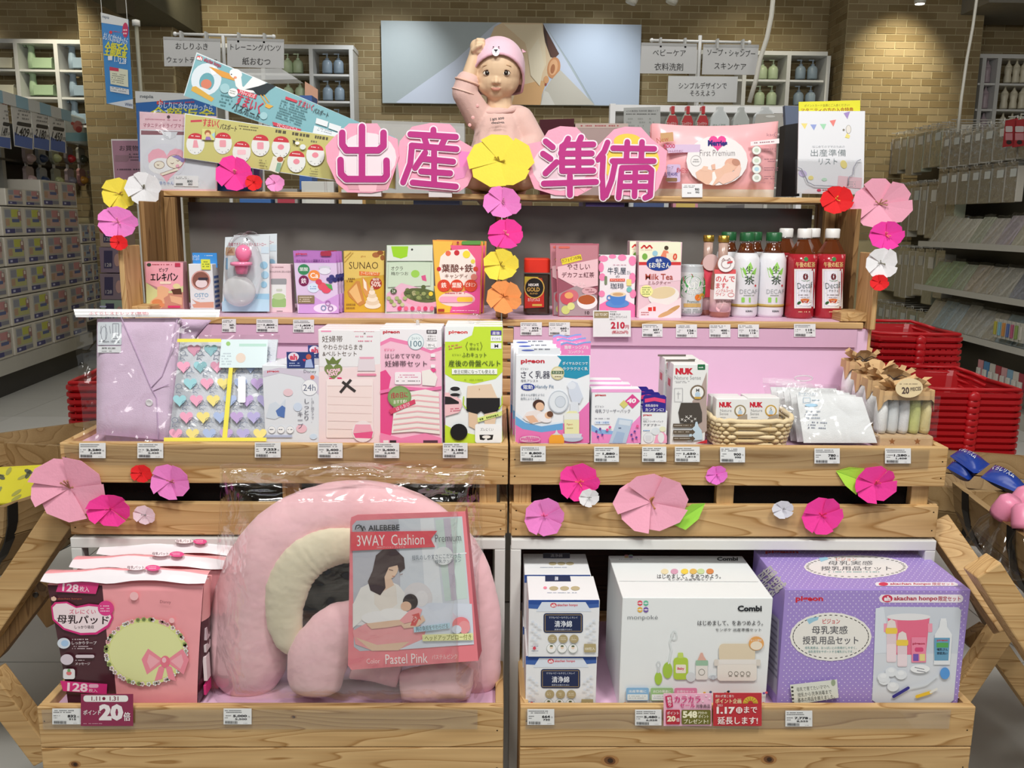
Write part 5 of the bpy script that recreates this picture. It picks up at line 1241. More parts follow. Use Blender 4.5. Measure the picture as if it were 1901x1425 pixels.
p.rect(1265,1316,1319,1343,'6E6A2A',2);p.T('548',1267,1318,1294,1331,'F5F0D0',.05);p.T('円分の',1296,1319,1312,1324,'F5F0D0',.03);p.T('ポイント',1296,1325,1315,1331,'F5F0D0',.03);p.T('プレゼント!',1269,1333,1314,1341,'F5F0D0',.04);p.done(t)
t,p=promo(1324,1286,1414,1347,'C02E38',YB1-.0085,'red card with white writing saying the point offer is extended')
p.T('買わず置こ寄り',1328,1289,1362,1294,'F3DCD8',.02);p.T('ポイント企画',1328,1296,1376,1305,'F6E3B0',.04);p.ell(1393,1305,14,13,'DDB23C',0,18,180,360);p.ell(1393,1305,5,5,'C02E38',0,12,180,360)
for k in range(7):a=math.radians(180+26*k+10);p.line([(1393+5*math.cos(a),1305+5*math.sin(a)),(1393+13*math.cos(a),1305+12*math.sin(a))],.8,'A8842A')
p.T('2021',1331,1306,1341,1310,'F5E6E0');p.T('1.17',1330,1311,1364,1324,'F7ECE8',.05);p.ell(1372,1317,6,6,'F7ECE8');p.T('日',1369,1313,1375,1321,'C02E38',.03);p.T('まで',1381,1310,1405,1322,'F7ECE8',.05);p.T('延長します!',1332,1329,1406,1343,'F7ECE8',.05)
p.done(t)
# ---------- UPPER SHELF, left half
def Yf(x,y,z):return aZ(x,y,z).y
Y=Yf(306,580,FU)
t,p,g=carton('plaster_carton','pink and green plaster box with black katakana, leftmost on the upper shelf','carton',271,486,340,Y,.04,FU,'B98A8E')
p.poly([(271,486),(340,487),(340,533),(310,541),(271,524)],'EFA9B6');p.poly([(271,524),(290,537),(320,540),(340,530),(340,572),(272,572)],'D3D79A');p.poly([(300,545),(340,542),(340,572),(296,572)],'C98E78')
p.poly([(292,533),(300,530),(314,536),(312,548),(304,553),(306,562),(300,572),(276,572),(280,558),(292,550)],'E6B58C');p.ell(292,561,10,6,'D98A5A');p.ell(300,566,6,4,'DD9062');p.ell(328,531,7,5,'E6D9A0');p.poly([(318,537),(336,535),(338,546),(322,546)],'5E3A2A');p.poly([(315,548),(338,552),(338,566),(318,560)],'E4B48E')
p.T('ピップ',296,497,312,504,'2A2224',.04);p.T('エレキバン',280,506,330,521,'1E1A1C',.05);p.rect(297,522,318,527,'F3DDC8',2);p.fine(283,489,322,493,1,'B04A5A');p.rect(325,488,335,495,'C23A55',1);p.ell(277,491,4,3,'3A4A3A');p.rect(312,567,335,571,'D83A6A',1);p.fine(276,568,305,571,1,'5A5A4A');p.done(t)
Y=Yf(376,580,FU)
t,p,g=carton('bracelet_box','white box with round window showing a pink wristband','box',353,490,397,Y,.05,FU,'E3E5E6')
p.ell(373,520,18,18,'C99088');p.ell(373,520,15.5,15.5,'8A5A4E');p.ell(374,526,11,8,'E9D8DA');p.rect(368,515,386,520,'3A3440',2);p.ring(373,520,18,18,2,'D8A59C')
p.T('OSTO',361,544,387,551,'6FA6C8',.0);p.fine(366,553,382,555,1,'8FB6CC');p.poly([(356,554),(362,558),(372,561),(397,560),(397,572),(360,571),(357,565),(365,563)],'D9A088');p.rect(353,571,397,572.5,'E9EAEA');p.done(t)
hp=M();hp.box((g[0]+.001,Y+.03,g[2]-.01),(g[1]+.003,Y+.032,aY(376,470,Y).z),'3F8FD8');hp.build('header_card','card',t)
p=Pr(Pl((0,Y+.03,0),(0,-1,0)));p.T('ムカムカ',357,473,370,478,'E6EEF6',.02);p.T('すっきり',357,479,370,483,'E6EEF6',.02);p.fine(380,473,395,476,1,'D8E6F2');p.done(t)
M().box((aY(374,490,Y).x,Y-.003,aY(380,500,Y).z),(aY(391,490,Y).x,Y-.002,aY(380,481,Y).z),'E0E64A').build('yellow_tag','card',t);p=Pr(Pl((0,Y-.003,0),(0,-1,0)));p.fine(376,484,389,497,3,'7A8A3A');p.done(t)
X1=g[1];m=M()
for k in range(7):m.box((X1+.0002,Y+.008,FU+.012+k*.012),(X1+.0006,Y+.042,FU+.018+k*.012),'4A6AA8')
m.build('side_print','ink',t,kind='stuff')
# feeder blister card
Y=Yf(455,581,FU)
def feeder(lb):
    P=[aY(x,y,Y) for x,y in ((418,440),(500,437),(500,578),(412,578))];t=thing('bottle_blister_pack',lb,'pack',((P[2].x+P[3].x)/2,Y,FU),'feeding bottle blister packs')
    M().prism(P,(0,.003,0),'DCE6EA').build('backing_card','card',t);p=Pr(Pl((0,Y,0),(0,-1,0)))
    p.T('消毒できるペットボトルストロー',424,450,494,457,'C4506A',.01);p.rect(416,545,500,577,'9CCBE4');p.poly([(412,560),(440,552),(500,556),(500,578),(412,578)],'B9DCEC');p.rect(419,459,436,474,'C9A98A');p.poly([(421,470),(430,461),(434,470)],'A87A5A');p.rect(419,478,423,500,'7FB8DC',1);p.rect(485,458,499,470,'CFE3EE');p.ell(490,492,7,7,'9CCBE4');p.ell(492,510,7,7,'A9D2E8');p.ell(490,528,6,6,'9CCBE4');p.ell(458,444,2,2,'3A3436');p.done(t)
    c=lambda x,y:aY(x,y,Y-.02)
    q=c(452,470);M().ball(q,(.020,.016,.021),'EE7FA6',18,12).build('valve_dome','gloss',t,True)
    q=c(448,490);M().lathe([(.020,-.004),(.026,-.002),(.026,.004),(.018,.006)],q,'F08CB0',20).build('collar','gloss',t,True);M().lathe([(.013,-.024),(.016,-.01),(.017,0)],q,'EE7FA6',18).build('neck','gloss',t,True)
    q=c(444,540);M().ball(q,(.040,.018,.038),'E9EEF0',26,16).build('bottle_bulb','frosted',t,True)
    M().ball(c(450,500)+V(0,.01,0),(.048,.022,.088),'FFFFFF',26,18).build('blister','film',t,True)
    return t
t=feeder('feeding-bottle blister pack with pink valve dome on the upper shelf');dup(t,t.location+V(.006,.05,.004),'feeding-bottle blister pack standing behind its twin')
Y=Yf(518,580,FU)
t,p,g=carton('baby_oil_box','small pale pink box picturing a jar with grey lid','box',494,490,542,Y,.03,FU,'E9CDD2')
p.rect(504,518,531,571,'E6E9E6',4);p.rect(503,517,532,528,'9A9C9E',2);p.rect(505,553,531,570,'9BC07A',3);p.ell(518,550,12,6,'B9D29A');p.T('赤ちゃんのために安心の品を',497,502,540,506,'7A6A6E');p.fine(505,494,530,498,1,'B08A92');p.fine(514,576,528,579,1,'4A4A4A',dens=1);p.rect(513,536,524,540,'C9CFC0');p.done(t)
# pouches
def pouch2(name,lb,cat,q,col,yb,D=.02,n=0,lbs=(),mat='foil',group=None,puff=.008,header=.12):
    """stand-up pouch: q = TL,TR,BR,BL pixels of the front"""
    Y=Yf((q[2][0]+q[3][0])/2,yb,FU);P=[aY(x,y,Y+.0) for x,y in q];P[2].z=P[3].z=FU
    t=thing(name,lb,cat,((P[2].x+P[3].x)/2,Y,FU),group)
    def f(u,v,s_):b=P[3].lerp(P[2],u).lerp(P[0].lerp(P[1],u),v);k=(max(0,math.sin(math.pi*min(max(u,0),1)))**.6)*(max(0,1-v/(1-header))**.45 if v<1-header else 0);return b+V(0,(-puff*k*.35 if s_>0 else D*k)+(0 if s_>0 else .0012),0)
    m=M();m.grid(12,14,lambda u,v:f(u,v,1),col);m.grid(12,14,lambda u,v:f(u,v,-1),col)
    m.build('pouch_body',mat,t,True);return t,Pr(Pl((0,Y-puff*.35-.0004,0),(0,-1,0))),Y
t,p,Y=pouch2('supplement_pouch','lilac supplement pouch with berries, front one of its row','pouch',[(544,465),(623,467),(630,582),(553,582)],'B878C0',582,group='lilac supplement pouches')
p.poly([(546,488),(625,488),(629,581),(553,581)],'DDC8E6');p.poly([(556,560),(580,548),(600,560),(629,545),(629,581),(554,581)],'CFA0DA');p.ell(604,572,22,9,'EEDFF2')
pigeon(p,549,469,570,474);p.T('かんでおいしい葉酸タブレット',550,481,612,486,'5A2A6A',.02);p.rect(595,466,615,475,'A8324A',3)
p.ell(564,500,11,10,'3A8A5A');p.T('葉酸',556,496,572,503,'EEF2EE',.02);p.ell(564,521,9.5,10,'7A1E50');p.T('鉄',559,516,569,526,'F2E6EE',.03);p.ell(583,511,11,10,'F0914A');p.T('Ca',576,506,591,516,'FBF3EA',.02)
p.ell(603,497,11,4,'CFCFDA');p.ell(603,503,11,6,'E6E6F0');p.ell(582,534,11,9,'D8E6F5');p.fine(576,530,588,538,2,'6A9AC8')
for x,y,r,c in ((598,531,8,'E05A6A'),(606,536,9,'E2526A'),(592,523,6,'D84A5E'),(616,514,5,'3A3A7A'),(622,519,5,'2E2E6A'),(610,518,4,'4A3A7A'),(627,512,4,'33336E'),(614,522,4,'43407E')):p.ell(x,y,r,r*.9,c)
p.poly([(604,526),(616,528),(618,538),(610,534)],'5AA85A');p.rect(553,548,584,563,'8A7A5A',1);p.fine(556,550,580,561,3,'E8DCC8');p.ring(609,562,5,5,1.4,'A878B0');p.ring(601,571,5,5,1.4,'6A8AB0');p.ring(614,572,5,5,1.4,'8A6AA0');p.done(t)
behind(t,2,.022,['lilac supplement pouch, second of its row','lilac supplement pouch, rearmost of its row'],0,.0035)
Y=Yf(675,580,FU)
t,p,g=carton('biscuit_carton','gold sandwich-biscuit box with brown serif name','carton',639,466,713,Y,.035,FU,'D2A83A')
p.poly([(639,466),(713,466),(713,510),(639,520)],'E0C468');p.poly([(639,540),(713,520),(713,579),(639,579)],'D8AC30');p.T('SUNAO',648,486,702,499,'4E3A1E',-.005);p.T('glico',670,474,679,478,'B07030');p.ell(698,473,7,5,'A8683A');p.ell(706,469,6,4,'8E5228');p.ell(710,478,4,5,'9A5E30')
p.poly([(667,503),(706,506),(703,512),(667,511)],'E07A3A');p.T('アーモンド&バニラ',670,504,702,510,'FBEFD8',.0);p.ell(698,526,11,11,'A83A2A');p.T('糖質',692,516,704,521,'F7E6D8',.02);p.T('50%',689,522,707,532,'F7E6D8',.02)
p.poly([(645,541),(662,521),(668,522),(678,562),(668,568),(648,550)],'C98A44');p.poly([(648,541),(662,526),(672,558),(664,563)],'E8BC78');p.poly([(672,513),(680,520),(688,540),(680,552),(674,540)],'D89A52');p.poly([(674,516),(680,524),(682,540),(676,534)],'F3E6D0')
for k in range(6):p.ell(692-k*.3,566-k*6,15-2.3*k,7-.6*k,('F0E4CC','E0CFAE')[k % 2])
p.fine(644,515,662,524,2,'7A5A2A');p.fine(643,562,660,575,2,'A07A2A');p.line([(640,486),(656,468)],1.2,'C9A24A');p.line([(640,478),(652,467)],1.2,'C9A24A');p.done(t)
t,p,Y=pouch2('dried_okra_pouch','shiny pale green pouch of dried okra','pouch',[(718,455),(804,454),(806,580),(715,580)],'CFE0C8',582)
p.poly([(719,456),(803,456),(803,484),(718,484)],'D9E2D6');p.poly([(726,457),(758,457),(756,476),(744,480),(730,476)],'9CD42E');p.ell(765,463,2,2,'3A3A36');p.poly([(722,487),(800,487),(799,530),(720,533)],'C9DCC2')
p.T('オクラ',726,494,748,502,'3A3A30',.0);p.T('梅かつお',726,504,758,511,'3A3A30',.0);p.ell(771,508,8,7,'9CD056');p.poly([(782,512),(790,510),(792,522),(784,520)],'D65A8A')
p.poly([(718,545),(745,525),(800,540),(804,578),(717,578)],'E4B8CA');p.ell(783,553,40,17,'E8A8BC',8);p.ell(783,548,34,13,'5E6A3E',8)
r3=random.Random(4)
for k in range(26):a=r3.uniform(0,6.3);d_=r3.random()**.5;p.ell(781+29*d_*math.cos(a),546+12*d_*math.sin(a)-3,4.2,3.6,r3.choice(('7A8A4E','93A063','56663A','A8A878','6E7A44')))
for k in range(7):p.ell(722+5*k,553+(k % 3)*6,4,3.6,('A8B87A','8FA05A','C0C890')[k % 3])
for k in range(6):p.ell(760+12*k-18,572,4,4,('D6406A','E8708A')[k % 2])
p.ell(731,540,6,5,'4A5A3A');p.T('24',728,537,734,543,'E6EEDC');p.ell(800,545,4,4,'F0D040');p.done(t)
t,p,Y=pouch2('sweets_pouch','pink and yellow sweets pouch with red fruit circles','pouch',[(803,445),(897,448),(892,583),(811,580)],'E9A04E',583)
p.poly([(804,447),(840,448),(822,520),(812,579),(808,520)],'EFC050');p.poly([(836,455),(895,456),(891,540),(850,500)],'E8628E');p.poly([(850,545),(892,530),(890,582),(835,580)],'E85A9A');p.poly([(806,530),(840,545),(835,580),(812,580)],'F0C23E')
p.poly([(830,465),(868,462),(882,480),(884,510),(876,530),(820,528),(814,500),(818,476)],'F5E9DE');p.ell(848,555,34,14,'F4D8D2')
p.rect(857,447,893,454,'5E9A48',3);p.ell(850,450,2,2,'A82A4A')
for x,y,r,c in ((832,470,5,'E87050'),(848,469,5,'C8303A'),(866,472,7,'F0DC3E'),(878,485,4,'E6D850'),(815,499,4,'C8303A'),(883,499,4.5,'D8503A'),(880,514,6,'E08A7A')):p.ell(x,y,r,r,c)
p.T('葉酸+鉄',820,490,878,505,'6A3226',.02);p.T('キャンディ',826,508,868,516,'7A4A36',.0)
for x,s_ in ((824,'鉄'),(848,'葉酸'),(874,'ビタミン')):p.ell(x,530,12,11.5,'D84A30');p.T(s_,x-(9 if len(s_)>1 else 5),524,x+(9 if len(s_)>1 else 5),532+(2 if len(s_)<3 else 0),'FBF0E2',.03)
p.fine(826,542,870,546,1,'C23A4A');p.rect(816,550,880,561,'F0A8C0',5);p.rect(848,551,878,560,'F2C840',4);p.rect(813,573,825,578,'A83A2A');p.fine(840,575,885,578,1,'FBEAEA');p.done(t)
dup(t,t.location+V(.008,.03,.0),'pink and yellow sweets pouch standing behind its twin')
# ---------- UPPER SHELF, right half
# instant coffee jar (rounded square)
Y0=Yf(997,585,FU);q0,q1=aY(972,560,Y0),aY(1022,560,Y0);jx=(q0.x+q1.x)/2;jr=(q1.x-q0.x)/2;zc_=aY(997,506,Y0).z;zt_=aY(997,480,Y0).z
def sq(m,r0,r1,z0,z1,cx,cy,col,n=6):
    def ring(r,z):
        P=[];c=r*.35
        for sx,sy,a0 in ((1,1,0),(-1,1,90),(-1,-1,180),(1,-1,270)):
            for k in range(5):a=math.radians(a0+22.5*k);P.append(V(cx+sx*(r-c)+c*math.cos(a),cy+sy*(r-c)+c*math.sin(a),z))
        return P
    A,B=ring(r0,z0),ring(r1,z1);k=len(A);m.add(A+B,[(i,(i+1) % k,k+(i+1) % k,k+i) for i in range(k)]+[tuple(range(k))[::-1],tuple(range(k,2*k))],col)
cy_=Y0+jr
t=thing('coffee_jar','square glass jar of instant coffee with red lid','jar',(jx,cy_,FU));m=M();sq(m,jr*.94,jr*.94,FU+.003,zc_-.006,jx,cy_,'3E2A1C');m.build('coffee_granules','brick',t)
m=M();sq(m,jr*.97,jr,FU,FU+.008,jx,cy_,'FFFFFF');sq(m,jr,jr,FU+.008,zc_-.004,jx,cy_,'FFFFFF');m.build('glass_jar','clear',t)
m=M();sq(m,jr*.96,jr*.96,zc_,zt_-.003,jx,cy_,'D8301E');sq(m,jr*.96,jr*.88,zt_-.003,zt_,jx,cy_,'DC3822');m.build('lid','plastic',t)
p=Pr(Pl((0,Y0-.0006,0),(0,-1,0)));p.poly([(974,515),(1006,516),(1010,530),(1010,570),(974,572)],'B8281E');p.poly([(974,513),(1000,514),(985,522),(974,530)],'C9B83A');p.ell(992,534,19,20,'C9A24A');p.ell(992,534,17,18,'16120F')
p.T('NESCAFE',981,526,1000,531,'F0ECE6',.03);p.T('GOLD',978,533,1002,541,'C9A050',.03);p.T('BLEND',984,543,998,546,'C9A050',.0);p.T('カフェインレス',980,553,1002,559,'F0E6E0',.02);p.rect(988,564,1006,568,'C9A24A');p.done(t)
t,p,Y=pouch2('tea_pouch','rose-coloured decaf tea pouch with apple picture','pouch',[(1031,452),(1112,452),(1108,588),(1036,588)],'B86A78',588,header=.05)
p.poly([(1032,455),(1110,455),(1110,480),(1032,500)],'C0808A');p.poly([(1035,495),(1110,480),(1110,530),(1075,536),(1036,515)],'EBC3C8');p.poly([(1036,516),(1075,536),(1110,532),(1108,586),(1037,586)],'9A5664');p.poly([(1038,545),(1070,530),(1108,548),(1108,586),(1038,586)],'A89498')
p.T('カフェイン0.00g',1040,475,1078,485,'6A3A2A',.02,-14);p.a.f,p.a.v,p.a.c=p.a.f,p.a.v,p.a.c
p.rect(1042,476,1080,487,'E8D43A',1,-14);p.T('カフェイン0.00g',1043,477,1079,485,'6A2A2A',.02,-14);p.T('やさしい',1053,489,1095,500,'5A1E2A',.01);p.T('デカフェ紅茶',1043,505,1103,515,'5A1E2A',.01);p.rect(1037,457,1058,461,'D86A5A',2);p.T('アップル',1062,524,1086,530,'F3DDE0',.02)
p.ell(1090,560,19,14,'F0ECEA');p.ell(1089,556,16,9,'B05A2E');p.ell(1060,549,14,12,'D0707A');p.ell(1052,553,12,12,'C8505E');p.ell(1056,548,8,6,'E8A86A');p.ell(1050,575,8,8,'C9D07A');p.ell(1060,568,7,7,'D8DC8A');p.ell(1094,540,14,7,'D8A8AE');p.fine(1084,536,1104,544,2,'7A2A3A');p.T('10',1086,577,1094,583,'3A2A2A',.01)
p.done(t);dup(t,t.location+V(-.012,.022,0),'rose-coloured decaf tea pouch behind its twin')
Y=Yf(1147,588,FU)
t,p,g=carton('coffee_stick_carton','white coffee carton with pink cow spots and blue cup','carton',1113,474,1179,Y,.05,FU,'EFE9EC')
for x,y,rx,ry in ((1120,480,9,6),(1137,476,7,4),(1155,478,8,6),(1174,484,7,9),(1116,496,5,9),(1118,514,6,7),(1174,516,6,10),(1117,545,6,6),(1175,545,6,8)):p.ell(x,y,rx,ry,'F08AB4')
p.poly([(1113,565),(1130,556),(1160,556),(1179,566),(1179,588),(1113,588)],'F07AAE')
p.T('牛乳屋',1128,496,1162,509,'3A4A5A',.0);p.T('さん',1164,502,1171,509,'3A4A5A');p.T('の',1143,511,1150,515,'3A4A5A');p.rect(1132,517,1160,522,'E0604A');p.T('カフェインレス',1134,518,1158,521,'FBEEE6',.02);p.T('珈琲',1133,525,1158,536,'3A4A5A',.0);p.fine(1136,490,1165,493,1,'C98AA0');p.rect(1122,512,1127,528,'7A8A6A',2);p.rect(1163,518,1172,530,'E8DC8A',1);p.ell(1168,537,5,5,'7AC0B8')
p.ell(1146,563,22,8,'5A8FD0');p.poly([(1132,546),(1162,546),(1159,562),(1152,566),(1140,566),(1134,561)],'4E86CE');p.ell(1147,546,15,4.5,'E9D8B8');p.ell(1147,546,10,3,'D0A878');p.ring(1131,552,5,5,1.8,'4E86CE');p.done(t)
Y=Yf(1224,590,FU)
t,p,g=carton('milk_tea_carton','tall pink milk tea carton with red band and navy oval','carton',1186,449,1264,Y,.06,FU,'EAC7D0')
p.rect(1186,449,1264,492,'EFEFD2');p.rect(1186,486,1264,492,'D0393A');p.poly([(1186,492),(1264,492),(1264,520),(1186,530)],'F0D2DA');p.line([(1190,461),(1196,455),(1200,461),(1206,455),(1211,461)],3,'D83A3A');p.fine(1190,463,1210,465,1,'C83A3A')
p.ell(1197,476,5,6,'7AB04A');p.ell(1237,460,4,4,'4A3A2A');p.poly([(1224,480),(1232,464),(1240,466),(1246,480)],'E88A6A');p.ell(1216,470,5,5,'9AC8D8');p.rect(1237,470,1256,484,'F0E0C0');p.T('0',1249,470,1257,483,'D8503A',.05,8)
p.ell(1223,489,23,13.5,'1E3E8E');p.T('森永',1217,480,1229,486,'F0F2F6',.04);p.T('Eお母さん',1205,487,1244,497,'F5F3E0',.05);p.T('Milk Tea',1198,508,1249,519,'B04A3A',.01);p.T('ミルクティー',1203,521,1245,528,'8A4A4A',.0)
p.ell(1232,549,29,18,'EFE9E4',-8);p.ell(1230,543,24,11,'E2CFA4',-8);p.poly([(1186,575),(1212,560),(1240,566),(1264,552),(1264,590),(1186,590)],'F3DDE0');p.ell(1248,575,16,4,'C79A62',-30);p.ell(1236,582,16,4,'D0A672',-22);p.ell(1200,540,12,11,'F2EFA0');p.fine(1192,532,1208,548,4,'6A8A3A');p.rect(1203,570,1210,577,'D8392E');p.rect(1212,569,1217,577,'D8392E');p.fine(1190,578,1206,586,2,'B05A5A');p.done(t)
dup(t,t.location+V(-.012,.065,-.0),'tall pink milk tea carton behind its twin, shifted to the left')
# cans and bottles
def lat_thing(name,lb,cat,x0,x1,yb,group=None):
    Yc0=Yf((x0+x1)/2,yb,FU);r=(aY(x1,yb-40,Yc0).x-aY(x0,yb-40,Yc0).x)/2*.985;cx=(aY(x1,yb-40,Yc0).x+aY(x0,yb-40,Yc0).x)/2
    return thing(name,lb,cat,(cx,Yc0+r,FU),group),cx,Yc0+r,r
t,cx,cy,r=lat_thing('drink_can','silver and green plum drink can','can',1262,1311,588);zt_=aY(1286,491,cy).z
M().lathe([(r*.82,FU),(r*.98,FU+.006),(r,FU+.012),(r,zt_-.018),(r*.86,zt_-.004),(r*.88,zt_),(r*.82,zt_),(r*.80,zt_-.004),(0,zt_-.005)],(cx,cy,0),['B8BDC0','C9CDCE','CFD3D2','B9BEC0','C0C4C6','B0B4B6'],32).build('can_body','gloss',t,True)
p=Pr(Cy((cx,cy),r));p.rect(1264,512,1309,553,'3F9A4E',9,0);p.ell(1286,528,21,19,'2F8A44');p.ell(1286,524,16,12,'4DA85A');p.poly([(1268,514),(1284,508),(1288,514),(1270,524)],'C8283A');p.T('ウメッシュ',1266,518,1308,538,'F2F5EE',.03,-14);p.T('ノンアルコール',1278,535,1306,546,'F2F5EE',.02,-22);p.ell(1296,552,6,6,'E07A2A');p.ell(1303,549,5,5,'D8A83A');p.T('Premium',1276,557,1298,562,'6A7A6A');p.rect(1269,563,1301,570,'C9A968',nseg=4);p.fine(1266,573,1306,582,3,'7A8A84');p.done(t)
def wine(lb,front):
    t,cx,cy,r=lat_thing('wine_bottle',lb,'bottle',1323,1363,590,'small pink wine bottles');h=aY(1345,437,cy).z-FU
    M().lathe([(r*.9,FU),(r,FU+.006),(r,FU+h*.50),(r*.8,FU+h*.6),(r*.42,FU+h*.72),(r*.40,FU+h*.92)],(cx,cy,0),'C07A60',24).build('glass_body','rose_glass',t,True)
    M().lathe([(r*.46,FU+h*.55),(r*.44,FU+h*.93)],(cx,cy,0),'B99A8C',20).build('neck_foil','foil',t,True)
    M().lathe([(r*.50,FU+h*.92),(r*.52,FU+h*.925),(r*.52,FU+h*.995),(r*.46,FU+h),(0,FU+h)],(cx,cy,0),'C9A648',24).build('cap','gold',t,True)
    M().lathe([(r*1.004,FU+h*.07),(r*1.004,FU+h*.34)],(cx,cy,0),'E9C8C8',24).build('label_band','card',t,True)
    if front:p=Pr(Cy((cx,cy),r*1.004));p.T('Vin du Monde',1329,557,1358,562,'7A5A4A',0);p.ell(1343,572,14,8,'EDB8BC');p.done(t)
    # hang tags
    q0,q1=aY(1325,555,cy-r-.006),aY(1367,503,cy-r-.006)
    m=M();m.prism([(q0.x,cy-r-.006,q0.z),(q1.x,cy-r-.006,q0.z),(q1.x,cy-r-.006,q1.z-.004),(q1.x-.004,cy-r-.006,q1.z),(q0.x+.004,cy-r-.006,q1.z),(q0.x,cy-r-.006,q1.z-.004)],(0,.001,0),'F1EEEC' if front else 'D8485A');m.build('hang_tag','card',t)
    c_=aY(1348,489,cy-r-.009);M().lathe([(0,0),(.0205,0),(.0205,.001),(0,.001)],c_,'F3F0EE' if front else 'D8B8B4',24,Matrix.Rotation(math.pi/2,3,'X')).build('round_tag','card',t)
    if front:
        p=Pr(Pl((0,cy-r-.006,0),(0,-1,0)));p.rect(1326,500,1366,508,'E05A5E');p.T('のんで',1329,512,1364,523,'D8484E',.05);p.T('ます。',1329,525,1352,535,'D8484E',.05);p.T('ノンアルコール',1329,537,1361,542,'D8585E',.03);p.T('ワイン',1329,543,1346,549,'D8585E',.03);p.ring(1357,547,6,4,.8,'D8585E');p.done(t)
        p=Pr(Pl((0,cy-r-.0112,0),(0,-1,0)));p.ring(1348,490,9,8,.8,'8A5A5A');p.line([(1340,484),(1343,479),(1346,483)],.8,'8A5A5A');p.line([(1350,483),(1354,479),(1357,485)],.8,'8A5A5A');p.rect(1350,485,1360,488,'D8484E',0,-12);p.done(t)
    return t
m,nt,b=nmat('rose_glass');b.inputs['Base Color'].default_value=lin('C47A66');b.inputs['Roughness'].default_value=.06;b.inputs['Transmission Weight'].default_value=.35;b.inputs['Coat Weight'].default_value=.6;MATS['rose_glass']=m
m,nt,b=nmat('tea_liquid');b.inputs['Base Color'].default_value=lin('5A2A10');b.inputs['Roughness'].default_value=.05;b.inputs['Coat Weight'].default_value=1;MATS['tea_liquid']=m
wine('small pink wine bottle with white paper tag, in front',True)
tt=wine('small pink wine bottle with red tag, behind and left of the other',False);tt.location=tt.location+V(-.024,.055,0)
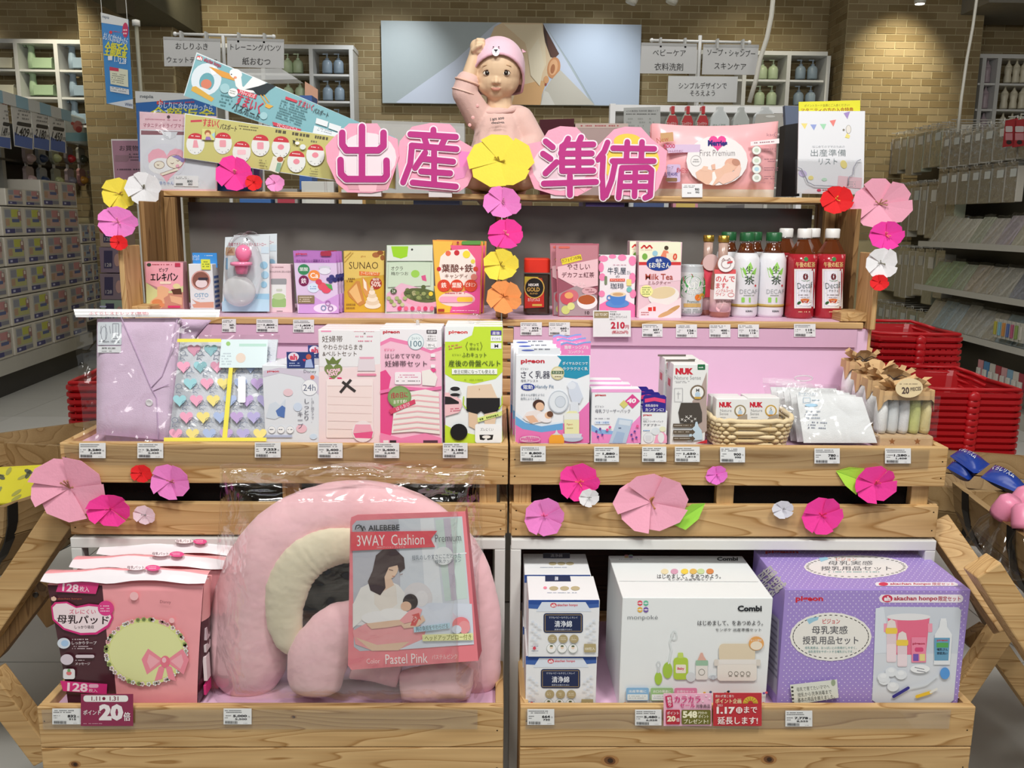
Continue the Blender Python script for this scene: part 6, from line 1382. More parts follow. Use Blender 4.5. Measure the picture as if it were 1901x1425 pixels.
def teab(lb,x0,x1,yb,kind,front,grp):
    t,cx,cy,r=lat_thing('tea_bottle',lb,'bottle',x0,x1,yb,grp);mx=(x0+x1)/2
    if kind=='g':
        h=aY(mx,431,cy).z-FU
        M().lathe([(r*.9,FU),(r,FU+.008),(r,FU+h*.55),(r*.97,FU+h*.68),(r*.78,FU+h*.76)],(cx,cy,0),['E4E4E8'],28).build('label_sleeve','gloss',t,True)
        M().lathe([(r*.78,FU+h*.755),(r*.60,FU+h*.80),(r*.50,FU+h*.86),(r*.50,FU+h*.88)],(cx,cy,0),['6A4A22'],28).build('tea_neck','tea_liquid',t,True)
        M().lathe([(r*.5,FU+h*.87),(r*.52,FU+h*.885),(r*.56,FU+h*.89),(r*.56,FU+h*.9)],(cx,cy,0),'E6E6E6',24).build('neck_ring','clear',t,True)
        M().lathe([(r*.55,FU+h*.895),(r*.56,FU+h*.9),(r*.56,FU+h*.99),(r*.5,FU+h),(0,FU+h)],(cx,cy,0),'1E5A32',28).build('cap','plastic',t,True)
        M().lathe([(r*1.003,FU+h*.125),(r*1.003,FU+h*.16)],(cx,cy,0),'B59A52',28).build('gold_band','card',t,True)
        if front:
            p=Pr(Cy((cx,cy),r));d=mx-1388
            p.poly([(1379+d,495),(1385+d,503),(1386+d,514),(1381+d,508),(1378+d,500)],'8AC850');p.poly([(1374+d,496),(1382+d,504),(1388+d,520),(1378+d,514)],'8FCB5C');p.poly([(1404+d,496),(1402+d,508),(1394+d,518),(1390+d,520),(1396+d,505)],'8FCB5C');p.poly([(1393+d,486),(1397+d,496),(1390+d,508),(1386+d,496)],'9CD46A')
            p.T('生',1384+d,494,1398+d,508,'1E3A26',.02);p.T('茶',1382+d,512,1400+d,528,'1E3A26',.02);p.ell(1402+d,530,1.5,2,'C8303A');p.T('DECAF',1373+d,537,1406+d,545,'9AA0A2',-.01);p.fine(1380+d,547,1400+d,550,1,'6A7A6A');p.rect(1376+d,552,1382+d,561,'8FCB5C',1);p.rect(1390+d,552,1393+d,561,'8FCB5C',1);p.T('KIRIN',1384+d,576,1396+d,579,'2A3A3A',.03);p.done(t)
    else:
        h=aY(mx,424,cy).z-FU
        M().lathe([(r*.92,FU),(r,FU+.006),(r*.98,FU+h*.2),(r,FU+h*.62),(r,FU+h*.72)],(cx,cy,0),['A82430','A62430','A62430','AA2632'],28).build('label_sleeve','gloss',t,True)
        M().lathe([(r*1.0,FU+h*.72),(r*.97,FU+h*.735),(r*.5,FU+h*.855),(r*.45,FU+h*.88)],(cx,cy,0),['3A120C'],10).build('tea_neck','tea_liquid',t)
        M().lathe([(r*.45,FU+h*.875),(r*.50,FU+h*.885),(r*.50,FU+h*.9)],(cx,cy,0),'E6E6E6',24).build('neck_ring','clear',t,True)
        M().lathe([(r*.49,FU+h*.895),(r*.5,FU+h*.9),(r*.5,FU+h*.99),(r*.44,FU+h),(0,FU+h)],(cx,cy,0),'E2E0DC',28).build('cap','plastic',t,True)
        if front:
            p=Pr(Cy((cx,cy),r));d=mx-1494
            p.ell(1496+d,481,4,4,'3A8A4A');p.T('午後の紅茶',1477+d,486,1513+d,496,'EBC98A',.03);p.rect(1474+d,499,1512+d,572,'E9E4E0',0,0,5);p.rect(1477+d,502,1509+d,569,'CFCFDA',0,0,5);p.rect(1478+d,503,1508+d,568,'E4E4EC',0,0,5)
            p.T('0',1490+d,507,1500+d,520,'6A2A30',.06);p.ell(1495+d,519,8,3,'4A7A4A',0,12,10,170);p.T('Decaf',1480+d,524,1508+d,535,'2A4A4A',-.01,-5);p.T('デカフェ',1486+d,537,1504+d,542,'2A3A3A');p.line([(1480+d,544),(1506+d,544)],.5,'6A6A6A');p.fine(1482+d,546,1506+d,549,1,'5A3A3A');p.fine(1486+d,551,1502+d,553,1,'5A3A3A')
            p.ell(1494+d,564,12,3.2,'F3F0EA');p.poly([(1485+d,556),(1503+d,556),(1500+d,563),(1488+d,563)],'F0E9E0');p.poly([(1486+d,557),(1502+d,557),(1499+d,562),(1489+d,562)],'B8421E');p.ell(1494+d,556,8.5,2,'D87A3A');p.ell(1483+d,562,4,2.5,'2A5A2A',-30);p.ring(1505+d,558,3,3,1,'F0E9E0');p.fine(1482+d,577,1506+d,581,1,'E8C8A0');p.done(t)
    return t
teab('decaf green tea bottle with dark green cap, front one by the wine',1363,1414,590,'g',True,'white-sleeved green tea bottles')
teab('decaf green tea bottle with dark green cap, front one next to the red tea',1412,1464,590,'g',True,'white-sleeved green tea bottles')
teab('red-labelled black tea bottle with white cap, front one by the green tea',1468,1521,592,'r',True,'red-labelled black tea bottles')
teab('red-labelled black tea bottle with white cap, front one nearest the side post',1520,1573,592,'r',True,'red-labelled black tea bottles')
for d,k,x0,x1,lb in ((-.026,'g',1363,1414,'decaf green tea bottle directly behind the one by the wine'),(-.026,'g',1412,1464,'decaf green tea bottle behind the one next to the red tea'),(-.02,'r',1468,1521,'red-labelled black tea bottle behind the one by the green tea'),(-.02,'r',1520,1573,'red-labelled black tea bottle behind the one nearest the side post')):
    t=teab(lb,x0,x1,590,k,False,'white-sleeved green tea bottles' if k=='g' else 'red-labelled black tea bottles');t.location=t.location+V(d,.078,0)

# ================================================================ MIDDLE TIER, left
YF_=YM1+.022
# lilac pyjama in a zip bag
t=thing('pyjama_bag','lilac pyjamas folded in a clear zip bag with white top band','bag',(aY(260,800,YF_).x,YF_+.04,FM))
def tilt_pt(x,y,Yb=YF_+.012,k=.12,off=0):
    """point on a board leaning back, foot at Yb on the tray; k = lean"""
    n=Vector((0,-1,k)).normalized();o=Vector((0,Yb,FM));d=ray(x,y);s_=(o-CAM).dot(n)/d.dot(n);return CAM+d*s_+n*off
class Tl:
    def __init__(s,Yb,k,base=0):s.a=(Yb,k);s.b=base
    def at(s,x,y,h):return tilt_pt(x,y,s.a[0],s.a[1],h+s.b)
KB=(YF_+.03,.30)
def soft(m,q,Yb,k,th,col,nx=14,ny=16,bulge=.0,wr=.0,seed=0,front_only=False):
    """padded sheet on a leaning plane from pixel quad TL,TR,BR,BL"""
    def f(u,v,s_):
        x=(q[3][0]*(1-u)+q[2][0]*u)*(1-v)+(q[0][0]*(1-u)+q[1][0]*u)*v;y=(q[3][1]*(1-u)+q[2][1]*u)*(1-v)+(q[0][1]*(1-u)+q[1][1]*u)*v
        e=min(u,1-u,v,1-v);ed=min(1,e*9)**.5 if e>0 else 0
        wv=wr*(mnoise.noise(Vector((u*5+seed,v*6,seed*1.7)))) if wr else 0
        return tilt_pt(x,y,Yb,k,s_*th*(.35+.65*ed)+(bulge*ed+wv if s_>0 else 0))
    m.grid(nx,ny,lambda u,v:f(u,v,1),col)
    if not front_only:m.grid(nx,ny,lambda u,v:f(u,v,-1),col)
    return m
LIL='DDC3DC'
soft(M(),[(182,592),(336,590),(326,818),(181,806)],*KB,.014,LIL,bulge=.006).build('folded_top','fabric',t,True)
soft(M(),[(330,592),(392,594),(352,640),(322,700)],KB[0]+.02,KB[1],.008,'D6BBD6').build('folded_sleeve','fabric',t,True)
P_=lambda x,y,o=.0215:tilt_pt(x,y,*KB,o)
M().tube([P_(233,592),P_(262,660),P_(288,722),P_(298,740),P_(301,800),P_(302,817)],.0011,'C5A6C8',6).build('front_edge','fabric',t,True)
M().tube([P_(336,596),P_(326,650),P_(308,700),P_(288,722)],.0011,'C9ABCB',6).build('lapel_seam','fabric',t,True);M().tube([P_(290,728),P_(320,715)],.0008,'C9ABCB',6).build('lapel_seam','fabric',t,True)
q=P_(285,749,.022);M().lathe([(.0075,-.001),(.0078,.0005),(.006,.0018),(.005,.0012),(0,.0012)],q,'EDE9EC',18,Matrix.Rotation(math.pi/2,3,'X')).build('button','plastic',t,True)
p=Pr(Tl(*KB,.0215));p.rect(190,601,234,643,'D6DCE2',2);p.rect(190,645,233,657,'E3E5E8',1);p.ring(202,622,6,14,.8,'5A5A6A',8);p.line([(205,605),(205,632)],.7,'5A5A6A');p.line([(197,608),(195,622)],.7,'5A5A6A');p.line([(212,608),(214,622)],.7,'5A5A6A')
p.line([(218,604),(218,631),(229,631),(229,604),(218,604)],.7,'5A5A6A');p.line([(224,606),(224,631)],.6,'5A5A6A');p.T('〜90cm 10分丈',193,634,231,639,'4A4A5A',.0);p.T('本体 ¥3,280',198,647,223,651,'4A4A4A',.02);p.fine(198,653,222,656,1,'8A8A8A');p.done(t,'size_sticker')
def bagsheet(pts_q,Yb,k,off,wr,seed,n=26,mat='film'):
    m=M()
    def f(u,v):
        q=pts_q;x=(q[3][0]*(1-u)+q[2][0]*u)*(1-v)+(q[0][0]*(1-u)+q[1][0]*u)*v;y=(q[3][1]*(1-u)+q[2][1]*u)*(1-v)+(q[0][1]*(1-u)+q[1][1]*u)*v
        a=mnoise.noise(Vector((u*4+seed,v*5,seed)));b=mnoise.noise(Vector((u*13+seed,v*11,seed*2)))
        e=max(0,1-min(u,1-u,v,1-v)*8);return tilt_pt(x,y,Yb,k,off+wr*a+wr*.45*abs(b)+e*wr*.8*b)
    m.grid(n,n,f,'FFFFFF');return m
bagsheet([(148,582),(412,584),(336,821),(168,821)],*KB,.027,.011,3).build('clear_bag','film',t,True)
bagsheet([(146,577),(415,578),(413,592),(150,592)],*KB,.022,.002,1,10,'soft').build('zip_band','card',t,True)
p=Pr(Tl(*KB,.0265));p.T('ふくらしストレッチ(無地)',176,583,285,589,'D8506A',.02);p.rect(196,572,208,575,'6A6A7A',1);p.done(t)
# pattern case
KC=(YF_+.018,.26)
t=thing('printed_case','heart-patterned fabric case in clear wrap with yellow trim','case',(aY(410,800,YF_).x,YF_+.03,FM))
soft(M(),[(335,632),(516,630),(498,818),(314,818)],*KC,.008,'E4E8F0',bulge=.003).build('case_body','fabric',t,True)
p=Pr(Tl(*KC,.0115))
hc_=['EFA9C4','F1E08A','B9B0DC','9FD2DA','AFC0E4','F1E08A','EFA9C4','C3A8D8']
def heart(p,x,y,s,c):
    pts=[]
    for k in range(22):a=2*math.pi*k/22;pts.append((x+s*(16*math.sin(a)**3)/17,y-s*(13*math.cos(a)-5*math.cos(2*a)-2*math.cos(3*a)-math.cos(4*a))/17))
    p.poly(pts,c)
r3=random.Random(2);k=0
for j in range(6):
    for i in range(6):
        x=333+i*31+(j % 2)*15-j*3;y=650+j*31
        if 322+(812-y)*.09<x<498+(812-y)*.08:heart(p,x,y,13,hc_[(k*3+j) % 8]);k+=1
        if 325+(812-y)*.09<x+9<492+(812-y)*.08:
            xx,yy=x+10,y+6
            p.ring(xx,yy,6,5,.7,'5A6A8A',12);p.line([(xx-3,yy+5),(xx-5,yy+12),(xx,yy+10),(xx+4,yy+13)],.7,'5A6A8A');p.line([(xx+5,yy+3),(xx+10,yy+5)],.7,'5A6A8A')
p.poly([(337,631),(417,631),(417,637),(336,637)],'F0E45A');p.poly([(312,812),(500,812),(500,819),(312,819)],'F0E45A');p.poly([(434,655),(441,655),(428,812),(419,812)],'F0E45A');p.poly([(418,632),(503,632),(500,684),(413,684)],'DCEBEE');p.rect(450,640,500,645,'B9DCD0');p.ell(430,640,4,4,'9CC87A');p.ell(453,666,9,9,'E4D2C4');p.fine(418,656,438,680,5,'BCC8D0');p.rect(448,700,462,748,'F5F8FA',3);p.done(t)
bagsheet([(333,624),(523,622),(500,821),(310,821)],*KC,.0135,.006,9).build('clear_wrap','film',t,True)
Y=YF_+.005
t,p,g=carton('cream_carton','white skin-cream box with blue-grey drawing and 24h circle','carton',489,678,594,Y,.09,FM,'E3E6EC')
p.poly([(489,700),(520,692),(560,700),(594,735),(594,700),(570,688),(520,682),(489,688)],'D3CADA');pigeon(p,496,687,518,692);p.T('Disney',564,686,587,694,'3A3A46',-.01);p.ell(580,700,4,4,'E87A5A');p.ell(575,719,15,15,'F2F3F6');p.ring(575,719,15,15,.6,'B9BEC8');p.T('24h',563,713,586,725,'6A7088',.0)
p.poly([(494,775),(500,750),(512,745),(520,752),(530,740),(528,770),(510,778)],'D6DEE8');p.poly([(512,762),(524,752),(530,756),(528,775),(516,772)],'5A7AB8');p.ell(535,728,9,7,'EBCBD2');p.ell(560,795,10,8,'EDC0CC');p.ell(553,755,8,8,'D0DCEE');p.ell(582,810,7,5,'CFE0F2')
p.T('しっとり',565,740,574,780,'4A4A58',.0,vert=True);p.T('キープ',553,764,563,795,'4A4A58',.0,vert=True);p.T('1日1回ケアで、',578,738,583,784,'6A6A78',.0,vert=True)
for x in (505,522,539):p.ell(x,797,7,7,'F3F4F6');p.ring(x,797,7,7,.5,'A8ACB8');p.fine(x-4,795,x+4,799,1,'5A5A6A')
p.rect(492,807,543,811,'B9C2DE',1);p.done(t)
for dx,lb,nm in ((0,None,None),):
    m=M();z0=g[2];a=aY(533,680,Y);b=aY(583,655,Y-.0005)
    m.box((a.x,Y-.0012,aY(560,683,Y).z),(b.x,Y-.0004,aY(560,653,Y).z),'2E3E7A');m.build('shop_tab','card',t)
    p=Pr(Pl((0,Y-.0012,0),(0,-1,0)));p.ell(545,662,10,8,'E8DCEA');p.T('ah',538,657,552,668,'D8506A',.06);p.ell(573,662,5,5,'C8604A');p.poly([(568,668),(578,666),(582,682),(566,682)],'A8B8E0');heart(p,565,668,3,'D83A5A');p.fine(537,672,562,681,2,'B9C4E8');p.done(t)
dup(t,t.location+V(.022,.095,.0),'white skin-cream box behind its twin, only its tab showing')
t,p,g=carton('belly_band_box','pale pink belly-band box with window showing ribboned cloth','box',592,612,707,Y,.03,FM,'F0E2E4')
p.rect(593,614,706,680,'ECEAEC');p.poly([(592,690),(707,675),(707,822),(592,822)],'F2DCDD');p.rect(596,613,615,616,'F0A0C0')
p.T('妊婦帯',598,623,636,635,'5A4A40',.0);p.T('やわらかはらまき',600,639,673,649,'5A4A40',.0);p.T('&ベルトセット',599,652,662,661,'5A4A40',.0);p.T('akachan honpo',657,610+4,695,616,'D8607A',.0);p.fine(660,622,698,627,1,'E8A0B4');p.fine(665,631,694,635,1,'E06A8A');p.T('×',675,617,679,620,'6A5A5A')
heart(p,619,688,18,'7A8A4E');p.poly([(608,675),(604,664),(612,669),(618,661),(624,669),(634,664),(628,675)],'6E7E44');p.T('LOVE',607,684,632,690,'F5C8D4',.08,-5);p.T('DAY',610,690,629,697,'F5C8D4',.08,-5);p.poly([(612,700),(620,703),(615,713),(609,708)],'D83A72');p.poly([(626,700),(634,700),(638,710),(630,711)],'D83A72')
p.poly([(667,663),(695,663),(697,688),(664,688)],'E4D8DE');p.poly([(667,662),(695,662),(693,666),(669,666)],'E8A8BC');p.rect(663,693,699,697,'E88AA8',2)
p.rect(606,703,693,812,'F6E6E4',3);p.rect(608,716,691,811,'F4E0DC',2);p.line([(608,716),(691,716)],1,'D8BDBA')
for k in range(5):p.line([(609,735+k*15),(690,737+k*15)],1.2,'EAD2CE')
p.line([(632,728),(652,704)],5,'3A3434',False);p.line([(636,708),(660,726)],5,'3A3434');p.ell(674,800,20,20,'F3E6E6');p.poly([(656,803),(693,800),(690,813),(660,812)],'E85A8E');p.poly([(660,787),(688,787),(692,800),(656,802)],'F0A8BC');p.done(t)
behind(t,2,.034,['pale pink belly-band box, second of its row','pale pink belly-band box, rearmost of its row'])
t,p,g=carton('belly_band_box','pink-waved belly-band box with window of striped cloth','box',706,610,820,Y,.03,FM,'EFEAEE')
p.poly([(706,640),(730,630),(770,640),(800,655),(820,650),(820,822),(706,822)],'F5C2D6');p.poly([(706,635),(725,626),(760,634),(800,650),(820,643),(820,649),(800,656),(760,641),(725,633),(706,642)],'EE86B2')
p.poly([(706,690),(716,686),(726,700),(722,720),(732,760),(730,800),(716,822),(706,822)],'E8508E');pigeon(p,711,612+1,742,620);p.rect(792,612,811,619,'4A4046',1);p.T('妊娠中',794,613,809,618,'F2EEF0',.03);p.rect(792,620,811,632,'F5F2F4',1);p.T('初期から',794,622,809,626,'5A4A52');p.T('臨月まで',794,627,809,631,'5A4A52');p.rect(792,634,811,645,'F5F2F4',1);p.T('M〜L',795,638,808,643,'5A4A52',.02)
p.ell(772,634,15,15,'E6F0F2');p.ring(772,634,15,15,1,'A8C0C8');p.T('コットン',764,625,780,630,'5A7A88');p.T('100',762,632,783,643,'5A7A88',.0);p.T('ピジョン',714,646,733,651,'E0508A',.02);p.T('はじめてママの',715,656,780,665,'4A3A44',.01);p.T('妊婦帯セット',715,669,793,680,'4A3A44',.01)
p.rect(733,690,782,713,'F7EEF2',3);p.fine(740,694,776,702,2,'D8709A');p.fine(736,705,780,709,1,'6A5A62');p.poly([(783,688),(803,684),(812,700),(808,716),(784,714)],'F3EDE8')
for y in (656,676):p.rect(800,y,808,y+6,'F6F0F3',1);p.rect(799,y+8,809,y+10,'EE86B2')
heart(p,805,687,5,'E8508E')
p.poly([(706,724),(745,716),(790,720),(820,716),(820,722),(790,726),(745,722),(706,730)],'EE7AAE');p.poly([(732,740),(750,728),(790,722),(815,728),(817,805),(770,800),(727,803),(730,775)],'F1ECE6')
for k in range(7):y=733+k*10;p.poly([(736-(k>3)*5,y+3),(775,y-2),(816,y+2),(816,y+5),(775,y+1),(735-(k>3)*5,y+6)],'EDB6BC')
p.ell(742,736,22,21,'7E9A5E');p.ell(742,736,19,18,'8BA86A');p.T('戌の日に',726,727,757,738,'B8324A',.05,-4);p.T('おすすめ!',731,741,755,748,'F5EFE0',.04,-4);p.poly([(722,760),(770,740),(772,748),(726,768)],'D8486A');p.T('はらおび',735,750,762,757,'F3E0E4',.02,-22)
p.poly([(706,802),(745,812),(790,803),(820,812),(820,822),(706,822)],'F08AB6');p.rect(786,816,813,821,'5A3A4A');p.rect(712,816,722,822,'F2EEF0');p.rect(724,816,736,822,'3A3036');p.done(t)
behind(t,2,.034,['pink-waved belly-band box, second of its row','pink-waved belly-band box, rearmost of its row'])
def hanger(t,x,y,Y):
    q=aY(x,y,Y);M().tube([q+V(0.012*math.sin(a),0,.010*math.cos(a)+.01) for a in [k*math.pi/7 for k in range(14)]],.0022,'E6E8EA',8,closed=True).build('hanger_loop','clear',t,True);M().tube([q+V(0,0,.001),q+V(0,.012,-.012)],.0035,'E6E8EA',8).build('hanger_neck','frosted',t,True)
hanger(t,775,596,Y+.06)
t,p,g=carton('pelvis_belt_box','lime green and white pelvis-belt box with black shorts picture','box',826,606,933,Y,.034,FM,'EDF0F0')
p.poly([(826,606),(933,606),(933,690),(920,703),(880,712),(845,706),(826,694)],'C6E23C');p.poly([(826,606),(880,606),(876,622),(852,634),(826,634)],'EDF0F0');p.poly([(826,788),(850,800),(890,808),(933,808),(933,822),(826,822)],'C6E23C')
pigeon(p,833,613,868,621,'D83A3A');p.rect(911,613,931,622,'5A4AA0',1);p.T('産後',914,615,928,621,'F2F0F6',.03);p.rect(911,623,931,633,'F2F2F6',1);p.T('すぐから',913,626,929,631,'4A4A5A');p.rect(911,636,931,647,'F2F2F6',1);p.T('M',918,639,925,645,'3A3A4A',.03)
p.T('守って',872,636,889,642,'4A5A2A');p.T('締める',872,644,889,650,'4A5A2A');p.line([(868,634),(865,642),(868,650)],1,'6A7A2A');p.line([(892,634),(895,642),(892,650)],1,'6A7A2A');p.fine(833,638,857,648,2,'D87A6A',-10)
p.T('ビジョン',840,656,856,660,'4A5A2A');p.T('ふわキュット',858,654,903,663,'3A4A2A',.01);p.T('産後の骨盤ベルト',833,668,929,680,'3A4A2A',.01);p.rect(839,684,923,694,'F5F7F2',0);p.T('帝王切開になっても使える',843,686,918,693,'3A4A2A',.01);p.fine(862,703,905,706,1,'7A9A2A')
p.poly([(868,716),(912,712),(922,735),(928,745),(866,746)],'E8CFB4');p.poly([(866,738),(928,738),(928,756),(922,764),(900,768),(893,762),(885,768),(866,762)],'201E20');p.poly([(870,764),(886,768),(890,800),(880,795),(870,790)],'E2C4A6');p.poly([(899,768),(922,763),(918,795),(900,800)],'E6CAAC');p.ell(890,722,1,1.6,'C9A080')
p.line([(861,735),(860,750),(866,758)],2,'B4D830');p.line([(932,735),(932,750),(926,758)],2,'B4D830')
p.poly([(826,728),(838,728),(856,742),(858,752),(852,765),(826,772)],'F2C4C8');p.poly([(826,735),(836,736),(852,745),(852,749),(826,750)],'282426');p.ell(845,726,11,10,'D9DADA');p.ell(845,721,9,4,'2A282A');p.ell(845,732,9,3,'2A282A');p.fine(834,756,855,764,2,'C84A6A',-4)
p.poly([(886,775),(932,762),(932,770),(887,783)],'DDEB8A');p.fine(890,770,928,778,1,'5A6A2A',-14);p.ell(852,801,16,15.5,'161517');p.rect(882,786,932,821,'F4F5F6',4);p.T('ズレにくい',892,793,916,799,'4A4A4A');p.poly([(890,806),(916,806),(914,815),(905,816),(903,812),(898,816),(891,815)],'222022');p.ell(903,810,8,3,'F0ECE8');p.done(t)
behind(t,2,.036,['lime green pelvis-belt box, second of its row','lime green pelvis-belt box, rearmost of its row']);hanger(t,880,601,Y+.05)
# ================================================================ MIDDLE TIER, right
t,p,g=carton('breast_pump_box','white and pink electric breast-pump box with teal corner','box',957,659,1094,Y,.055,FM,'EDEFF3',ym=740)
p.poly([(1034,660),(1094,660),(1094,694),(1070,703),(1048,700),(1035,682),(1042,668)],'2A93B4');p.poly([(957,803-30),(975,784),(1010,791),(1050,785),(1072,768),(1094,745),(1094,822),(957,822)],'E878B8');p.poly([(957,770),(975,782),(1005,789),(1045,784),(1045,797),(1005,802),(970,796),(957,788)],'6AA8DC');p.poly([(957,764),(975,778),(1005,787),(1045,782),(1045,785),(1005,791),(975,784),(957,772)],'DDE9F5')
pigeon(p,967,666,1011,676);p.T('ピジョン',967,682,981,686,'3A3A4A');p.T('さく乳器',967,688,1021,702,'3A3A50',.0);p.T('母乳アシスト',967,704,999,709,'5A5A6A');p.ell(980,718,13,6.5,'2A3E96');p.T('電動',971,714,989,722,'EDEFF6',.03);p.T('Handy Fit',994,714,1028,722,'5A7A9A',.0);p.T('赤ちゃんが飲むように',967,730,1011,735,'5A6A7A');p.T('自然によくとれる',967,737,1001,742,'5A6A7A')
p.T('ダイヤルひとつで',1044,671,1091,677,'F0F5F7',.03);p.T('ラクラクさく乳',1045,681,1091,687,'F0F5F7',.03);p.ell(1035,692,12.5,12.5,'D8CFA0');p.ell(1035,692,10,10,'E8E2C4');p.rect(1024,688,1046,694,'4A6A4A',1);p.T('たまひよ',1026,689,1044,693,'F3F0E0',.02);p.fine(1027,697,1043,701,1,'6A5A3A')
p.ell(1000,750,11,9,'4A3028');p.ell(1002,754,8,8,'E8BFA0');p.poly([(970,775),(978,764),(996,760),(1012,766),(1006,782),(990,786),(976,780)],'EDE3E0');p.poly([(975,772),(990,770),(1000,782),(985,785)],'E6B898');p.ell(1010,775,14,8,'F0ECEE',20);p.ell(1018,770,7,6.5,'E8BC9A');p.ell(1021,768,6,5.5,'6A4632',30)
p.ell(1037,745,19,21,'E3E8EE');p.ring(1037,745,19,21,2,'C3CAD4');p.ell(1040,745,10,11,'D3DAE4');p.ring(1040,745,10,11,1,'B4BEC8');p.poly([(1054,712),(1062,706),(1072,710),(1082,735),(1076,748),(1062,746),(1056,730)],'D3DAE8');p.ell(1061,715,8,7,'E2E7F0');p.poly([(1059,745),(1073,745),(1074,765),(1058,765)],'DDE2EA')
p.poly([(1047,768),(1056,762),(1070,762),(1075,770),(1075,808),(1048,808)],'E9E7B4');p.poly([(1047,766),(1075,766),(1075,778),(1047,778)],'E8EAE4');p.T('Pigeon',1052,785,1063,789,'C8504A');p.fine(1052,792,1066,796,1,'B8A85A');p.ell(1062,812,20,7,'B9C6DC');p.poly([(1044,804),(1080,804),(1078,812),(1046,812)],'D3DAE6')
p.poly([(1019,812),(1023,806),(1030,803),(1033,796),(1036,803),(1043,806),(1047,812),(1047,822),(1019,822)],'F0A83A');p.poly([(1024,806),(1030,803),(1033,796),(1036,803),(1042,806)],'D6DCE0');p.rect(965,808,1003,820,'D868A8',3);p.ring(984,814,19,6,.8,'F3E0EC');p.T('分離して洗えるので',969,809,1000,813,'F5E8F0');p.T('衛生的です。',969,815,990,818,'F5E8F0');p.done(t)
# handle flap on top with pink flag tag
q0,q1=aY(962,648,Y+.002),aY(1046,659,Y)
m=M();m.box((q0.x,Y+.002,g[2]),(aY(1040,650,Y).x,Y+.004,g[2]+.014),'E6EAF0');m.build('carry_flap','card',t)
p=Pr(Pl((0,Y+.002,0),(0,-1,0)));p.ell(980,650,12,1.6,'5A6AB8');p.fine(992,646,1028,651,1,'5A5A6A');p.done(t)
P=[aY(x,y,Y+.001) for x,y in ((1041,637),(1052,634),(1070,638),(1085,634),(1097,633),(1096,659),(1042,659))];M().prism(P,(0,.001,0),'EE8AC4').build('flag_tab','card',t)
p=Pr(Pl((0,Y+.001,0),(0,-1,0)));p.poly([(1041,637),(1052,634),(1070,638),(1085,634),(1097,633),(1097,636),(1085,637),(1070,641),(1052,637),(1041,641)],'8AA8E4');p.T('簡単・シンプル',1048,641,1093,648,'FAF0F6',.03);p.T('コンパクト',1054,650,1084,656,'FAF0F6',.03);p.done(t)
behind(t,2,.058,['electric breast-pump box, second of its row','electric breast-pump box, rearmost of its row'],.0,-.004)
t,p,g=carton('freezer_bag_box','white and pink breast-milk freezer bag box marked 40, front one','box',1098,724,1189,Y,.045,FM,'ECEEF2',ym=770)
p.rect(1098,722,1189,728,'EFA8D8');p.poly([(1189,770),(1189,822),(1140,822),(1160,800)],'EE90CC');p.poly([(1098,798),(1120,803),(1150,797),(1160,822),(1098,822)],'EE90CC');p.poly([(1098,788),(1112,796),(1140,800),(1140,806),(1112,805),(1098,800)],'8AB4E4');pigeon(p,1105,731,1125,736)
p.poly([(1174,731),(1188,744),(1174,758),(1160,744)],'DC4A90');p.T('40',1164,739,1181,748,'F8EEF4',.05,0,.15);p.poly([(1158,742),(1166,750),(1158,758),(1150,750)],'D8D07A');p.T('ピジョン',1105,752,1121,756,'4A4A5A');p.T('母乳フリーザーパック',1105,759,1170,766,'5A5A6A',.0);p.fine(1104,775,1142,778,1,'7A7A8A');p.rect(1104,781,1132,787,'DCE6F4');p.T('冷凍・冷蔵用',1106,782,1130,786,'5A86C8',.02)
p.poly([(1147,775),(1175,779),(1162,822),(1130,822)],'B9CCE2');p.poly([(1150,778),(1172,781),(1169,790),(1148,787)],'D3DFEC');p.poly([(1145,800),(1160,803),(1155,822),(1136,822)],'A3BCDC');p.rect(1148,793,1153,795,'5A6A8A')
for x,y in ((1107,800),(1114,795),(1110,810),(1118,806),(1172,806),(1178,800),(1174,814),(1181,811)):p.ell(x,y,2,2,'5A4AA0');p.line([(x,y),(x+2,y+7)],.6,'A04AA0')
for x,y in ((1127,797),(1132,792),(1183,790)):p.ell(x,y,2.5,2.5,'E85A9A')
p.done(t)
for k in range(2):d=dup(t,t.location+V(-.012*(k+1),.05*(k+1),0),('breast-milk freezer bag box, second of its row','breast-milk freezer bag box, rearmost of its row')[k])
def hdr(Yh,x0,x1,y0,y1,t,z):
    M().box((aY(x0,y1,Yh).x,Yh,z),(aY(x1,y1,Yh).x,Yh+.001,z+.03),'ECEEF2').build('top_flap','card',t)
t,p,g=carton('adapter_box','small white adapter box with navy header card, front one','box',1191,763,1238,Y,.026,FM,'ECEEF0',ym=790)
pigeon(p,1194,768,1210,773);p.T('ピジョン',1194,776,1204,779,'5A5A6A');p.T('母乳フリーザーパック',1194,780,1231,784,'5A5A6A');p.T('アダプター',1194,786,1226,791,'4A4A5A',.0);p.poly([(1214,822),(1218,806),(1230,800),(1238,808),(1238,822)],'F0A8C8');p.ell(1204,812,10,10,'E3E8EE');p.ring(1204,812,10,10,.7,'C0C8D0');p.poly([(1198,808),(1209,808),(1208,818),(1199,818)],'D6DCE4');p.ell(1217,800,8,7,'DDE4EA');p.ell(1227,812,6,10,'E6EAEE');p.ell(1230,796,6,5,'E6E8C8');p.fine(1194,797,1206,801,1,'6A9AD0');p.done(t)
a,b=aY(1193,764,Y-.0006),aY(1237,733,Y-.0006);M().prism([(a.x,Y-.0012,a.z),(b.x,Y-.0012,a.z),(b.x,Y-.0012,b.z-.004),(b.x-.004,Y-.0012,b.z),(a.x+.004,Y-.0012,b.z),(a.x,Y-.0012,b.z-.004)],(0,.0008,0),'32288A').build('header_card','card',t)
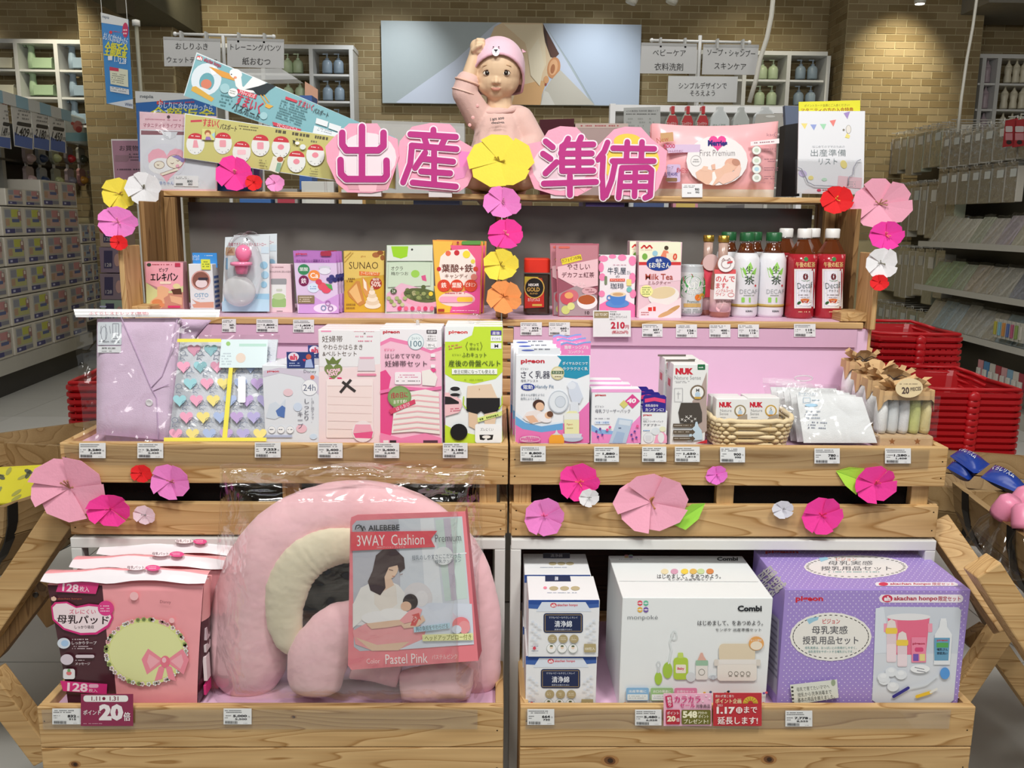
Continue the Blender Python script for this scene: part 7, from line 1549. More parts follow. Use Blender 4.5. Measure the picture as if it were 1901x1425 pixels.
p=Pr(Pl((0,Y-.0012,0),(0,-1,0)));p.poly([(1197,740),(1215,737),(1235,741),(1235,748),(1215,744),(1197,747)],'E8487A');p.T('母乳保存を',1198,750,1222,755,'F0EEF6',.03);p.T('カンタンに!',1198,757,1232,763,'F0EEF6',.05);p.done(t)
for k in range(3):dup(t,t.location+V(-.007*(k+1),.03*(k+1),.0),('adapter box with navy header, second of its row','adapter box with navy header, third of its row','adapter box with navy header, rearmost of its row')[k])
t,p,g=carton('feeding_bottle_box','tall white feeding-bottle box with red name and dark bottle window','box',1247,676,1312,Y,.062,FM,'E8E8E6',ym=750)
p.poly([(1312,690),(1312,800),(1300,805),(1292,770),(1285,745),(1300,722)],'B3A098');p.T('NUK',1254,683,1287,695,'C8283A',.07);p.rect(1295,676,1309,686,'1E6A40',1);p.T('nuk',1297,680,1306,683,'E8F0EA',.02);p.T('Nature Sense',1252,697,1301,704,'8A8A8E',-.015);p.fine(1253,706,1280,711,2,'A8A8AC')
p.ell(1295,728,14,14,'7A6A56');p.ell(1295,728,11,11,'EDEDEA');p.T('M',1292,721,1298,727,'5A5A5A',.02);p.ell(1295,732,5,5,'B9CFE0');p.rect(1289,736,1301,740,'C9A24A',1);p.line([(1252,720),(1267,720),(1267,745),(1252,745),(1252,720)],.7,'A8A8AC');p.line([(1256,730),(1263,730)],.7,'A8A8AC');p.line([(1259,726),(1259,740)],.7,'A8A8AC')
p.poly([(1264,747),(1298,747),(1303,765),(1303,782),(1292,788),(1262,784),(1259,765)],'4A443E')
for x,y in ((1266,778),(1272,780),(1278,776),(1284,781),(1290,777),(1274,773),(1282,772)):p.line([(x-2,y-2),(x+2,y+2)],.9,'E6E2DC');p.line([(x+2,y-2),(x-2,y+2)],.9,'E6E2DC')
p.poly([(1276,818),(1282,796),(1289,790),(1291,782),(1294,782),(1296,790),(1302,798),(1304,815)],'C3D8E6')
for y in (789,801,813):p.poly([(1249,y-3.5),(1284,y-3.5),(1284,y-6),(1290,y),(1284,y+6),(1284,y+3.5),(1249,y+3.5)],'5E5244');p.fine(1251,y-1.5,1283,y+1.5,1,'D8D0C4')
p.poly([(1290,822),(1312,815),(1312,822)],'C8303A');p.done(t)
pt=top(g[2]);pt.rect(1236,667,1290,671,'5A564E');pt.done(t)
m=M();m.box((g[0]-.0004,Y+.008,FM+.02),(g[0]-.0001,Y+.054,g[2]-.03),'D6D3CE');m.box((g[0]-.0006,Y+.02,g[2]-.05),(g[0]-.0005,Y+.045,g[2]-.035),'C84A52');m.build('side_print','ink',t,kind='stuff')
dup(t,t.location+V(-.004,.068,0),'tall white feeding-bottle box behind its twin')
# wicker basket with small boxes
t=thing('wicker_basket','shallow natural wicker basket holding two small teat boxes','basket',(aY(1384,800,YM1+.08).x,YM1+.085,FM))
cx,cy=t.location.x,t.location.y;bx0,bx1=aY(1318,815,YM1+.03).x,aY(1448,815,YM1+.03).x;hw=(bx1-bx0)/2;hd=.052;hh=.052
def bpt(a,z):  # rounded rectangle ring flaring upwards
    f=1+.16*z/hh;ca,sa=math.cos(a),math.sin(a);e=.35;return V(cx+hw*f*math.copysign(abs(ca)**e,ca),cy+hd*f*math.copysign(abs(sa)**e,sa),FM+.003+z+.006*abs(ca)**6*z/hh)
nst=38
for row in range(6):
    z=.004+row*hh/6;P=[]
    for i in range(nst*2):a=math.pi*i/nst;o=.0022*(1 if (i//2+row) % 2 else -1);q=bpt(a,z);P.append(q+V(math.cos(a)*o,math.sin(a)*o*1.5,0))
    m=M().tube(P,.0046,('D9C49A','CDB587','E0CDA6')[row % 3],6,closed=True);m.build('weave_strand','fabric',t,True)
m=M()
for i in range(nst):a=2*math.pi*i/nst;m.tube([bpt(a,-.001),bpt(a,hh)],.0026,'C4AB7C',5)
m.build('stakes','fabric',t,kind='stuff')
m=M().tube([bpt(math.pi*i/nst,hh+.003)+V(0,0,.0015*math.sin(i*1.3)) for i in range(nst*2)],.0055,'DCC8A0',7,closed=True);m.build('rim_braid','fabric',t,True)
M().box((cx-hw*.95,cy-hd*.95,FM+.001),(cx+hw*.95,cy+hd*.95,FM+.005),'BFA677').build('base_mat','fabric',t)
for k,(x0,x1,y0,w1) in enumerate(((1329,1387,740,0),(1386,1446,738,0))):
    Yk=cy-hd+.012;t,p,g=carton('teat_box',('small white teat box standing on the left in the wicker basket','small white teat box standing on the right in the wicker basket')[k],'box',x0,y0,x1,Yk,.03,FM+.006,'E9E9E7','small teat boxes',ym=765)
    d=x0-1329;p.T('NUK',1335+d,746,1359+d,756,'C8283A',.07);p.T('Nature',1337+d,759,1358+d,764,'8A8A8E',-.01);p.T('Sense',1336+d,765,1352+d,770,'8A8A8E',-.01);p.fine(1337+d,773,1350+d,776,1,'A8A8AC');p.ell(1374+d,762,11,11,'C9A24A' if k else '9A8A66');p.ell(1374+d,762,8.5,8.5,'EFEDE6');p.T('S',1372+d,756,1376+d,761,'5A5A5A');p.ell(1374+d,765,4,4,'B9CFE0');p.rect(1369+d,769,1379+d,772,'C98A2A',1);p.poly([(1360+d,786),(1372+d,772),(1387+d,768),(1387+d,790),(1362+d,790)],'A89C8C');p.poly([(1350+d,788),(1352+d,781),(1356+d,777),(1360+d,781),(1363+d,788)],'BFD3E2');p.done(t)
for k in range(2):
    x0=(1318,1380)[k];Yk=cy-hd+.055;t,p,g=carton('teat_box',('small white teat box at the back left of the wicker basket','small white teat box at the back right of the wicker basket')[k],'box',x0,735,x0+56,Yk,.028,FM+.006,'E4E4E2','small teat boxes',ym=765);p.done(t)
# gauze packs
KG=(YM1+.024,.42)
for i in range(5):
    d=i*.028;Kg=(KG[0]+d,KG[1]);t=thing('gauze_pack',('flat white gauze cloth pack in clear film, front one by the paper-topped bags','flat white gauze cloth pack, second of its row','flat white gauze cloth pack, third of its row','flat white gauze cloth pack, fourth of its row','flat white gauze cloth pack, rearmost of its row')[i],'pack',(aY(1550-14*i,810,Kg[0]).x,Kg[0],FM),'flat white gauze packs')
    s_=-i*12;q=[(1478+s_,730-i*3),(1600+s_,737-i*4),(1628+s_,822-i*2),(1492+s_,822-i*2)]
    soft(M(),q,*Kg,.004,'F3F5F6',8,8,bulge=.002).build('folded_gauze','fabric',t,True)
    bagsheet([(q[0][0]-16,q[0][1]-7),(q[1][0]+3,q[1][1]-6),(q[2][0]+5,q[2][1]+1),(q[3][0]-10,q[3][1]+1)],*Kg,.0075,.0045,i+20,14).build('clear_wrap','film',t,True)
    bagsheet([(q[0][0]-16,q[0][1]-16),(q[0][0]+40,q[0][1]-15),(q[0][0]+42,q[0][1]-5),(q[0][0]-15,q[0][1]-6)],*Kg,.006,.004,i+40,8).build('header_strip','soft_film',t,True)
    if i==0:
        p=Pr(Tl(*Kg,.0066));p.T('ガーゼハンカチ',1480,729,1514,735,'6A8AA8',.0,3);p.line([(1489,739),(1502,739),(1502,748),(1489,748),(1489,739)],.6,'8AB0CC');p.fine(1505,742,1520,746,1,'9AB4C8');p.ell(1504,753,12,3,'A8CCE4');p.fine(1492,762,1520,780,3,'A0A8B4');p.fine(1498,783,1538,798,3,'8A90A0',3,.6);p.done(t)
    if i==4:
        q4=tilt_pt(1490,703,*Kg,.006);M().tube([q4+V(.02*math.cos(a),0,.006*math.sin(a)) for a in [k*math.pi/8 for k in range(16)]],.0016,'E6E8EA',6,closed=True).build('hang_loop','frosted',t,True)
# paper-topped gauze bags
def pbag(lb,Yp,x0,x1,yt,front):
    X0,X1=aY(x0,780,Yp).x,aY(x1,780,Yp).x;zt_=aY((x0+x1)/2,yt,Yp+.03).z;t=thing('gauze_roll_bag',lb,'bag',((X0+X1)/2,Yp+.035,FM),'kraft-topped bags of rolled gauze')
    W=X1-X0;D=.065
    M().box((X0,Yp,FM),(X1,Yp+D,FM+.028),'CDAE86').build('kraft_base','paper',t,bevel=.005)
    cols=['F0F1F0','E6EAEC','EDEEF0','D8DC8E','E9D9A0'];n=5 if front else 3;zr=FM+.03;hr=zt_-FM-.045
    for k in range(n):
        cxk=X0+W*(k+.5)/n;m=M();m.lathe([(W/n*.42,0),(W/n*.5,.008),(W/n*.52,hr*.6),(W/n*.42,hr)],(cxk,Yp+D/2-.004,zr),cols[k] if front else cols[k],14,None,1.6);m.build('gauze_roll','fabric',t,True)
    def f(u,v):  # clear front film
        return V(X0-.002+(W+.004)*u,Yp-.004+.004*mnoise.noise(Vector((u*5,v*6,x0)))-.006*math.sin(math.pi*u),FM+.026+(hr+.012)*v)
    M().grid(12,12,f,'FFFFFF').build('clear_front','film',t,True)
    # gathered kraft top
    m=M();nn=28;vs=[];rn=random.Random(x0)
    zz0=FM+.03+hr*.97
    for j,(fx,fy,z) in enumerate(((1.02,1.02,zz0),(1.0,1.0,zz0+.018),(.72,.72,zt_-.014),(.42,.32,zt_-.002),(.40,.30,zt_+.002),(.62,.55,zt_+.012),(.80,.75,zt_+.020))):
        for i in range(nn):
            a=2*math.pi*i/nn;ca,sa=math.cos(a),math.sin(a);e=.5;pl_=1+(.10 if j>1 else .02)*(1 if i % 2 else -1)*(1.2 if j>3 else 1)
            vs.append(V(X0+W/2+W/2*fx*pl_*math.copysign(abs(ca)**e,ca),Yp+D/2+D/2*fy*pl_*math.copysign(abs(sa)**e,sa),z+(.008*math.sin(5*a+x0) if j>4 else 0)-(.03*max(0,math.cos(a*2)) if j==0 and sa<0 else 0)))
    fs=[(j*nn+i,j*nn+(i+1) % nn,(j+1)*nn+(i+1) % nn,(j+1)*nn+i) for j in range(6) for i in range(nn)]
    m.add(vs,fs,'CBA87A');m.build('kraft_top','paper',t)
    c=V(X0+W/2,Yp+D/2,zt_);m=M();m.tube([c+V(W*.2*math.cos(a),D*.17*math.sin(a)-.002,.001) for a in [k*math.pi/8 for k in range(16)]],.0014,'3A2A22',6,closed=True)
    fr=c+V(0,-D*.2,.002)
    for sx in (-1,1):m.tube([fr,fr+V(sx*.014,-.008,.010),fr+V(sx*.028,-.010,.004),fr+V(sx*.016,-.010,-.004),fr],.0011,'3A2A22',5);m.tube([fr,fr+V(sx*.018,-.012,-.010),fr+V(sx*.034,-.012,-.022+.012*(sx>0))],.0011,'3A2A22',5)
    m.build('string_bow','fabric',t,True)
    if front:
        Yt=Yp-.012;q=aY(1688,720,Yt);m=M();rx=(aY(1714,720,Yt).x-aY(1663,720,Yt).x)/2;rz=.020
        m.prism([(q.x+rx*math.cos(a),Yt,q.z+rz*math.sin(a)) for a in [k*math.pi/11 for k in range(22)]],(0,.001,0),'E8D3A8');m.build('oval_tag','card',t);p=Pr(Pl((0,Yt,0),(0,-1,0)));p.T('20',1674,718,1688,731,'5A4A44',.04);p.T('PIECES',1690,718,1710,725,'7A6A5A',.03,-6);p.fine(1670,711,1706,714,1,'8A7A6A');p.done(t)
        p=Pr(Pl((0,Yp,0),(0,-1,0)))
        for x in (1656,1703):
            pts=[]
            for k in range(10):a=math.pi*k/5-math.pi/2;r_=6.5 if k % 2==0 else 2.8;pts.append((x+r_*math.cos(a),819+r_*math.sin(a)))
            p.poly(pts,'A06A40')
        p.done(t,'star_print')
    return t
Yp0=YM1+.03
pbag('kraft-topped bag of rolled gauze with oval tag, front one',Yp0,1636,1738,722,True)
for k,(x0,x1,yt,lb) in enumerate(((1612,1706,703,'kraft-topped gauze bag directly behind the tagged one'),(1590,1672,692,'kraft-topped gauze bag, third from the front'),(1568,1634,668,'kraft-topped gauze bag at the rear beside the pink panel'))):pbag(lb,Yp0+.085*(k+1),x0,x1,yt,False)
# ================================================================ BOTTOM TIER
YE_=YB1+.022
# breast-pad bags
def padbag(lb,Yp,dx=0,dyz=0):
    q=[(128,1088),(370,1080),(352,1308),(118,1308)]
    X0,X1=aY(112,1200,YE_).x+dx,aY(356,1200,YE_).x+dx;zt_=aY(240,1066,YE_+.03).z;D=.066;W=X1-X0
    t=thing('breast_pad_bag',lb,'bag',((X0+X1)/2,Yp+D/2,FB),'pink and brown bags of breast pads')
    def prof(u,v):
        # v 0..1 front bottom to front top, 1..2 over the top towards the back, u across
        e=math.sin(math.pi*min(max(u,0),1))**.35
        fl=.022*min(v,1)**1.3*(2*u-1)+.004*min(v,1)
        if v<=1:return V(X0+W*u+fl,Yp+.0085-.003*e*math.sin(math.pi*(.15+.7*v)),FB+(zt_-FB-.012)*v)
        w_=v-1;return V(X0+W*u+fl,Yp+.012+(D-.02)*w_,zt_-.012+.012*math.sin(math.pi*min(w_*1.2,1))*e)
    def cf(u,v):
        v2=v*2
        if v2>1:return 'F0A0A4' if v2<1.5 or v2>1.62 else 'F2DDE0'
        return '4E2730' if u<.40-.06*v2 else 'F0A0A6'
    m=M();m.grid(34,40,lambda u,v:prof(u,v*2),'F0A0A6',cf)
    for s_,u0 in ((-1,0),(1,1)):  # sides
        m.grid(10,10,lambda u,v:V((X0 if s_<0 else X1)+s_*.010*math.sin(math.pi*u)*math.sin(math.pi*v)+s_*.022*v**1.3+.004*v,Yp+.012+(D-.02)*u,FB+(zt_-FB-.012)*v),'4E2730',(lambda u,v:'4E2730' if v<.72 else 'EFA6A8') if s_>0 else (lambda u,v:'4A2630'))
    m.grid(4,8,lambda u,v:V(X0+W*u,Yp+D-.008,FB+(zt_-FB-.012)*v),'E8A0A8')
    m.build('bag_body','film_print',t,True,weld=True)
    # folded white seal across the top, paper-like
    def seal(u,v):w_=mnoise.noise(Vector((u*5,v*2,Yp*9)))*.016;return V(X0-.026+(W+.058)*u,Yp+.045-.045*v+.0,zt_+.002+.014*math.sin(math.pi*v)*(.6+.4*math.sin(3*u))+w_*.4-.004*v)
    M().grid(20,5,seal,'EDE4E8',lambda u,v:'F4A6AC' if v<.55 else 'EDE6EA').build('top_seal','film_print',t,True)
    pz=zt_+.018
    p=Pr(Pl((0,Yp+.0,pz-.0),(0,-.35,1)))
    return t,(X0,X1,zt_)
t,g=padbag('pink and brown bag of breast pads, front one of three',YE_)
Ysf=YE_+.0045
p=Pr(Pl((0,Ysf,0),(0,-1,0)))
p.poly([(110,1080),(185,1080),(178,1102),(104,1098)],'D83A7E');p.T('128',116,1083,146,1098,'F8DCE6',.03,5);p.T('枚入',148,1088,166,1098,'F8DCE6',.02,5)
p.ell(100,1111,5,4,'E8C8B0');p.T('ah',95,1106,104,1112,'E8C0A8',.04);p.T('akachan honpo',107,1109,152,1113,'B85A3A',.0)
p.poly([(95,1125),(102,1117),(125,1116),(142,1125),(165,1120),(185,1122),(205,1128),(211,1145),(203,1163),(180,1177),(150,1178),(118,1168),(98,1150)],'D8307E');p.poly([(98,1127),(105,1120),(124,1119),(142,1128),(165,1124),(184,1126),(201,1131),(207,1145),(200,1159),(178,1173),(150,1174),(120,1165),(101,1148)],'F3E0E4')
p.T('ズレにくい',129,1130,178,1139,'D83A6A',.02);p.T('母乳パッド',107,1141,202,1157,'2E1A20',.05,1.5);p.T('しっかり吸収',139,1160,175,1166,'3A2228',.02);p.ell(197,1128,15,14,'E0408A');p.fine(187,1122,208,1136,3,'F5C8DA')
p.ell(119,1193,12,10,'D6DEE8');p.ell(121,1193,7,6,'A8C8E8');p.fine(135,1184,165,1188,1,'E8D8DC');p.T('しっかりテープ',134,1189,180,1195,'F0E4E8',.02);p.fine(135,1197,172,1205,2,'D8C4CA');p.ell(125,1223,12,10,'D8CCD6');p.rect(141,1214,176,1220,'D8C8D0',3);p.fine(141,1223,160,1226,1,'E0D0D6');p.T('メッセージ',141,1228,168,1233,'F0E4E8',.02);p.rect(118,1240,140,1259,'E9E6E8',4);p.ell(129,1248,5,4,'E07A7A');p.ell(129,1243,3,3,'7AA86A')
p.poly([(113,1262),(200,1268),(199,1287),(118,1281)],'D8307E');p.T('128',126,1266,164,1282,'F8DCE6',.03,3);p.rect(166,1268,184,1275,'F0B8D0',3);p.T('枚入',166,1277,182,1283,'F8DCE6',.02,3)
p.T('Disney',298,1113,318,1120,'5A2A34',-.01,3);p.ell(250,1105,8,8,'F6BFC2');p.ell(320,1150,5,5,'F6BFC2')
# meadow roundel (the printed animal character is left out)
p.ell(272,1208,76,62,'D8DC8C');p.ell(272,1208,68,55,'E2E4A4')
r3=random.Random(8);p.hold=1
for k in range(46):
    a=2*math.pi*k/46+r3.uniform(-.05,.05);x,y=272+74*math.cos(a),1208+60*math.sin(a);c=r3.choice(('A8B878','F4E0E2','F2B8C0','EDEDE6','9AAA6A','F4E0E2'))
    for j in range(5):b=j*1.257;p.ell(x+2.6*math.cos(b),y+2.6*math.sin(b),2.2,2.2,c,0,7)
    p.ell(x,y,1.3,1.3,'E8C860',0,6)
p.hold=0;p.nx()
for sx in (-1,1):p.poly([(308,1225),(308+sx*32,1202),(308+sx*44,1222),(308+sx*34,1250)],'EE8E9E');p.poly([(308+sx*10,1225),(308+sx*30,1212),(308+sx*34,1226),(308+sx*28,1240)],'F4AEB8');p.poly([(308,1232),(308+sx*12,1236),(308+sx*20,1262),(308+sx*6,1258)],'EE8E9E')
p.ell(308,1226,9,11,'E8788C');p.ell(306,1223,4,5,'F6C0C8');p.done(t)
pp=Pr(Pl((0,YE_+.012,g[2]+.022),(0,-.35,1)));pp.ell(252,1053,18,5,'F6E6EA');pp.T('母乳パット',222+14,1050,268,1056,'5A3040',.03);pp.ell(284,1054,14,5.5,'E0508A');pp.fine(274,1051,294,1057,2,'F3C0D4');pp.done(t,'seal_print','seal_lettering')
sp=M()
for k,(z0,z1,y0,y1,c) in enumerate(((.05,.10,.02,.04,'E9D6DA'),(.11,.125,.02,.045,'D8C8CC'),(.135,.16,.02,.04,'C9B0B8'),(.02,.04,.02,.05,'D83A7E'))):sp.box((g[1]+.009+.06*z0,YE_+y0,FB+z0),(g[1]+.0125+.06*z1,YE_+y1,FB+z1),c)
sp.build('side_print','ink',t,kind='stuff')
for k in range(2):dup(t,t.location+V((.020,.042)[k],.068*(k+1),.0),('pink and brown bag of breast pads, middle of three','pink and brown bag of breast pads, rearmost of three')[k])
# bagged nursing pillow
t=thing('nursing_pillow_bag','large pink arched nursing pillow in a clear bag with printed card','pillow',(aY(655,1200,YE_).x,YE_+.07,FB))
def arch(ctrl,rad,Yp,ys,col,name,nseg=40,dep=.62,n=22,wr=.006,seed=0):
    P=[aY(x,y,Yp) for x,y in ctrl];k=len(P);path=[];rr_=[]
    for i in range(nseg+1):
        f=i/nseg*(k-1);a=min(int(f),k-2);u=f-a
        p0,p1,p2,p3=P[max(a-1,0)],P[a],P[a+1],P[min(a+2,k-1)]
        path.append(.5*((2*p1)+(-p0+p2)*u+(2*p0-5*p1+4*p2-p3)*u*u+(-p0+3*p1-3*p2+p3)*u**3))
        r0,r1=rad[a],rad[a+1];s_=u*u*(3-2*u);rr_.append((r0+(r1-r0)*s_)*Yp/F)
    vs,fs=[],[]
    for i,p_ in enumerate(path):
        t_=(path[min(i+1,nseg)]-path[max(i-1,0)]).normalized();n_=V(-t_.z,0,t_.x)
        endf=min(1,(min(i,nseg-i)/(nseg*.06))) ** .5 if min(i,nseg-i)<nseg*.06 else 1
        for j in range(n):
            a=2*math.pi*j/n;w_=1+(.03*mnoise.noise(Vector((i*.9,math.cos(a)*1.5,3)))+.010*math.sin(i*1.3) if 'cream' in name else .012*math.sin(i*1.9)*max(0,math.cos(a)*(-1 if 'arch' in name else 1)))+wr*8*mnoise.noise(Vector((i*.55+seed,math.cos(a)*.8,math.sin(a)*.8)))*.35
            vs.append(p_+n_*(math.cos(a)*rr_[i]*max(endf,.05)*w_)+V(0,-math.sin(a)*rr_[i]*dep*max(endf,.05)*w_,0)+V(0,ys,0))
    for i in range(nseg):
        for j in range(n):fs.append((i*n+j,i*n+(j+1) % n,(i+1)*n+(j+1) % n,(i+1)*n+j))
    fs+=[tuple(range(n))[::-1],tuple(nseg*n+j for j in range(n))]
    m=M().add(vs,fs,col);return m.build(name,'plush',t,True)
YP_=YE_+.085
arch([(468,1300),(460,1190),(480,1080),(530,1000),(610,955),(700,950),(780,985),(838,1050),(868,1130),(884,1230),(878,1290)],[72,78,76,70,62,60,64,68,64,50,40],YP_,0,'F5C4CA','pillow_arch',90,.72,26,.012)
arch([(543,1215),(528,1150),(534,1090),(560,1045),(600,1020),(650,1012),(700,1018)],[22,36,42,42,40,36,30],YP_-.048,0,'E2D8BC','cream_inner_panel',80,.42,22,.012,5)
arch([(586,1290),(590,1225),(620,1175),(665,1160),(720,1178),(760,1205)],[50,60,54,52,45,36],YP_-.062,0,'F5C6CB','head_pillow',36,.62,22,.010,9)
arch([(742,1278),(790,1272),(840,1266),(878,1270)],[36,42,42,32],YP_-.058,0,'F4C3C9','pillow_lobe',22,.7,22,.010,12)
arch([(655,1225),(700,1238),(745,1248)],[40,32,34],YP_-.045,0,'F2BEC5','pillow_lobe',18,.5,22,.008,14)
# seam lines
PW=lambda x,y,d:aY(x,y,YP_-d)
# printed card
q=[(650,952),(864,949),(888,1226),(648,1243)];Yc_=YP_-.112
P=[aY(x,y,Yc_) for x,y in ((650,970),(652,960),(664,955),(864,949),(888,1226),(652,1243),(646,1235))];M().prism(P,(0,.001,0),'F0858F').build('header_card','card',t)
P=[aY(x,y,Yc_+.0005) for x,y in ((864,949),(866,949),(894,1222),(888,1226))];P[1].y+=.03;P[2].y+=.03;M().add(P,[(0,1,2,3)],'C85A6A').build('card_side','card',t)
p=Pr(Pl((0,Yc_,0),(0,-1,0)))
p.poly([(654,975),(662,966),(858,958),(878,1196),(668,1208),(657,1200)],'BFC0CA');p.poly([(740,963),(858,958),(876,1170),(745,1170)],'D6DCE4');p.poly([(780,962),(805,961),(822,1120),(790,1120)],'E9EDF2');p.poly([(808,965),(856,960),(868,1110),(826,1115)],'CFE0DA');p.line([(834,962),(846,1112)],3,'EEF2F4');p.line([(812,1030),(866,1026)],2.5,'EEF2F4');p.poly([(823,962),(836,961),(848,1112),(838,1114)],'C9C0D0')
p.poly([(655,1120),(700,1085),(740,1095),(760,1160),(655,1160)],'E6E3E6');p.ell(775,1110,28,30,'E2DEE0');p.poly([(740,1128),(800,1118),(876,1120),(880,1195),(740,1205)],'DDE3F0')
p.poly([(655,1170),(690,1150),(760,1152),(792,1165),(786,1185),(740,1205),(690,1206),(660,1195)],'F0A0A4');p.poly([(660,1182),(700,1196),(760,1190),(740,1206),(690,1207)],'E8C4A8')
p.ell(783,1110,12,15,'E9E6E8') ;p.poly([(656,1120),(670,1090),(690,1080),(718,1075),(740,1085),(752,1100),(748,1130),(735,1150),(700,1160),(672,1150),(655,1165)],'F1EEEA');p.poly([(695,1085),(735,1085),(738,1120),(712,1140),(695,1120)],'EFE6DC')
p.poly([(700,1060),(722,1062),(732,1085),(712,1096),(698,1084)],'E9C6AC');p.ell(724,1052,16,22,'EBC9AE',12);p.poly([(698,1030),(712,1018),(735,1019),(750,1034),(752,1054),(742,1062),(738,1048),(722,1052),(714,1070),(716,1090),(706,1104),(688,1095),(683,1078),(692,1058)],'3A2226');p.line([(722,1056),(730,1058)],1.4,'6A4038');p.line([(728,1068),(733,1069)],1.2,'C8705E');p.line([(742,1066),(748,1064)],1,'8A5A4A')
p.ell(706,1146,35,13,'F4F2F2');p.ell(735,1140,30,12,'F7F5F4',8);p.ell(762,1116,14,15,'2E1E20');p.ell(754,1124,10,9,'E8BEA2');p.poly([(680,1156),(730,1150),(752,1148),(750,1158),(720,1163),(690,1166)],'E9C4A8');p.poly([(742,1150),(760,1132),(775,1126),(784,1130),(780,1142),(768,1152),(750,1156)],'F5A4A8');p.poly([(745,1158),(770,1152),(785,1140),(790,1150),(775,1162),(750,1165)],'EBC6AC')
p.poly([(762,1160),(768,1142),(764,1140),(778,1136),(782,1150),(778,1147),(772,1160)],'D84A4A');p.T('ここが',765,1144,775,1151,'F5E4E0',.02,-50)
p.poly([(652,986),(812,984),(800,999),(808,1014),(652,1021)],'E8525E');p.T('3WAY  Cushion',663,991,788,1011,'F8F0EE',.0,-1.5);p.T('3WAYクッション プレミアム',700,1012,752,1016,'F3D6D4',0,-1.5);p.T('AILEBEBE',684,973,742,983,'2A2A30',.015,-1.5);p.T('Premium',808,990,856,1004,'4A4A50',-.012,-3)
p.line([(660,982),(662,974),(668,973),(674,984)],1.6,'1E1E24');p.line([(675,983),(671,974),(664,980)],1.2,'1E1E24');p.line([(673,984),(676,975),(679,982)],1.4,'1E1E24')
p.ell(823,1030,18,17,'EEF2F4');p.T('授乳のしやすさにこだわった',765,1027,856,1036,'5A6A7A',.0,-3);p.T('授乳クッション',808,1036,856,1043,'5A6A7A',.0,-3)
p.poly([(768,1162),(835,1154),(836,1164),(769,1172)],'B9DCEC');p.T('腕の負担をやわらげる',772,1158,832,1167,'4A5A6A',.0,-6);p.poly([(784,1176),(878,1173),(879,1186),(785,1188)],'F0F0B0');p.T('ヘッドアップピロー付き',789,1176,875,1186,'8A8A3A',.02,-1.5);p.ell(856,1157,16,14,'F0888E');p.ell(862,1162,11,12,'F3A0A4');p.ell(848,1166,9,8,'DDE3F0')
p.T('Color',681,1220,706,1229,'FBEAEA',-.01,-2);p.T('Pastel Pink',716,1211,794,1229,'FDF2F2',.0,-2);p.T('パステルピンク',802,1212,849,1221,'F8DCDC',.0,-2);p.done(t)
# clear bag around
m=M()
def bagf(x,y,off,sd):
    a=mnoise.noise(Vector((x*.011+sd,y*.011,sd)));b=abs(mnoise.noise(Vector((x*.035,y*.035+sd,sd))));return aY(x,y,YP_-off-.010*a-.010*b)
def bq(u,v):
    xl_=385+25*(1-abs(2*v-1))*0+(412-385)*v;xr_=905+(v)*-12;x=xl_*(1-u)+xr_*u;y=1312-(1312-868)*v
    if v>.9:y+=10*math.sin(u*9)
    ef=min(1,min(u,1-u)*8,(1-v)*6+.15,v*9+.3);return bagf(x,y,.125*ef**.6,2)
m.grid(46,46,bq,'FFFFFF');m.build('clear_bag','film',t,True)
def bq2(u,v):x=408+(900-408)*u;y=905-(905-862)*v-8*abs(mnoise.noise(Vector((u*8,0,3))));return aY(x,y,YP_-.02-.03*mnoise.noise(Vector((u*6,v*3,8))))
M().grid(50,8,bq2,'FFFFFF').build('bag_top','film',t,True)
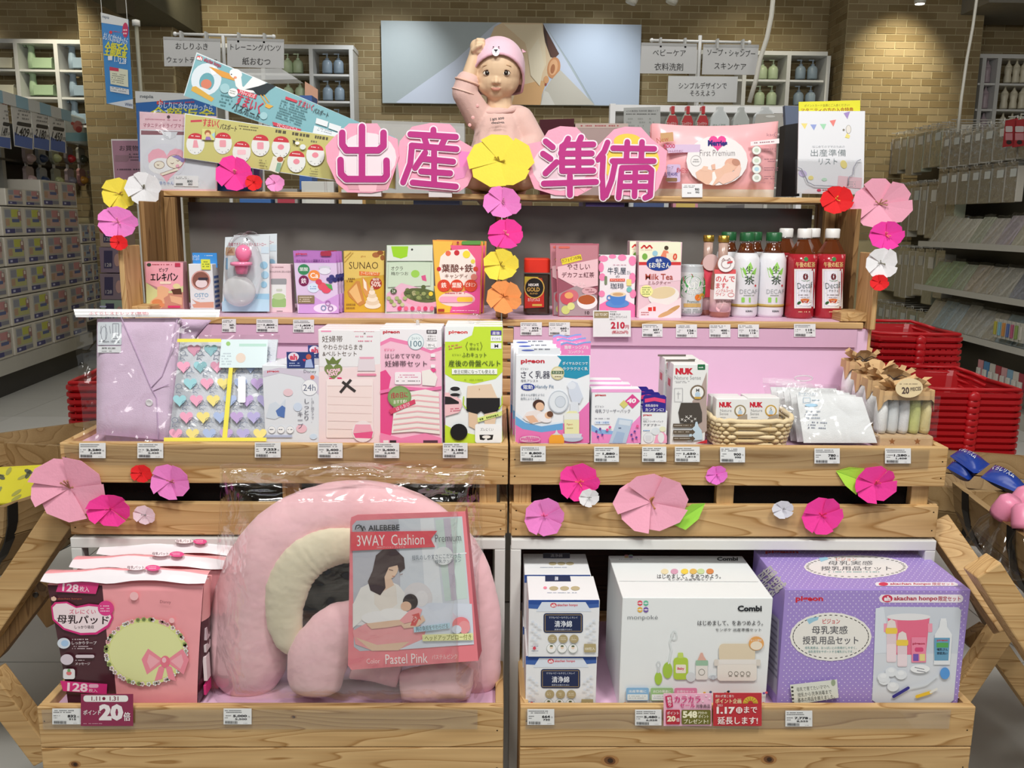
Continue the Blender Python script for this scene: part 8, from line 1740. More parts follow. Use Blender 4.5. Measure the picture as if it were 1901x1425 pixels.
# cotton cartons
def cotton(lb,x0,x1,y0,y1,Yk,D,zb,front=True):
    X0,X1=aY(x0,(y0+y1)/2,Yk).x,aY(x1,(y0+y1)/2,Yk).x;zt_=aY((x0+x1)/2,y0,Yk).z
    t=thing('cotton_carton',lb,'carton',((X0+X1)/2,Yk+D/2,zb),'white and blue cotton cartons')
    M().box((X0,Yk,zb),(X1,Yk+D,zt_),'E9EAEC').build('carton_body','card',t,bevel=.001)
    p=Pr(Pl((0,Yk,0),(0,-1,0)));h=y1-y0;s_=h/105;f=lambda v:y0+v*s_
    if front:
        p.poly([(x0,y0),(x1,y0),(x1,f(14)),((x0+x1)/2,f(20)),(x0,f(16))],'3E62A8');p.poly([(x0,y0),(x1,y0),(x1,f(7)),((x0+x1)/2,f(11)),(x0,f(8))],'2A4E98');p.poly([(x0+25,f(4)),(x1-25,f(4)),(x1-14,f(22)),(x0+14,f(22))],'DCE3EE');p.ell((x0+x1)/2-19,f(10),6,4.5,'D8485A');p.T('ah',(x0+x1)/2-23,f(7),(x0+x1)/2-15,f(13),'F5ECEC',.05);p.T('akachan honpo',(x0+x1)/2-12,f(7),(x0+x1)/2+26,f(13),'D8485A',.02)
        p.rect(x0+28,f(25),x1-30,f(62),'1E2A50',5);cx_=(x0+x1)/2-1;p.ring(cx_,f(43.5),(x1-x0)/2-31,0.1,.1,'1E2A50',4);p.line([(x0+31,f(28)),(x1-33,f(28)),(x1-33,f(59)),(x0+31,f(59)),(x0+31,f(28))],.7,'C8A868')
        p.T('ママもベビーもやさしくキレイ',x0+38,f(31),x1-40,f(35),'DCE2F0',.0);p.T('清浄綿',cx_-16,f(39),cx_+16,f(51),'EEF2FA',.03);p.T('清潔な台紙のために',x0+48,f(54),x1-50,f(57),'DCE2F0',.0)
        for k in range(3):x=cx_-20+k*20;p.ell(x,f(73),8.5,8,'B0A078');p.fine(x-5,f(70),x+5,f(76),2,'E6DEC8');p.ell(x-2,f(91),9,8.5,'F3F3F2');p.ring(x-2,f(91),9,8.5,.6,'8A9A8A');p.ell(x-2,f(89),3.2,3.2,'F0D6C0');p.ell(x-2,f(86.5),3,1.6,'5A6A4A')
        p.rect(x1-28,f(82),x1-6,f(98),'B4A478',1);p.T('100包入',x1-26,f(88),x1-8,f(94),'F3EFE0',.02);p.ell(x0+11,f(90),3,3,'D8485A');p.fine(x0+4,f(85),x0+20,f(88),1,'7A8AA8');p.fine(x0+4,f(94),x0+20,f(97),1,'7A8AA8')
        for k in range(8):p.ell(x0+8+(k % 3)*6,f(40+5*k),3,2,'DDE3EC');p.ell(x1-10-(k % 3)*6,f(38+5*k),3,2,'DDE3EC')
    p.done(t);return t,(X0,X1,zt_)
Yk=YE_+.004
t1,g1=cotton('white and blue cotton carton, lower one of the front pair',976,1107,1217,1318,Yk,.115,FB)
t2,g2=cotton('white and blue cotton carton, upper one of the front pair',981,1112,1113,1216,Yk-.004,.112,g1[2])
def toppr(t,z,x0,x1,y0,y1,sc):
    p=top(z);p.poly([(x0+36,y0+2),(x1-42,y0+2),(x1-40,y0+2+11*sc),(x0+36,y0+2+11*sc)],'1E2A50');p.T('清浄綿',x0+54,y0+4,x1-64,y0+3+8*sc,'E6ECF6',.03)
    for k in range(3):p.ell((x0+x1)/2-10+k*20,y0+30*sc-4,8.5,4*sc,'B9AC88')
    p.ell(x0+36,y0+28*sc-3,3.5,2.5*sc,'E88AA0');p.fine(x0+32,y0+36*sc-3,x0+104,y0+39*sc-3,1,'9AA4B8');p.done(t,'top_print','top_lettering')
t3=dup(t2,t2.location+V(-.004,.118,.0),'white and blue cotton carton, upper one of the rear pair');t4=dup(t1,t1.location+V(-.002,.122,.0),'white and blue cotton carton, lower one of the rear pair')
toppr(t2,g2[2],976,1100,1066,1112,1.0)
p=top(g2[2]);p.rect(1008,1026,1058,1036,'1E2A50',1);p.T('清浄綿',1022,1028,1044,1034,'E6ECF6',.03)
for k in range(3):p.ell(1026+k*16,1046,7.5,3,'B9AC88')
p.fine(1003,1052,1064,1055,1,'9AA4B8');p.done(t3,'top_print','top_lettering')
# white baby set box
X0,X1=aY(1152,1210,Yk).x,aY(1428,1210,Yk).x;zt_=aY(1292,1109,Yk).z;Db=aZ(1257,1031,zt_).y-Yk
t=thing('gift_set_box','large white newborn gift set box with bottle and case picture','box',((X0+X1)/2,Yk+Db/2,FB));M().box((X0,Yk,FB),(X1,Yk+Db,zt_),'E9ECEC').build('carton_body','card',t,bevel=.0015)
p=Pr(Pl((0,Yk,0),(0,-1,0)))
for x,y,c in ((1188,1119,'E0586A'),(1199,1119,'6AC0A0'),(1188,1131,'E8B44A'),(1199,1131,'7A5AA8')):p.ell(x,y,5,5,c);p.rect(x-5,y-.6,x+5,y+.6,'F0F2F2');p.ell(x,y,1.6,1.6,'F0F2F2')
p.T('monpoké',1165,1141,1221,1151,'6A7074',-.01);p.T('Combi',1369,1123,1414,1134,'1E2228',.04);p.T('はじめまして、をあつめよう。',1295,1151,1416,1160,'4A4A4E',.02);p.T('モンポケ 出産準備セット',1328,1165,1413,1171,'4A4A4E',.01)
p.ell(1222,1258,7,12,'A8CC4A');p.ring(1222,1232,4,6,1.2,'C9CFD0');p.rect(1220,1238,1224,1248,'CFD4D4');p.ell(1239,1243,9,15,'A6C84A');p.line([(1241,1230),(1246,1205),(1243,1190),(1250,1172)],3,'DDE2E2',True);p.ring(1251,1178,6,9,2,'D8DEDE');p.rect(1250,1219,1277,1260,'B4D04A',6);p.rect(1258,1210,1268,1220,'C6DC6A',2);p.rect(1254,1232,1273,1248,'EFE6D6',2);p.T('Baby',1257,1237,1270,1243,'D8586A',.04);p.ell(1282,1255,9,9,'D8DDDE')
p.rect(1291,1233,1313,1260,'E8E4DC',3);p.rect(1291,1224,1314,1234,'9CC0A4',2);p.poly([(1294,1224),(1298,1216),(1300,1210),(1304,1210),(1306,1216),(1311,1224)],'E0B0A0');p.ring(1302,1246,6,6,.8,'6A6A5A');p.ell(1323,1255,8,4,'CFD6DA');p.ring(1323,1256,4,4,1,'B8C0C6')
p.rect(1331,1228,1404,1262,'EDE6DC',6);p.rect(1334,1193,1401,1226,'E2D2B6',8);p.rect(1331,1222,1405,1231,'EBE6E0',3);p.rect(1325,1222,1333,1234,'DDD6CC',2);p.rect(1403,1222,1411,1234,'DDD6CC',2)
for k in range(4):p.ring(1355+k*11,1248,4,4,.8,'7A7468');p.line([(1352+k*11,1253),(1358+k*11,1253)],.8,'7A7468')
p.ell(1403,1192,14,13,'E8A860');p.ell(1403,1196,11,8,'F0E2CC');p.T('セット限定',1392,1184,1413,1188,'F8F0E4',.02)
for x,c,s_ in ((1162,'8AB8DE','出産準備に'),(1207,'9CC48A','お口の発達に'),(1251,'E08AAE','お得なセット')):p.rect(x,1274,x+42,1298,c,3);p.T(s_,x+5,1278,x+37,1283,'F6F8F8',.02);p.rect(x+2,1286,x+40,1297,'E4ECEE',1);p.fine(x+5,1288,x+37,1295,2,'B0BCC4')
r3=random.Random(6);p.hold=1
for k in range(50):x=r3.uniform(1155,1426);p.ell(x,r3.uniform(1299,1309) if x<1300 else r3.choice((r3.uniform(1280,1285),r3.uniform(1300,1309))),2.6,2.2,r3.choice(('E8B44A','E0586A','7A5AA8','6AC0A0','5A6A8A','D88A5A')))
p.done(t)
p=top(zt_);p.T('monpoké',1150,1036,1192,1040,'8A9094',-.01)
for x,y,c in ((1163,1031,'E09098'),(1171,1031,'A0CCC0'),(1163,1034,'E8C88A'),(1171,1034,'A08ABE')):p.ell(x,y,4,1.6,c)
p.T('Combi',1331,1034,1370,1041,'1E2228',.04);p.T('はじめまして、をあつめよう。',1220,1066,1338,1074,'4A4A4E',.02);p.T('モンポケ 出産準備セット',1240,1074,1322,1078,'4A4A4E',.0)
for x,c in ((1234,'E8D8B0'),(1252,'D8A0B8'),(1271,'F0D050'),(1287,'E0B860'),(1301,'C8D8A0'),(1318,'D88A50')):p.ell(x,1061,7,5,c)  # plain blobs where character figures are printed
p.line([(1150,1079),(1408,1080)],.6,'CDD2D4');p.done(t,'top_print','top_lettering')
# purple set box, turned slightly
A,B=aY(1449,1210,Yk),aY(1789,1210,Yk);z5=aY(1630,1094,Yk).z;D5=aZ(1555,1020,z5).y-Yk-.0
t=thing('gift_set_box','large purple dotted nursing gift set box with pink pail picture','box',((A.x+B.x)/2,Yk+D5/2,FB))
sk=aZ(1404,1021,z5).x-A.x;skr=aZ(1704,1021,z5).x-B.x;sk=(sk+skr)/2
P=[V(A.x,Yk,FB),V(B.x,Yk,FB),V(B.x+sk,Yk+D5,FB),V(A.x+sk,Yk+D5,FB)]
M().prism(P,(0,0,z5-FB),'A38CCF').build('carton_body','card',t,bevel=.0015)
DOT='DDD0EE'
p=Pr(Pl((0,Yk,0),(0,-1,0)))
rowi=0;y=1098;p.hold=1
while y<1308:
    x=1466+(5 if rowi % 2 else 0)-(y-1095)*.072
    while x<1796-(y-1095)*.085:p.ell(x,y,1.2,1.2,DOT,0,6);x+=10.4
    y+=5.6;rowi+=1
p.hold=0
pigeon(p,1477,1106,1528,1118,'D02838');p.rect(1632,1103,1788,1118,'F0E9F0',7);p.ell(1647,1110.5,10,7,'D03A5A');p.T('ah',1641,1106,1653,1115,'F5ECF0',.06);p.T('akachan honpo',1659,1106,1740,1116,'B83A50',.03);p.T('限定セット',1742,1106,1783,1115,'B83A50',.03)
p.ell(1542,1181,76,45,'ECE9E2');
p.hold=1
for k in range(44):a=2*math.pi*k/44;p.rect(1542+70*math.cos(a)-2.4,1181+40*math.sin(a)-.7,1542+70*math.cos(a)+2.4,1181+40*math.sin(a)+.7,'A8C4C0',0,math.degrees(math.atan2(40*math.cos(a),-70*math.sin(a))))
p.hold=0
p.poly([(1497,1149),(1505,1146),(1520,1144),(1518,1150),(1510,1153),(1502,1158)],'9CC8DC');p.T('ピジョン',1527,1148,1559,1157,'C8303A',.03);p.T('母乳実感',1507,1161,1573,1176,'5A5A60',.02);p.T('授乳用品セット',1490,1180,1593,1195,'5A5A60',.02);p.T('母乳実感は、おっぱいとの併用がしやすく、',1494,1199,1590,1204,'6A9A9A',.0);p.T('母乳育児をサポートする哺乳びんです。',1500,1206,1584,1211,'6A9A9A',.0)
p.poly([(1627,1132),(1634,1125),(1778,1126),(1784,1132),(1770,1298),(1764,1303),(1625,1303),(1618,1298)],'CDD3DC');p.poly([(1622,1212),(1777,1212),(1769,1298),(1763,1303),(1625,1303),(1619,1298)],'D8DCE2');p.poly([(1625,1128),(1640,1126),(1652,1210),(1622,1212)],'DCE2EA')
p.poly([(1647,1144),(1725,1146),(1718,1214),(1652,1214)],'E8708E');p.ell(1686,1144,41,6.5,'E6E6E8');p.rect(1640,1156,1648,1172,'F0A0B4',1);p.rect(1722,1156,1730,1172,'F0A0B4',1);p.poly([(1655,1150),(1665,1150),(1667,1210),(1658,1210)],'EE8AA2')
for x,y0_ in ((1654,1166),(1674,1188)):p.rect(x-9,y0_,x+9,y0_+(62 if x<1660 else 48),'E4D0D6',3);p.rect(x-9,y0_+(28 if x<1660 else 25),x+9,y0_+(60 if x<1660 else 46),'EFDDE2',3);p.rect(x-11,y0_-2,x+11,y0_+9,'F0CE50',3);p.poly([(x-9,y0_-2),(x-7,y0_-14),(x,y0_-18),(x+7,y0_-14),(x+9,y0_-2)],'E8DCD8')
p.rect(1691,1181,1718,1228,'EE8CA8',1);p.T('pigeon',1693,1191,1716,1196,'B02848',.04);p.rect(1697,1200,1713,1208,'D84A7A',3);p.rect(1694,1212,1704,1225,'7A5AB0');p.rect(1706,1212,1716,1225,'E8D890')
p.poly([(1734,1176),(1742,1162),(1744,1150),(1756,1150),(1757,1162),(1766,1176),(1762,1232),(1732,1232)],'E6E9EC');p.rect(1745,1146,1755,1152,'E9ECEE');p.poly([(1733,1182),(1762,1182),(1759,1224),(1733,1224)],'6AA0C0');p.T('pigeon',1738,1185,1758,1189,'C8303A',.04);p.rect(1737,1191,1759,1200,'5AA85A',1);p.T('哺乳びん',1738,1201,1758,1206,'2A3A4A',.04);p.T('野菜洗い',1738,1208,1757,1213,'2A3A4A',.04)
for x,y in ((1653,1245),(1671,1250),(1640,1260),(1656,1272),(1638,1255)):p.ell(x,y,11,9,'E4E8EC');p.ell(x,y-3,6,4,'EEF1F4')
p.ell(1706,1239,18,8,'F0F2F4');p.line([(1696,1236),(1714,1240)],1,'4A4A5A');p.line([(1700,1242),(1716,1245)],1,'4A4A5A');p.line([(1738,1252),(1718,1268),(1690,1274)],3,'D8DEE4',True);p.ell(1752,1247,9,11,'5A9ADC');p.line([(1684,1274),(1657,1290)],5.5,'34308A',True);p.line([(1726,1282),(1700,1290)],6,'ECC43A',True);p.line([(1738,1275),(1724,1283)],4,'E6E6E0')
p.poly([(1465,1268),(1552,1258),(1555,1292),(1470,1306)],'DDE0D6');p.T('母乳で育てたいママへ',1477,1270,1538,1278,'4A4A44',.0,-6);p.T('授乳から洗浄消毒まで',1479,1280,1542,1288,'4A4A44',.0,-6);p.T('基本の用品を揃えました。',1479,1289,1548,1297,'4A4A44',.0,-6);p.ell(1545,1264,4,6,'9AA88A');p.nx();[p.rect(1467+k*.4,1271+k*7,1471+k*.4,1274+k*7,'3A3A36') for k in range(5)]
p.done(t)
p=top(z5);y=1022.5;rowi=0;p.hold=1
while y<1092:
    x=1410+(y-1021)*.80+(6 if rowi % 2 else 0)
    while x<1702+(y-1021)*1.27:p.ell(x,y,1.2,.7,DOT,0,6);x+=10.6
    y+=3.4;rowi+=1
p.hold=0
pigeon(p,1421,1021.5,1482,1028,'C82838');p.ell(1589,1052,97,21.5,'E6E2E0')
p.hold=1
for k in range(44):a=2*math.pi*k/44;p.rect(1589+90*math.cos(a)-2.6,1052+18.5*math.sin(a)-.5,1589+90*math.cos(a)+2.6,1052+18.5*math.sin(a)+.5,'A8C4C0')
p.hold=0
p.T('ピジョン',1552,1035,1590,1041,'C86A50',.03);p.T('母乳実感',1537,1041,1620,1049,'5A5A60',.02);p.T('授乳用品セット',1524,1051,1655,1059,'5A5A60',.02);p.fine(1538,1060,1656,1064,1,'7AA8A8');p.poly([(1520,1036),(1535,1034),(1538,1038),(1524,1043)],'9CC8DC')
p.poly([(1627,1081),(1772,1081),(1778,1084),(1778,1088),(1627,1088),(1624,1084)],'E9E2EA');p.ell(1640,1084.5,9,3.4,'D03A5A');p.T('akachan honpo',1652,1082,1728,1087,'B83A50',.03);p.T('限定セット',1731,1082,1771,1087,'B83A50',.03);p.done(t,'top_print','top_lettering')
nrm=(V(A.x+sk,Yk+D5,0)-V(A.x,Yk,0)).cross(V(0,0,1));p=Pr(Pl((A.x,Yk,0),nrm));p.poly([(1423,1128),(1447,1150),(1442,1290),(1420,1262)],'B8B4C4');[p.poly([(1427,1140+k*12),(1443,1155+k*12.5),(1443,1159+k*12.5),(1427,1144+k*12)],'8A8498') for k in range(9)];p.T('母乳実感',1408,1058,1456,1098,'E2E0DC',.03,50);p.done(t,'side_print','side_lettering')
# ================================================================ TOP SHELF, left: badge pack, passports
YT_=YT1+.02
P=[aY(x,y,YT_) for x,y in ((259,207),(402,216),(402,346),(260,346))];P[2].z=P[3].z=ZT
t=thing('maternity_badge_pack','clear-wrapped pink maternity badge pack at the left end of the top shelf','pack',((P[0].x+P[1].x)/2,YT_,ZT));M().prism(P,(0,.006,0),'E9C3CC').build('backing_card','card',t)
p=Pr(Pl((0,YT_,0),(0,-1,0)));p.poly([(260,240),(400,244),(400,351),(261,351)],'DFE1E8');p.poly([(262,242),(402,246),(402,251),(262,250)],'8A5A62');p.T('マタニティドライブマーク',266,229,350,237,'A8506A',.01,1.5);p.fine(268,220,340,225,1,'C88A9A',2);p.ell(313,217,3,3,'4A2A30');p.poly([(300,244),(330,245),(326,254),(315,259),(304,254)],'D3D6DC');p.ell(305,300,40,34,'DCDDE6');heart(p,310,302,38,'F2AFC0');p.ell(300,308,24,15,'F0F0F2');p.ell(325,300,16,13,'F4EBD8');p.ring(325,300,16,13,1,'8A6A5A');p.ell(296,306,10,7.5,'F4EBD8');p.ring(296,306,10,7.5,.9,'8A6A5A')
p.poly([(318,290),(330,288),(342,296),(338,300),(328,294)],'9A86C8');p.ell(339,297,4,4,'9A86C8');p.poly([(298,322),(320,314),(330,312),(332,316),(318,320),(302,326)],'F4EBD8');p.line([(298,322),(330,311)],.8,'8A6A5A');p.line([(302,326),(330,317)],.8,'8A6A5A');p.line([(317,302),(320,304),(323,302)],.8,'8A6A5A');p.line([(328,297),(331,299),(334,297)],.8,'8A6A5A');p.line([(292,305),(294,307),(296,305)],.8,'8A6A5A');p.ell(330,308,3.5,3,'F2AFC0');p.T('赤ちゃんが',296,336,330,343,'8AA0D0',.0)
p.rect(324,326,369,346,'EFEFF0',0,1);p.fine(327,328,352,333,2,'5A5A5A');p.T('800',348,334,358,339,'2A2A2A',.03);p.T('880',350,340,358,344,'2A2A2A',.02);p.rect(327,340,340,344,'7A7A7A');p.done(t)
def bq3(u,v):x=256+(404-256)*u;y=350-(350-205)*v;return aY(x,y,YT_-.004-.006*mnoise.noise(Vector((u*4,v*4,5))))
M().grid(20,20,bq3,'FFFFFF').build('clear_wrap','film',t,True)
def board(name,lb,cat,q,Yq2,col,edge='DDE6EA'):
    P=[aY(x,y,Yq2) for x,y in q];t=thing(name,lb,cat,(sum(p_.x for p_ in P)/4,Yq2,min(p_.z for p_ in P)));M().prism(P,(0,.003,0),edge).build('board','card',t)
    p=Pr(Pl((0,Yq2,0),(0,-1,0)));cx_,cy_=sum(a for a,b in q)/4,sum(b for a,b in q)/4;p.poly([(cx_+(a-cx_)*.994,cy_+(b-cy_)*.975) for a,b in q],col);return t,p
Yo=YT_+.012
t,p=board('stork_banner','long turquoise banner with a stork, tilted over the left half','banner',[(365,97),(735,256),(735,316),(341,177)],Yo,'84B6BE')
p.ell(383,147,28,30,'DCE6EC',20);p.ell(384,152,14,17,'6AA6B0',10);p.ell(383,156,10,9,'D8846A');p.poly([(372,161),(392,168),(388,172),(368,165)],'DDE6EC');p.poly([(357,161),(364,160),(398,183),(393,189),(355,168)],'D9AC4E');p.poly([(389,128),(398,122),(402,138),(394,140)],'EEF2F4')
p.poly([(388,124),(394,125),(425,136),(439,145),(436,150),(412,143)],'E0A04A');p.ell(438,137,12,9,'F0F2F0',20);p.poly([(434,140),(447,136),(450,160),(462,168),(450,172),(438,160)],'F0F2F0');p.poly([(452,162),(470,142),(492,152),(497,160),(478,172),(458,172)],'EEF1F0');p.poly([(455,166),(480,160),(497,154),(512,160),(500,168),(490,178),(478,176),(470,168)],'2A3236');p.ell(430,138,1.2,1.2,'1E1E22');p.ell(437,144,3,2.4,'E89A7A')
p.line([(484,176),(494,192),(502,200)],2,'D8A24A');p.line([(490,176),(500,190)],2,'D8A24A');p.poly([(494,192),(508,197),(500,202),(492,198)],'E0AE52')
p.ell(371,108,6,4,'E05A5A',20);p.T('ah',366,105,376,112,'F3F0F0',.05,18);p.T('akachan honpo',378,112,412,122,'B8405A',.02,22);p.poly([(441,165),(478,176),(475,184),(439,172)],'D04858');p.T('アカチャンホンポ',444,170,474,180,'F3E6E6',.02,17);p.ell(433,172,9,8,'EEF0F0');p.fine(427,168,439,176,2,'8A8A7A',15)
p.T('すまいく',438,181,488,203,'C84058',.04,22);p.T('パスポート',431,199,485,213,'3A3E42',.03,23);p.fine(428,208,482,216,1,'5A7A80',20);p.fine(408,176,431,200,4,'5A8A90',14);p.ell(418,164,9,9,'A4CCD2');p.ell(490,215,7,7,'A4CCD2')
p.poly([(531,179),(553,187),(551,191),(530,184)],'D04858');p.T('すまいく',553,189,583,201,'C84058',.04,20);p.T('パスポート',582,204,611,214,'3A3E42',.03,19);p.fine(516,193,574,230,8,'5A8288',19)
p.poly([(506,226),(560,240),(556,246),(508,233)],'D04858');p.T('マタニティハンドブック',514,232,552,242,'F3E6E6',.01,16);p.poly([(588,219),(610,226),(608,236),(586,229)],'E6EAEC');p.poly([(612,228),(634,235),(632,246),(610,238)],'E6EAEC');p.poly([(584,233),(630,248),(628,262),(580,250)],'E6EAEC');p.fine(588,240,622,248,2,'9AA0A8',16);p.done(t)
M().tube([aY(600,270,Yo+.02),V(aY(600,270,Yo).x,Yo+.02,ZT)],.004,'C9C9C4').build('support_rod','clear',t);
t,p=board('olive_banner','yellow-green banner of white tags, tilted below the stork banner','banner',[(343,210),(735,270),(735,352),(340,293)],YT_-.012,'C6C078')
p.poly([(354,223),(375,222),(375,226),(354,227)],'C84A58');p.T('すまいく',377,221,407,236,'C8404E',.05,6);p.T('パスポート',409,231,440,242,'4A3E34',.04,9);p.fine(443,234,488,244,2,'6A6448',7);p.fine(511,245,610,258,1,'5A5440',8.5);p.fine(545,258,600,266,1,'7A7458',8)
def tagc(x,y,ic):
    p.ell(x,y,17,20,'E6E7E4',4);p.ell(x+.5,y-9,14.5,11,'C83A44',4,16,180,360);p.fine(x-8,y-16,x+8,y-12,1,'F0DCDC',6)
    if ic==0:p.poly([(x-5,y+7),(x-3,y-7),(x+3,y-7),(x+6,y+7)],'E8A0AC')
    elif ic==1:p.rect(x-6,y-6,x+6,y+7,'E8A0AC',2)
    elif ic==2:p.rect(x-8,y-4,x+8,y+5,'F0C4CC',2)
    else:p.ell(x,y,6,5,'E8909E')
    p.fine(x-11,y+11,x-5,y+13,1,'8A8A84');p.ell(x+10,y+12,1,1,'8A8A84');p.ell(x-1,y+16,.8,.8,'8A8A84');p.ell(x+6,y+16,.8,.8,'8A8A84')
for x,y,ic in ((363,267,0),(414,266,1),(449,282,2),(484,270,1),(522,273,3),(551,300,3),(586,288,3)):tagc(x,y,ic)
p.rect(376,240,400,260,'D8D88A',1,3);p.ell(387,247,6,5.5,'A86A42');p.ell(387,250,4,4,'EBC49A');p.poly([(382,260),(384,254),(391,254),(394,260)],'9A7AB8');p.poly([(394,250),(400,246),(400,258)],'A8D0DC');p.poly([(508,290),(529,294),(518,322),(500,316)],'E4E2D0');p.ell(521,296,6,5,'A8583A');p.poly([(512,318),(516,302),(524,303),(520,320)],'8AB09A');p.poly([(544,260),(550,262),(546,268)],'2E2E2E');p.ell(553,266,4,3,'F0F0EC');p.ell(563,273,5.5,5,'E0E6E4');p.fine(482,296,498,312,3,'8A8458',6);p.fine(576,312,592,326,3,'8A8458',6);p.done(t)
M().box((aY(470,330,YT_).x,YT_-.008,ZT),(aY(490,330,YT_).x,YT_+.008,aY(480,300,YT_).z),'C9C9C4').build('support_block','clear',t)
# dark blue tissue pack behind, partly seen
P=[aY(x,y,YT_+.06) for x,y in ((368,285),(480,285),(480,352),(372,352))];t=thing('tissue_pack','dark blue glossy pack with black lettering behind the hot pink blossom','pack',((P[0].x+P[1].x)/2,YT_+.06,ZT));P[2].z=P[3].z=ZT;M().prism(P,(0,.05,0),'2E5AA0').build('pack_body','film_print',t,bevel=.008)
p=Pr(Pl((0,YT_+.06,0),(0,-1,0)));p.poly([(370,308),(404,312),(404,322),(370,318)],'CFDCEC');p.T('Whito',361,331,407,344,'101828',.05);p.T('テープ',384,345,400,352,'C8CC50',.04);p.done(t)
# pink nappy pack on the right
Yn=YT1+.035;X0,X1=aY(1213,300,Yn).x,aY(1450,300,Yn).x;zt_=aY(1330,234,Yn).z
t=thing('nappy_pack','wide pink nappy pack with heart logo on the top shelf','pack',((X0+X1)/2,Yn+.05,ZT))
def nf(u,v,s_):
    e=max(0,math.sin(math.pi*u))**.4*max(0,math.sin(math.pi*(v*.92+.05)))**.4;zt2=zt_+(.012*abs(2*u-1)**2)+.010*(u-.4) ;x=X0+(X1-X0)*u
    return V(x,Yn+.055-s_*(.010+.055*e)+.003*mnoise.noise(Vector((u*7,v*5,s_))),ZT+.002+(zt2-ZT)*v)
m=M();m.grid(30,20,lambda u,v:nf(u,v,1),'F4B4B8',lambda u,v:'F0EBE4' if v<.085 else 'F4B4B8');m.grid(20,14,lambda u,v:nf(u,v,-1),'F4B4B8');m.build('pack_body','film_print',t,True,weld=True)
p=Pr(Pl((0,Yn-.012,0),(0,-1,0)))
p.ell(1331,298,57,46,'EFEBEA');p.poly([(1236,268),(1300,268),(1300,282),(1240,284)],'D8C0DC');p.rect(1226,246,1250,263,'C9A070',1,-4);p.T('New',1219,254,1241,264,'B05040',-.01,-12);p.T('3000',1232,267,1253,275,'C84A6A',.03);p.T('ちゃんのために',1238,278,1268,283,'A05A7A',.02);p.rect(1238,305,1263,338,'CDB8DA',3);p.T('テープ',1236,308,1250,314,'5A4A5A');p.T('生児40枚',1232,319,1258,327,'5A4A8A',.03);p.rect(1236,330,1257,337,'8A6A4A',2);p.T('約4日分',1256,311,1277,321,'B84A5A',.04,3)
heart(p,1332,264,17,'EE4E9A');p.T('Merries',1314,260,1350,271,'2A2A7A',.06);p.T('First Premium',1299,278,1364,289,'8A8488',-.015);p.ring(1292,298,10,10,.6,'B0B0B0');p.fine(1286,294,1298,302,2,'B0B0B0')
p.poly([(1291,320),(1300,314),(1310,313),(1322,316),(1338,312),(1345,318),(1340,334),(1325,344),(1310,342),(1294,332)],'EBC0A8');p.ell(1360,305,15,11,'E8B49C',15);p.poly([(1338,312),(1350,302),(1366,310),(1356,322),(1344,326)],'EBBFA6');p.poly([(1333,336),(1345,322),(1362,318),(1372,305),(1376,312),(1372,326),(1358,336),(1342,342)],'F0C6B4');p.poly([(1322,344),(1330,330),(1326,318),(1322,320),(1322,334),(1316,342)],'F4F0EC');p.poly([(1300,316),(1306,308),(1314,309),(1313,318)],'EDC4AC');p.poly([(1320,306),(1327,304),(1328,314),(1322,315)],'E8B8A0');p.ell(1366,301,8,6,'C48E78',25)
p.T('kao',1423,247,1438,253,'A87A84',.0);p.ring(1441,250,4,5,.8,'A87A84');p.poly([(1393,263),(1446,257),(1446,266),(1393,271)],'F2E9EA');p.fine(1396,262,1443,267,1,'A06A74',-4)
for y,c in ((279,'C8D4C0'),(298,'D0DCC8'),(314,'B8D8E6'),(330,'C8CFC4')):p.ell(1404,y,9,8.5,'A09A90');p.ell(1404,y,8,7.6,'EEF0EA');p.ell(1404,y,4.5,4,c);p.fine(1418,y-4,1444,y+4,2,'8A5A64')
p.fine(1398,338,1440,341,1,'B87A84');p.done(t)
p2=Pr(Pl((0,Yn-.016,0),(0,-1,0)));t2,p2=promo(1266,341,1304,366,'EFEFF0',YT1-.004,'white price card on the shelf edge before the pink nappy pack');p2.fine(1269,344,1293,349,2,'5A5A5A');p2.T('900',1290,349,1298,354,'2A2A2A',.03);p2.T('990',1291,355,1298,359,'2A2A2A',.02);p2.fine(1270,356,1286,361,1,'7A7A7A');p2.done(t2)
# second pack behind (its crumpled top shows)
dup(t,t.location+V(.012,.075,.004),'wide pink nappy pack behind its twin')
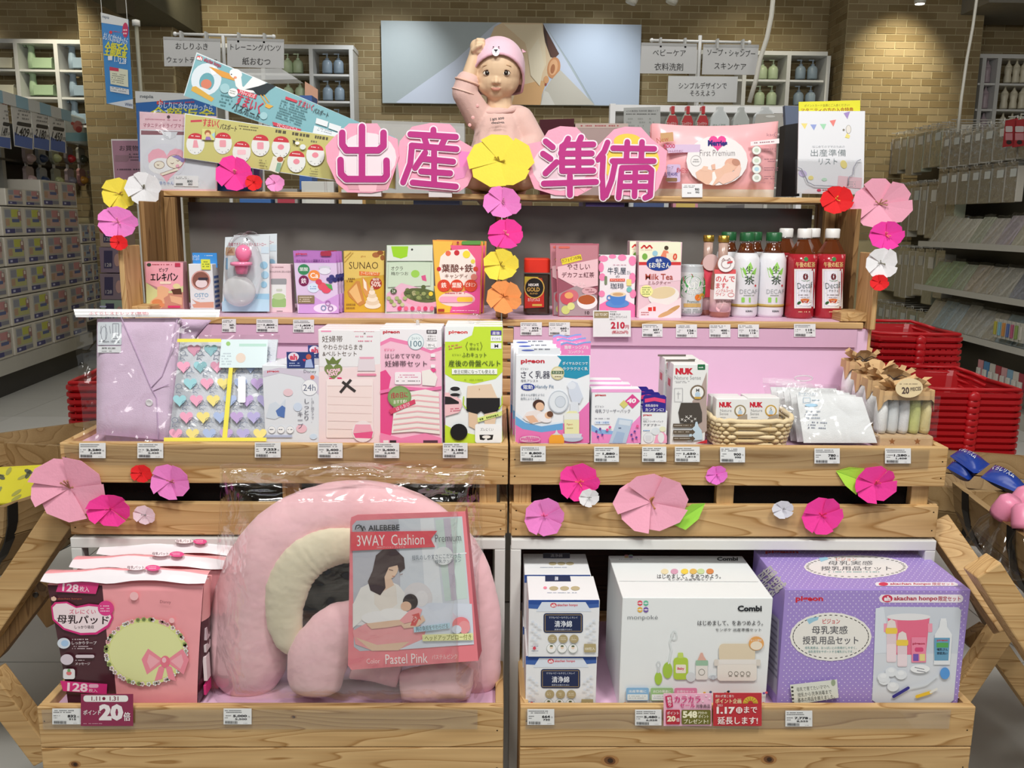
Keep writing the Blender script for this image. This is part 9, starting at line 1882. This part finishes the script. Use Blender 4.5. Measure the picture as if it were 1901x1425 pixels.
# list leaflet in clear holder
Yl2=YT1+.01;t,p=board('list_leaflet','white preparation-list leaflet with bunting, in a clear holder on the top shelf','leaflet',[(1483,206),(1606,206),(1603,361),(1480,359)],Yl2,'E9EAEE','E6E7EA')
for (x,y,c,r_) in ((1493,234,'EEDD8A',0),(1510,236,'9AA8DC',0),(1528,235,'A8DCB8',0),(1546,229,'EE8A84',-20),(1572,215,'A890C8',-35)):a=math.radians(r_);p.poly([(x-6,y-5),(x+6,y-5-6*math.sin(-a)),(x+1,y+6)],c)
p.ell(1575,240,5,8,'E9E4DC');p.ring(1575,240,5,8,.6,'8A8478');p.poly([(1568,255),(1572,247),(1578,252),(1576,257)],'EEE08A');p.ell(1566,241,2,2,'8A8478');p.T('はじめてのママのための',1508,270,1568,274,'B8BCC0',0);p.T('出産準備',1505,277,1570,290,'7A8688',-.01);p.T('リスト',1520,294,1554,305,'7A8688',-.01);p.ell(1566,305,6,8,'EEDF8A',-20);p.ell(1505,330,5,4,'EEDF8A');p.ell(1530,333,5,3,'BEE0C8');p.ell(1490,322,8,6,'CDBFE4',20);p.poly([(1556,326),(1600,330),(1598,350),(1554,346)],'EBC8D0');p.fine(1574,336,1588,348,3,'9AA8AA');p.ell(1520,353,4,2.4,'D84A6A');p.fine(1526,351,1540,355,1,'C84A5A');p.done(t)
M().prism([aY(x,y,Yl2-.006) for x,y in ((1477,295),(1600,297),(1603,362),(1477,360))],(0,.0015,0),'FFFFFF').build('clear_holder','clear',t)
m=M();m.tube([aY(x,y,Yl2-.007) for x,y in ((1480,310),(1488,313),(1494,325),(1500,338),(1512,344),(1560,346))],.0011,'9A9CA8',6);m.tube([aY(x,y,Yl2-.007) for x,y in ((1574,345),(1576,328),(1584,323),(1586,308),(1592,298),(1598,296))],.0011,'9A9CA8',6);m.build('holder_edge','plastic',t,True)
t,p=board('member_card_leaflet','yellow leaflet with red lettering rising behind the list leaflet','leaflet',[(1483,189),(1597,186),(1597,240),(1483,240)],Yl2+.008,'E4E03A','E0DC40');p.T('ポイントカード会員にご入会ください!',1493,193,1577,198,'7A6A2A',.0,-1);p.T('マタニティの方の入会特典',1487,200,1584,208,'A03A2A',.03,-1);p.done(t)
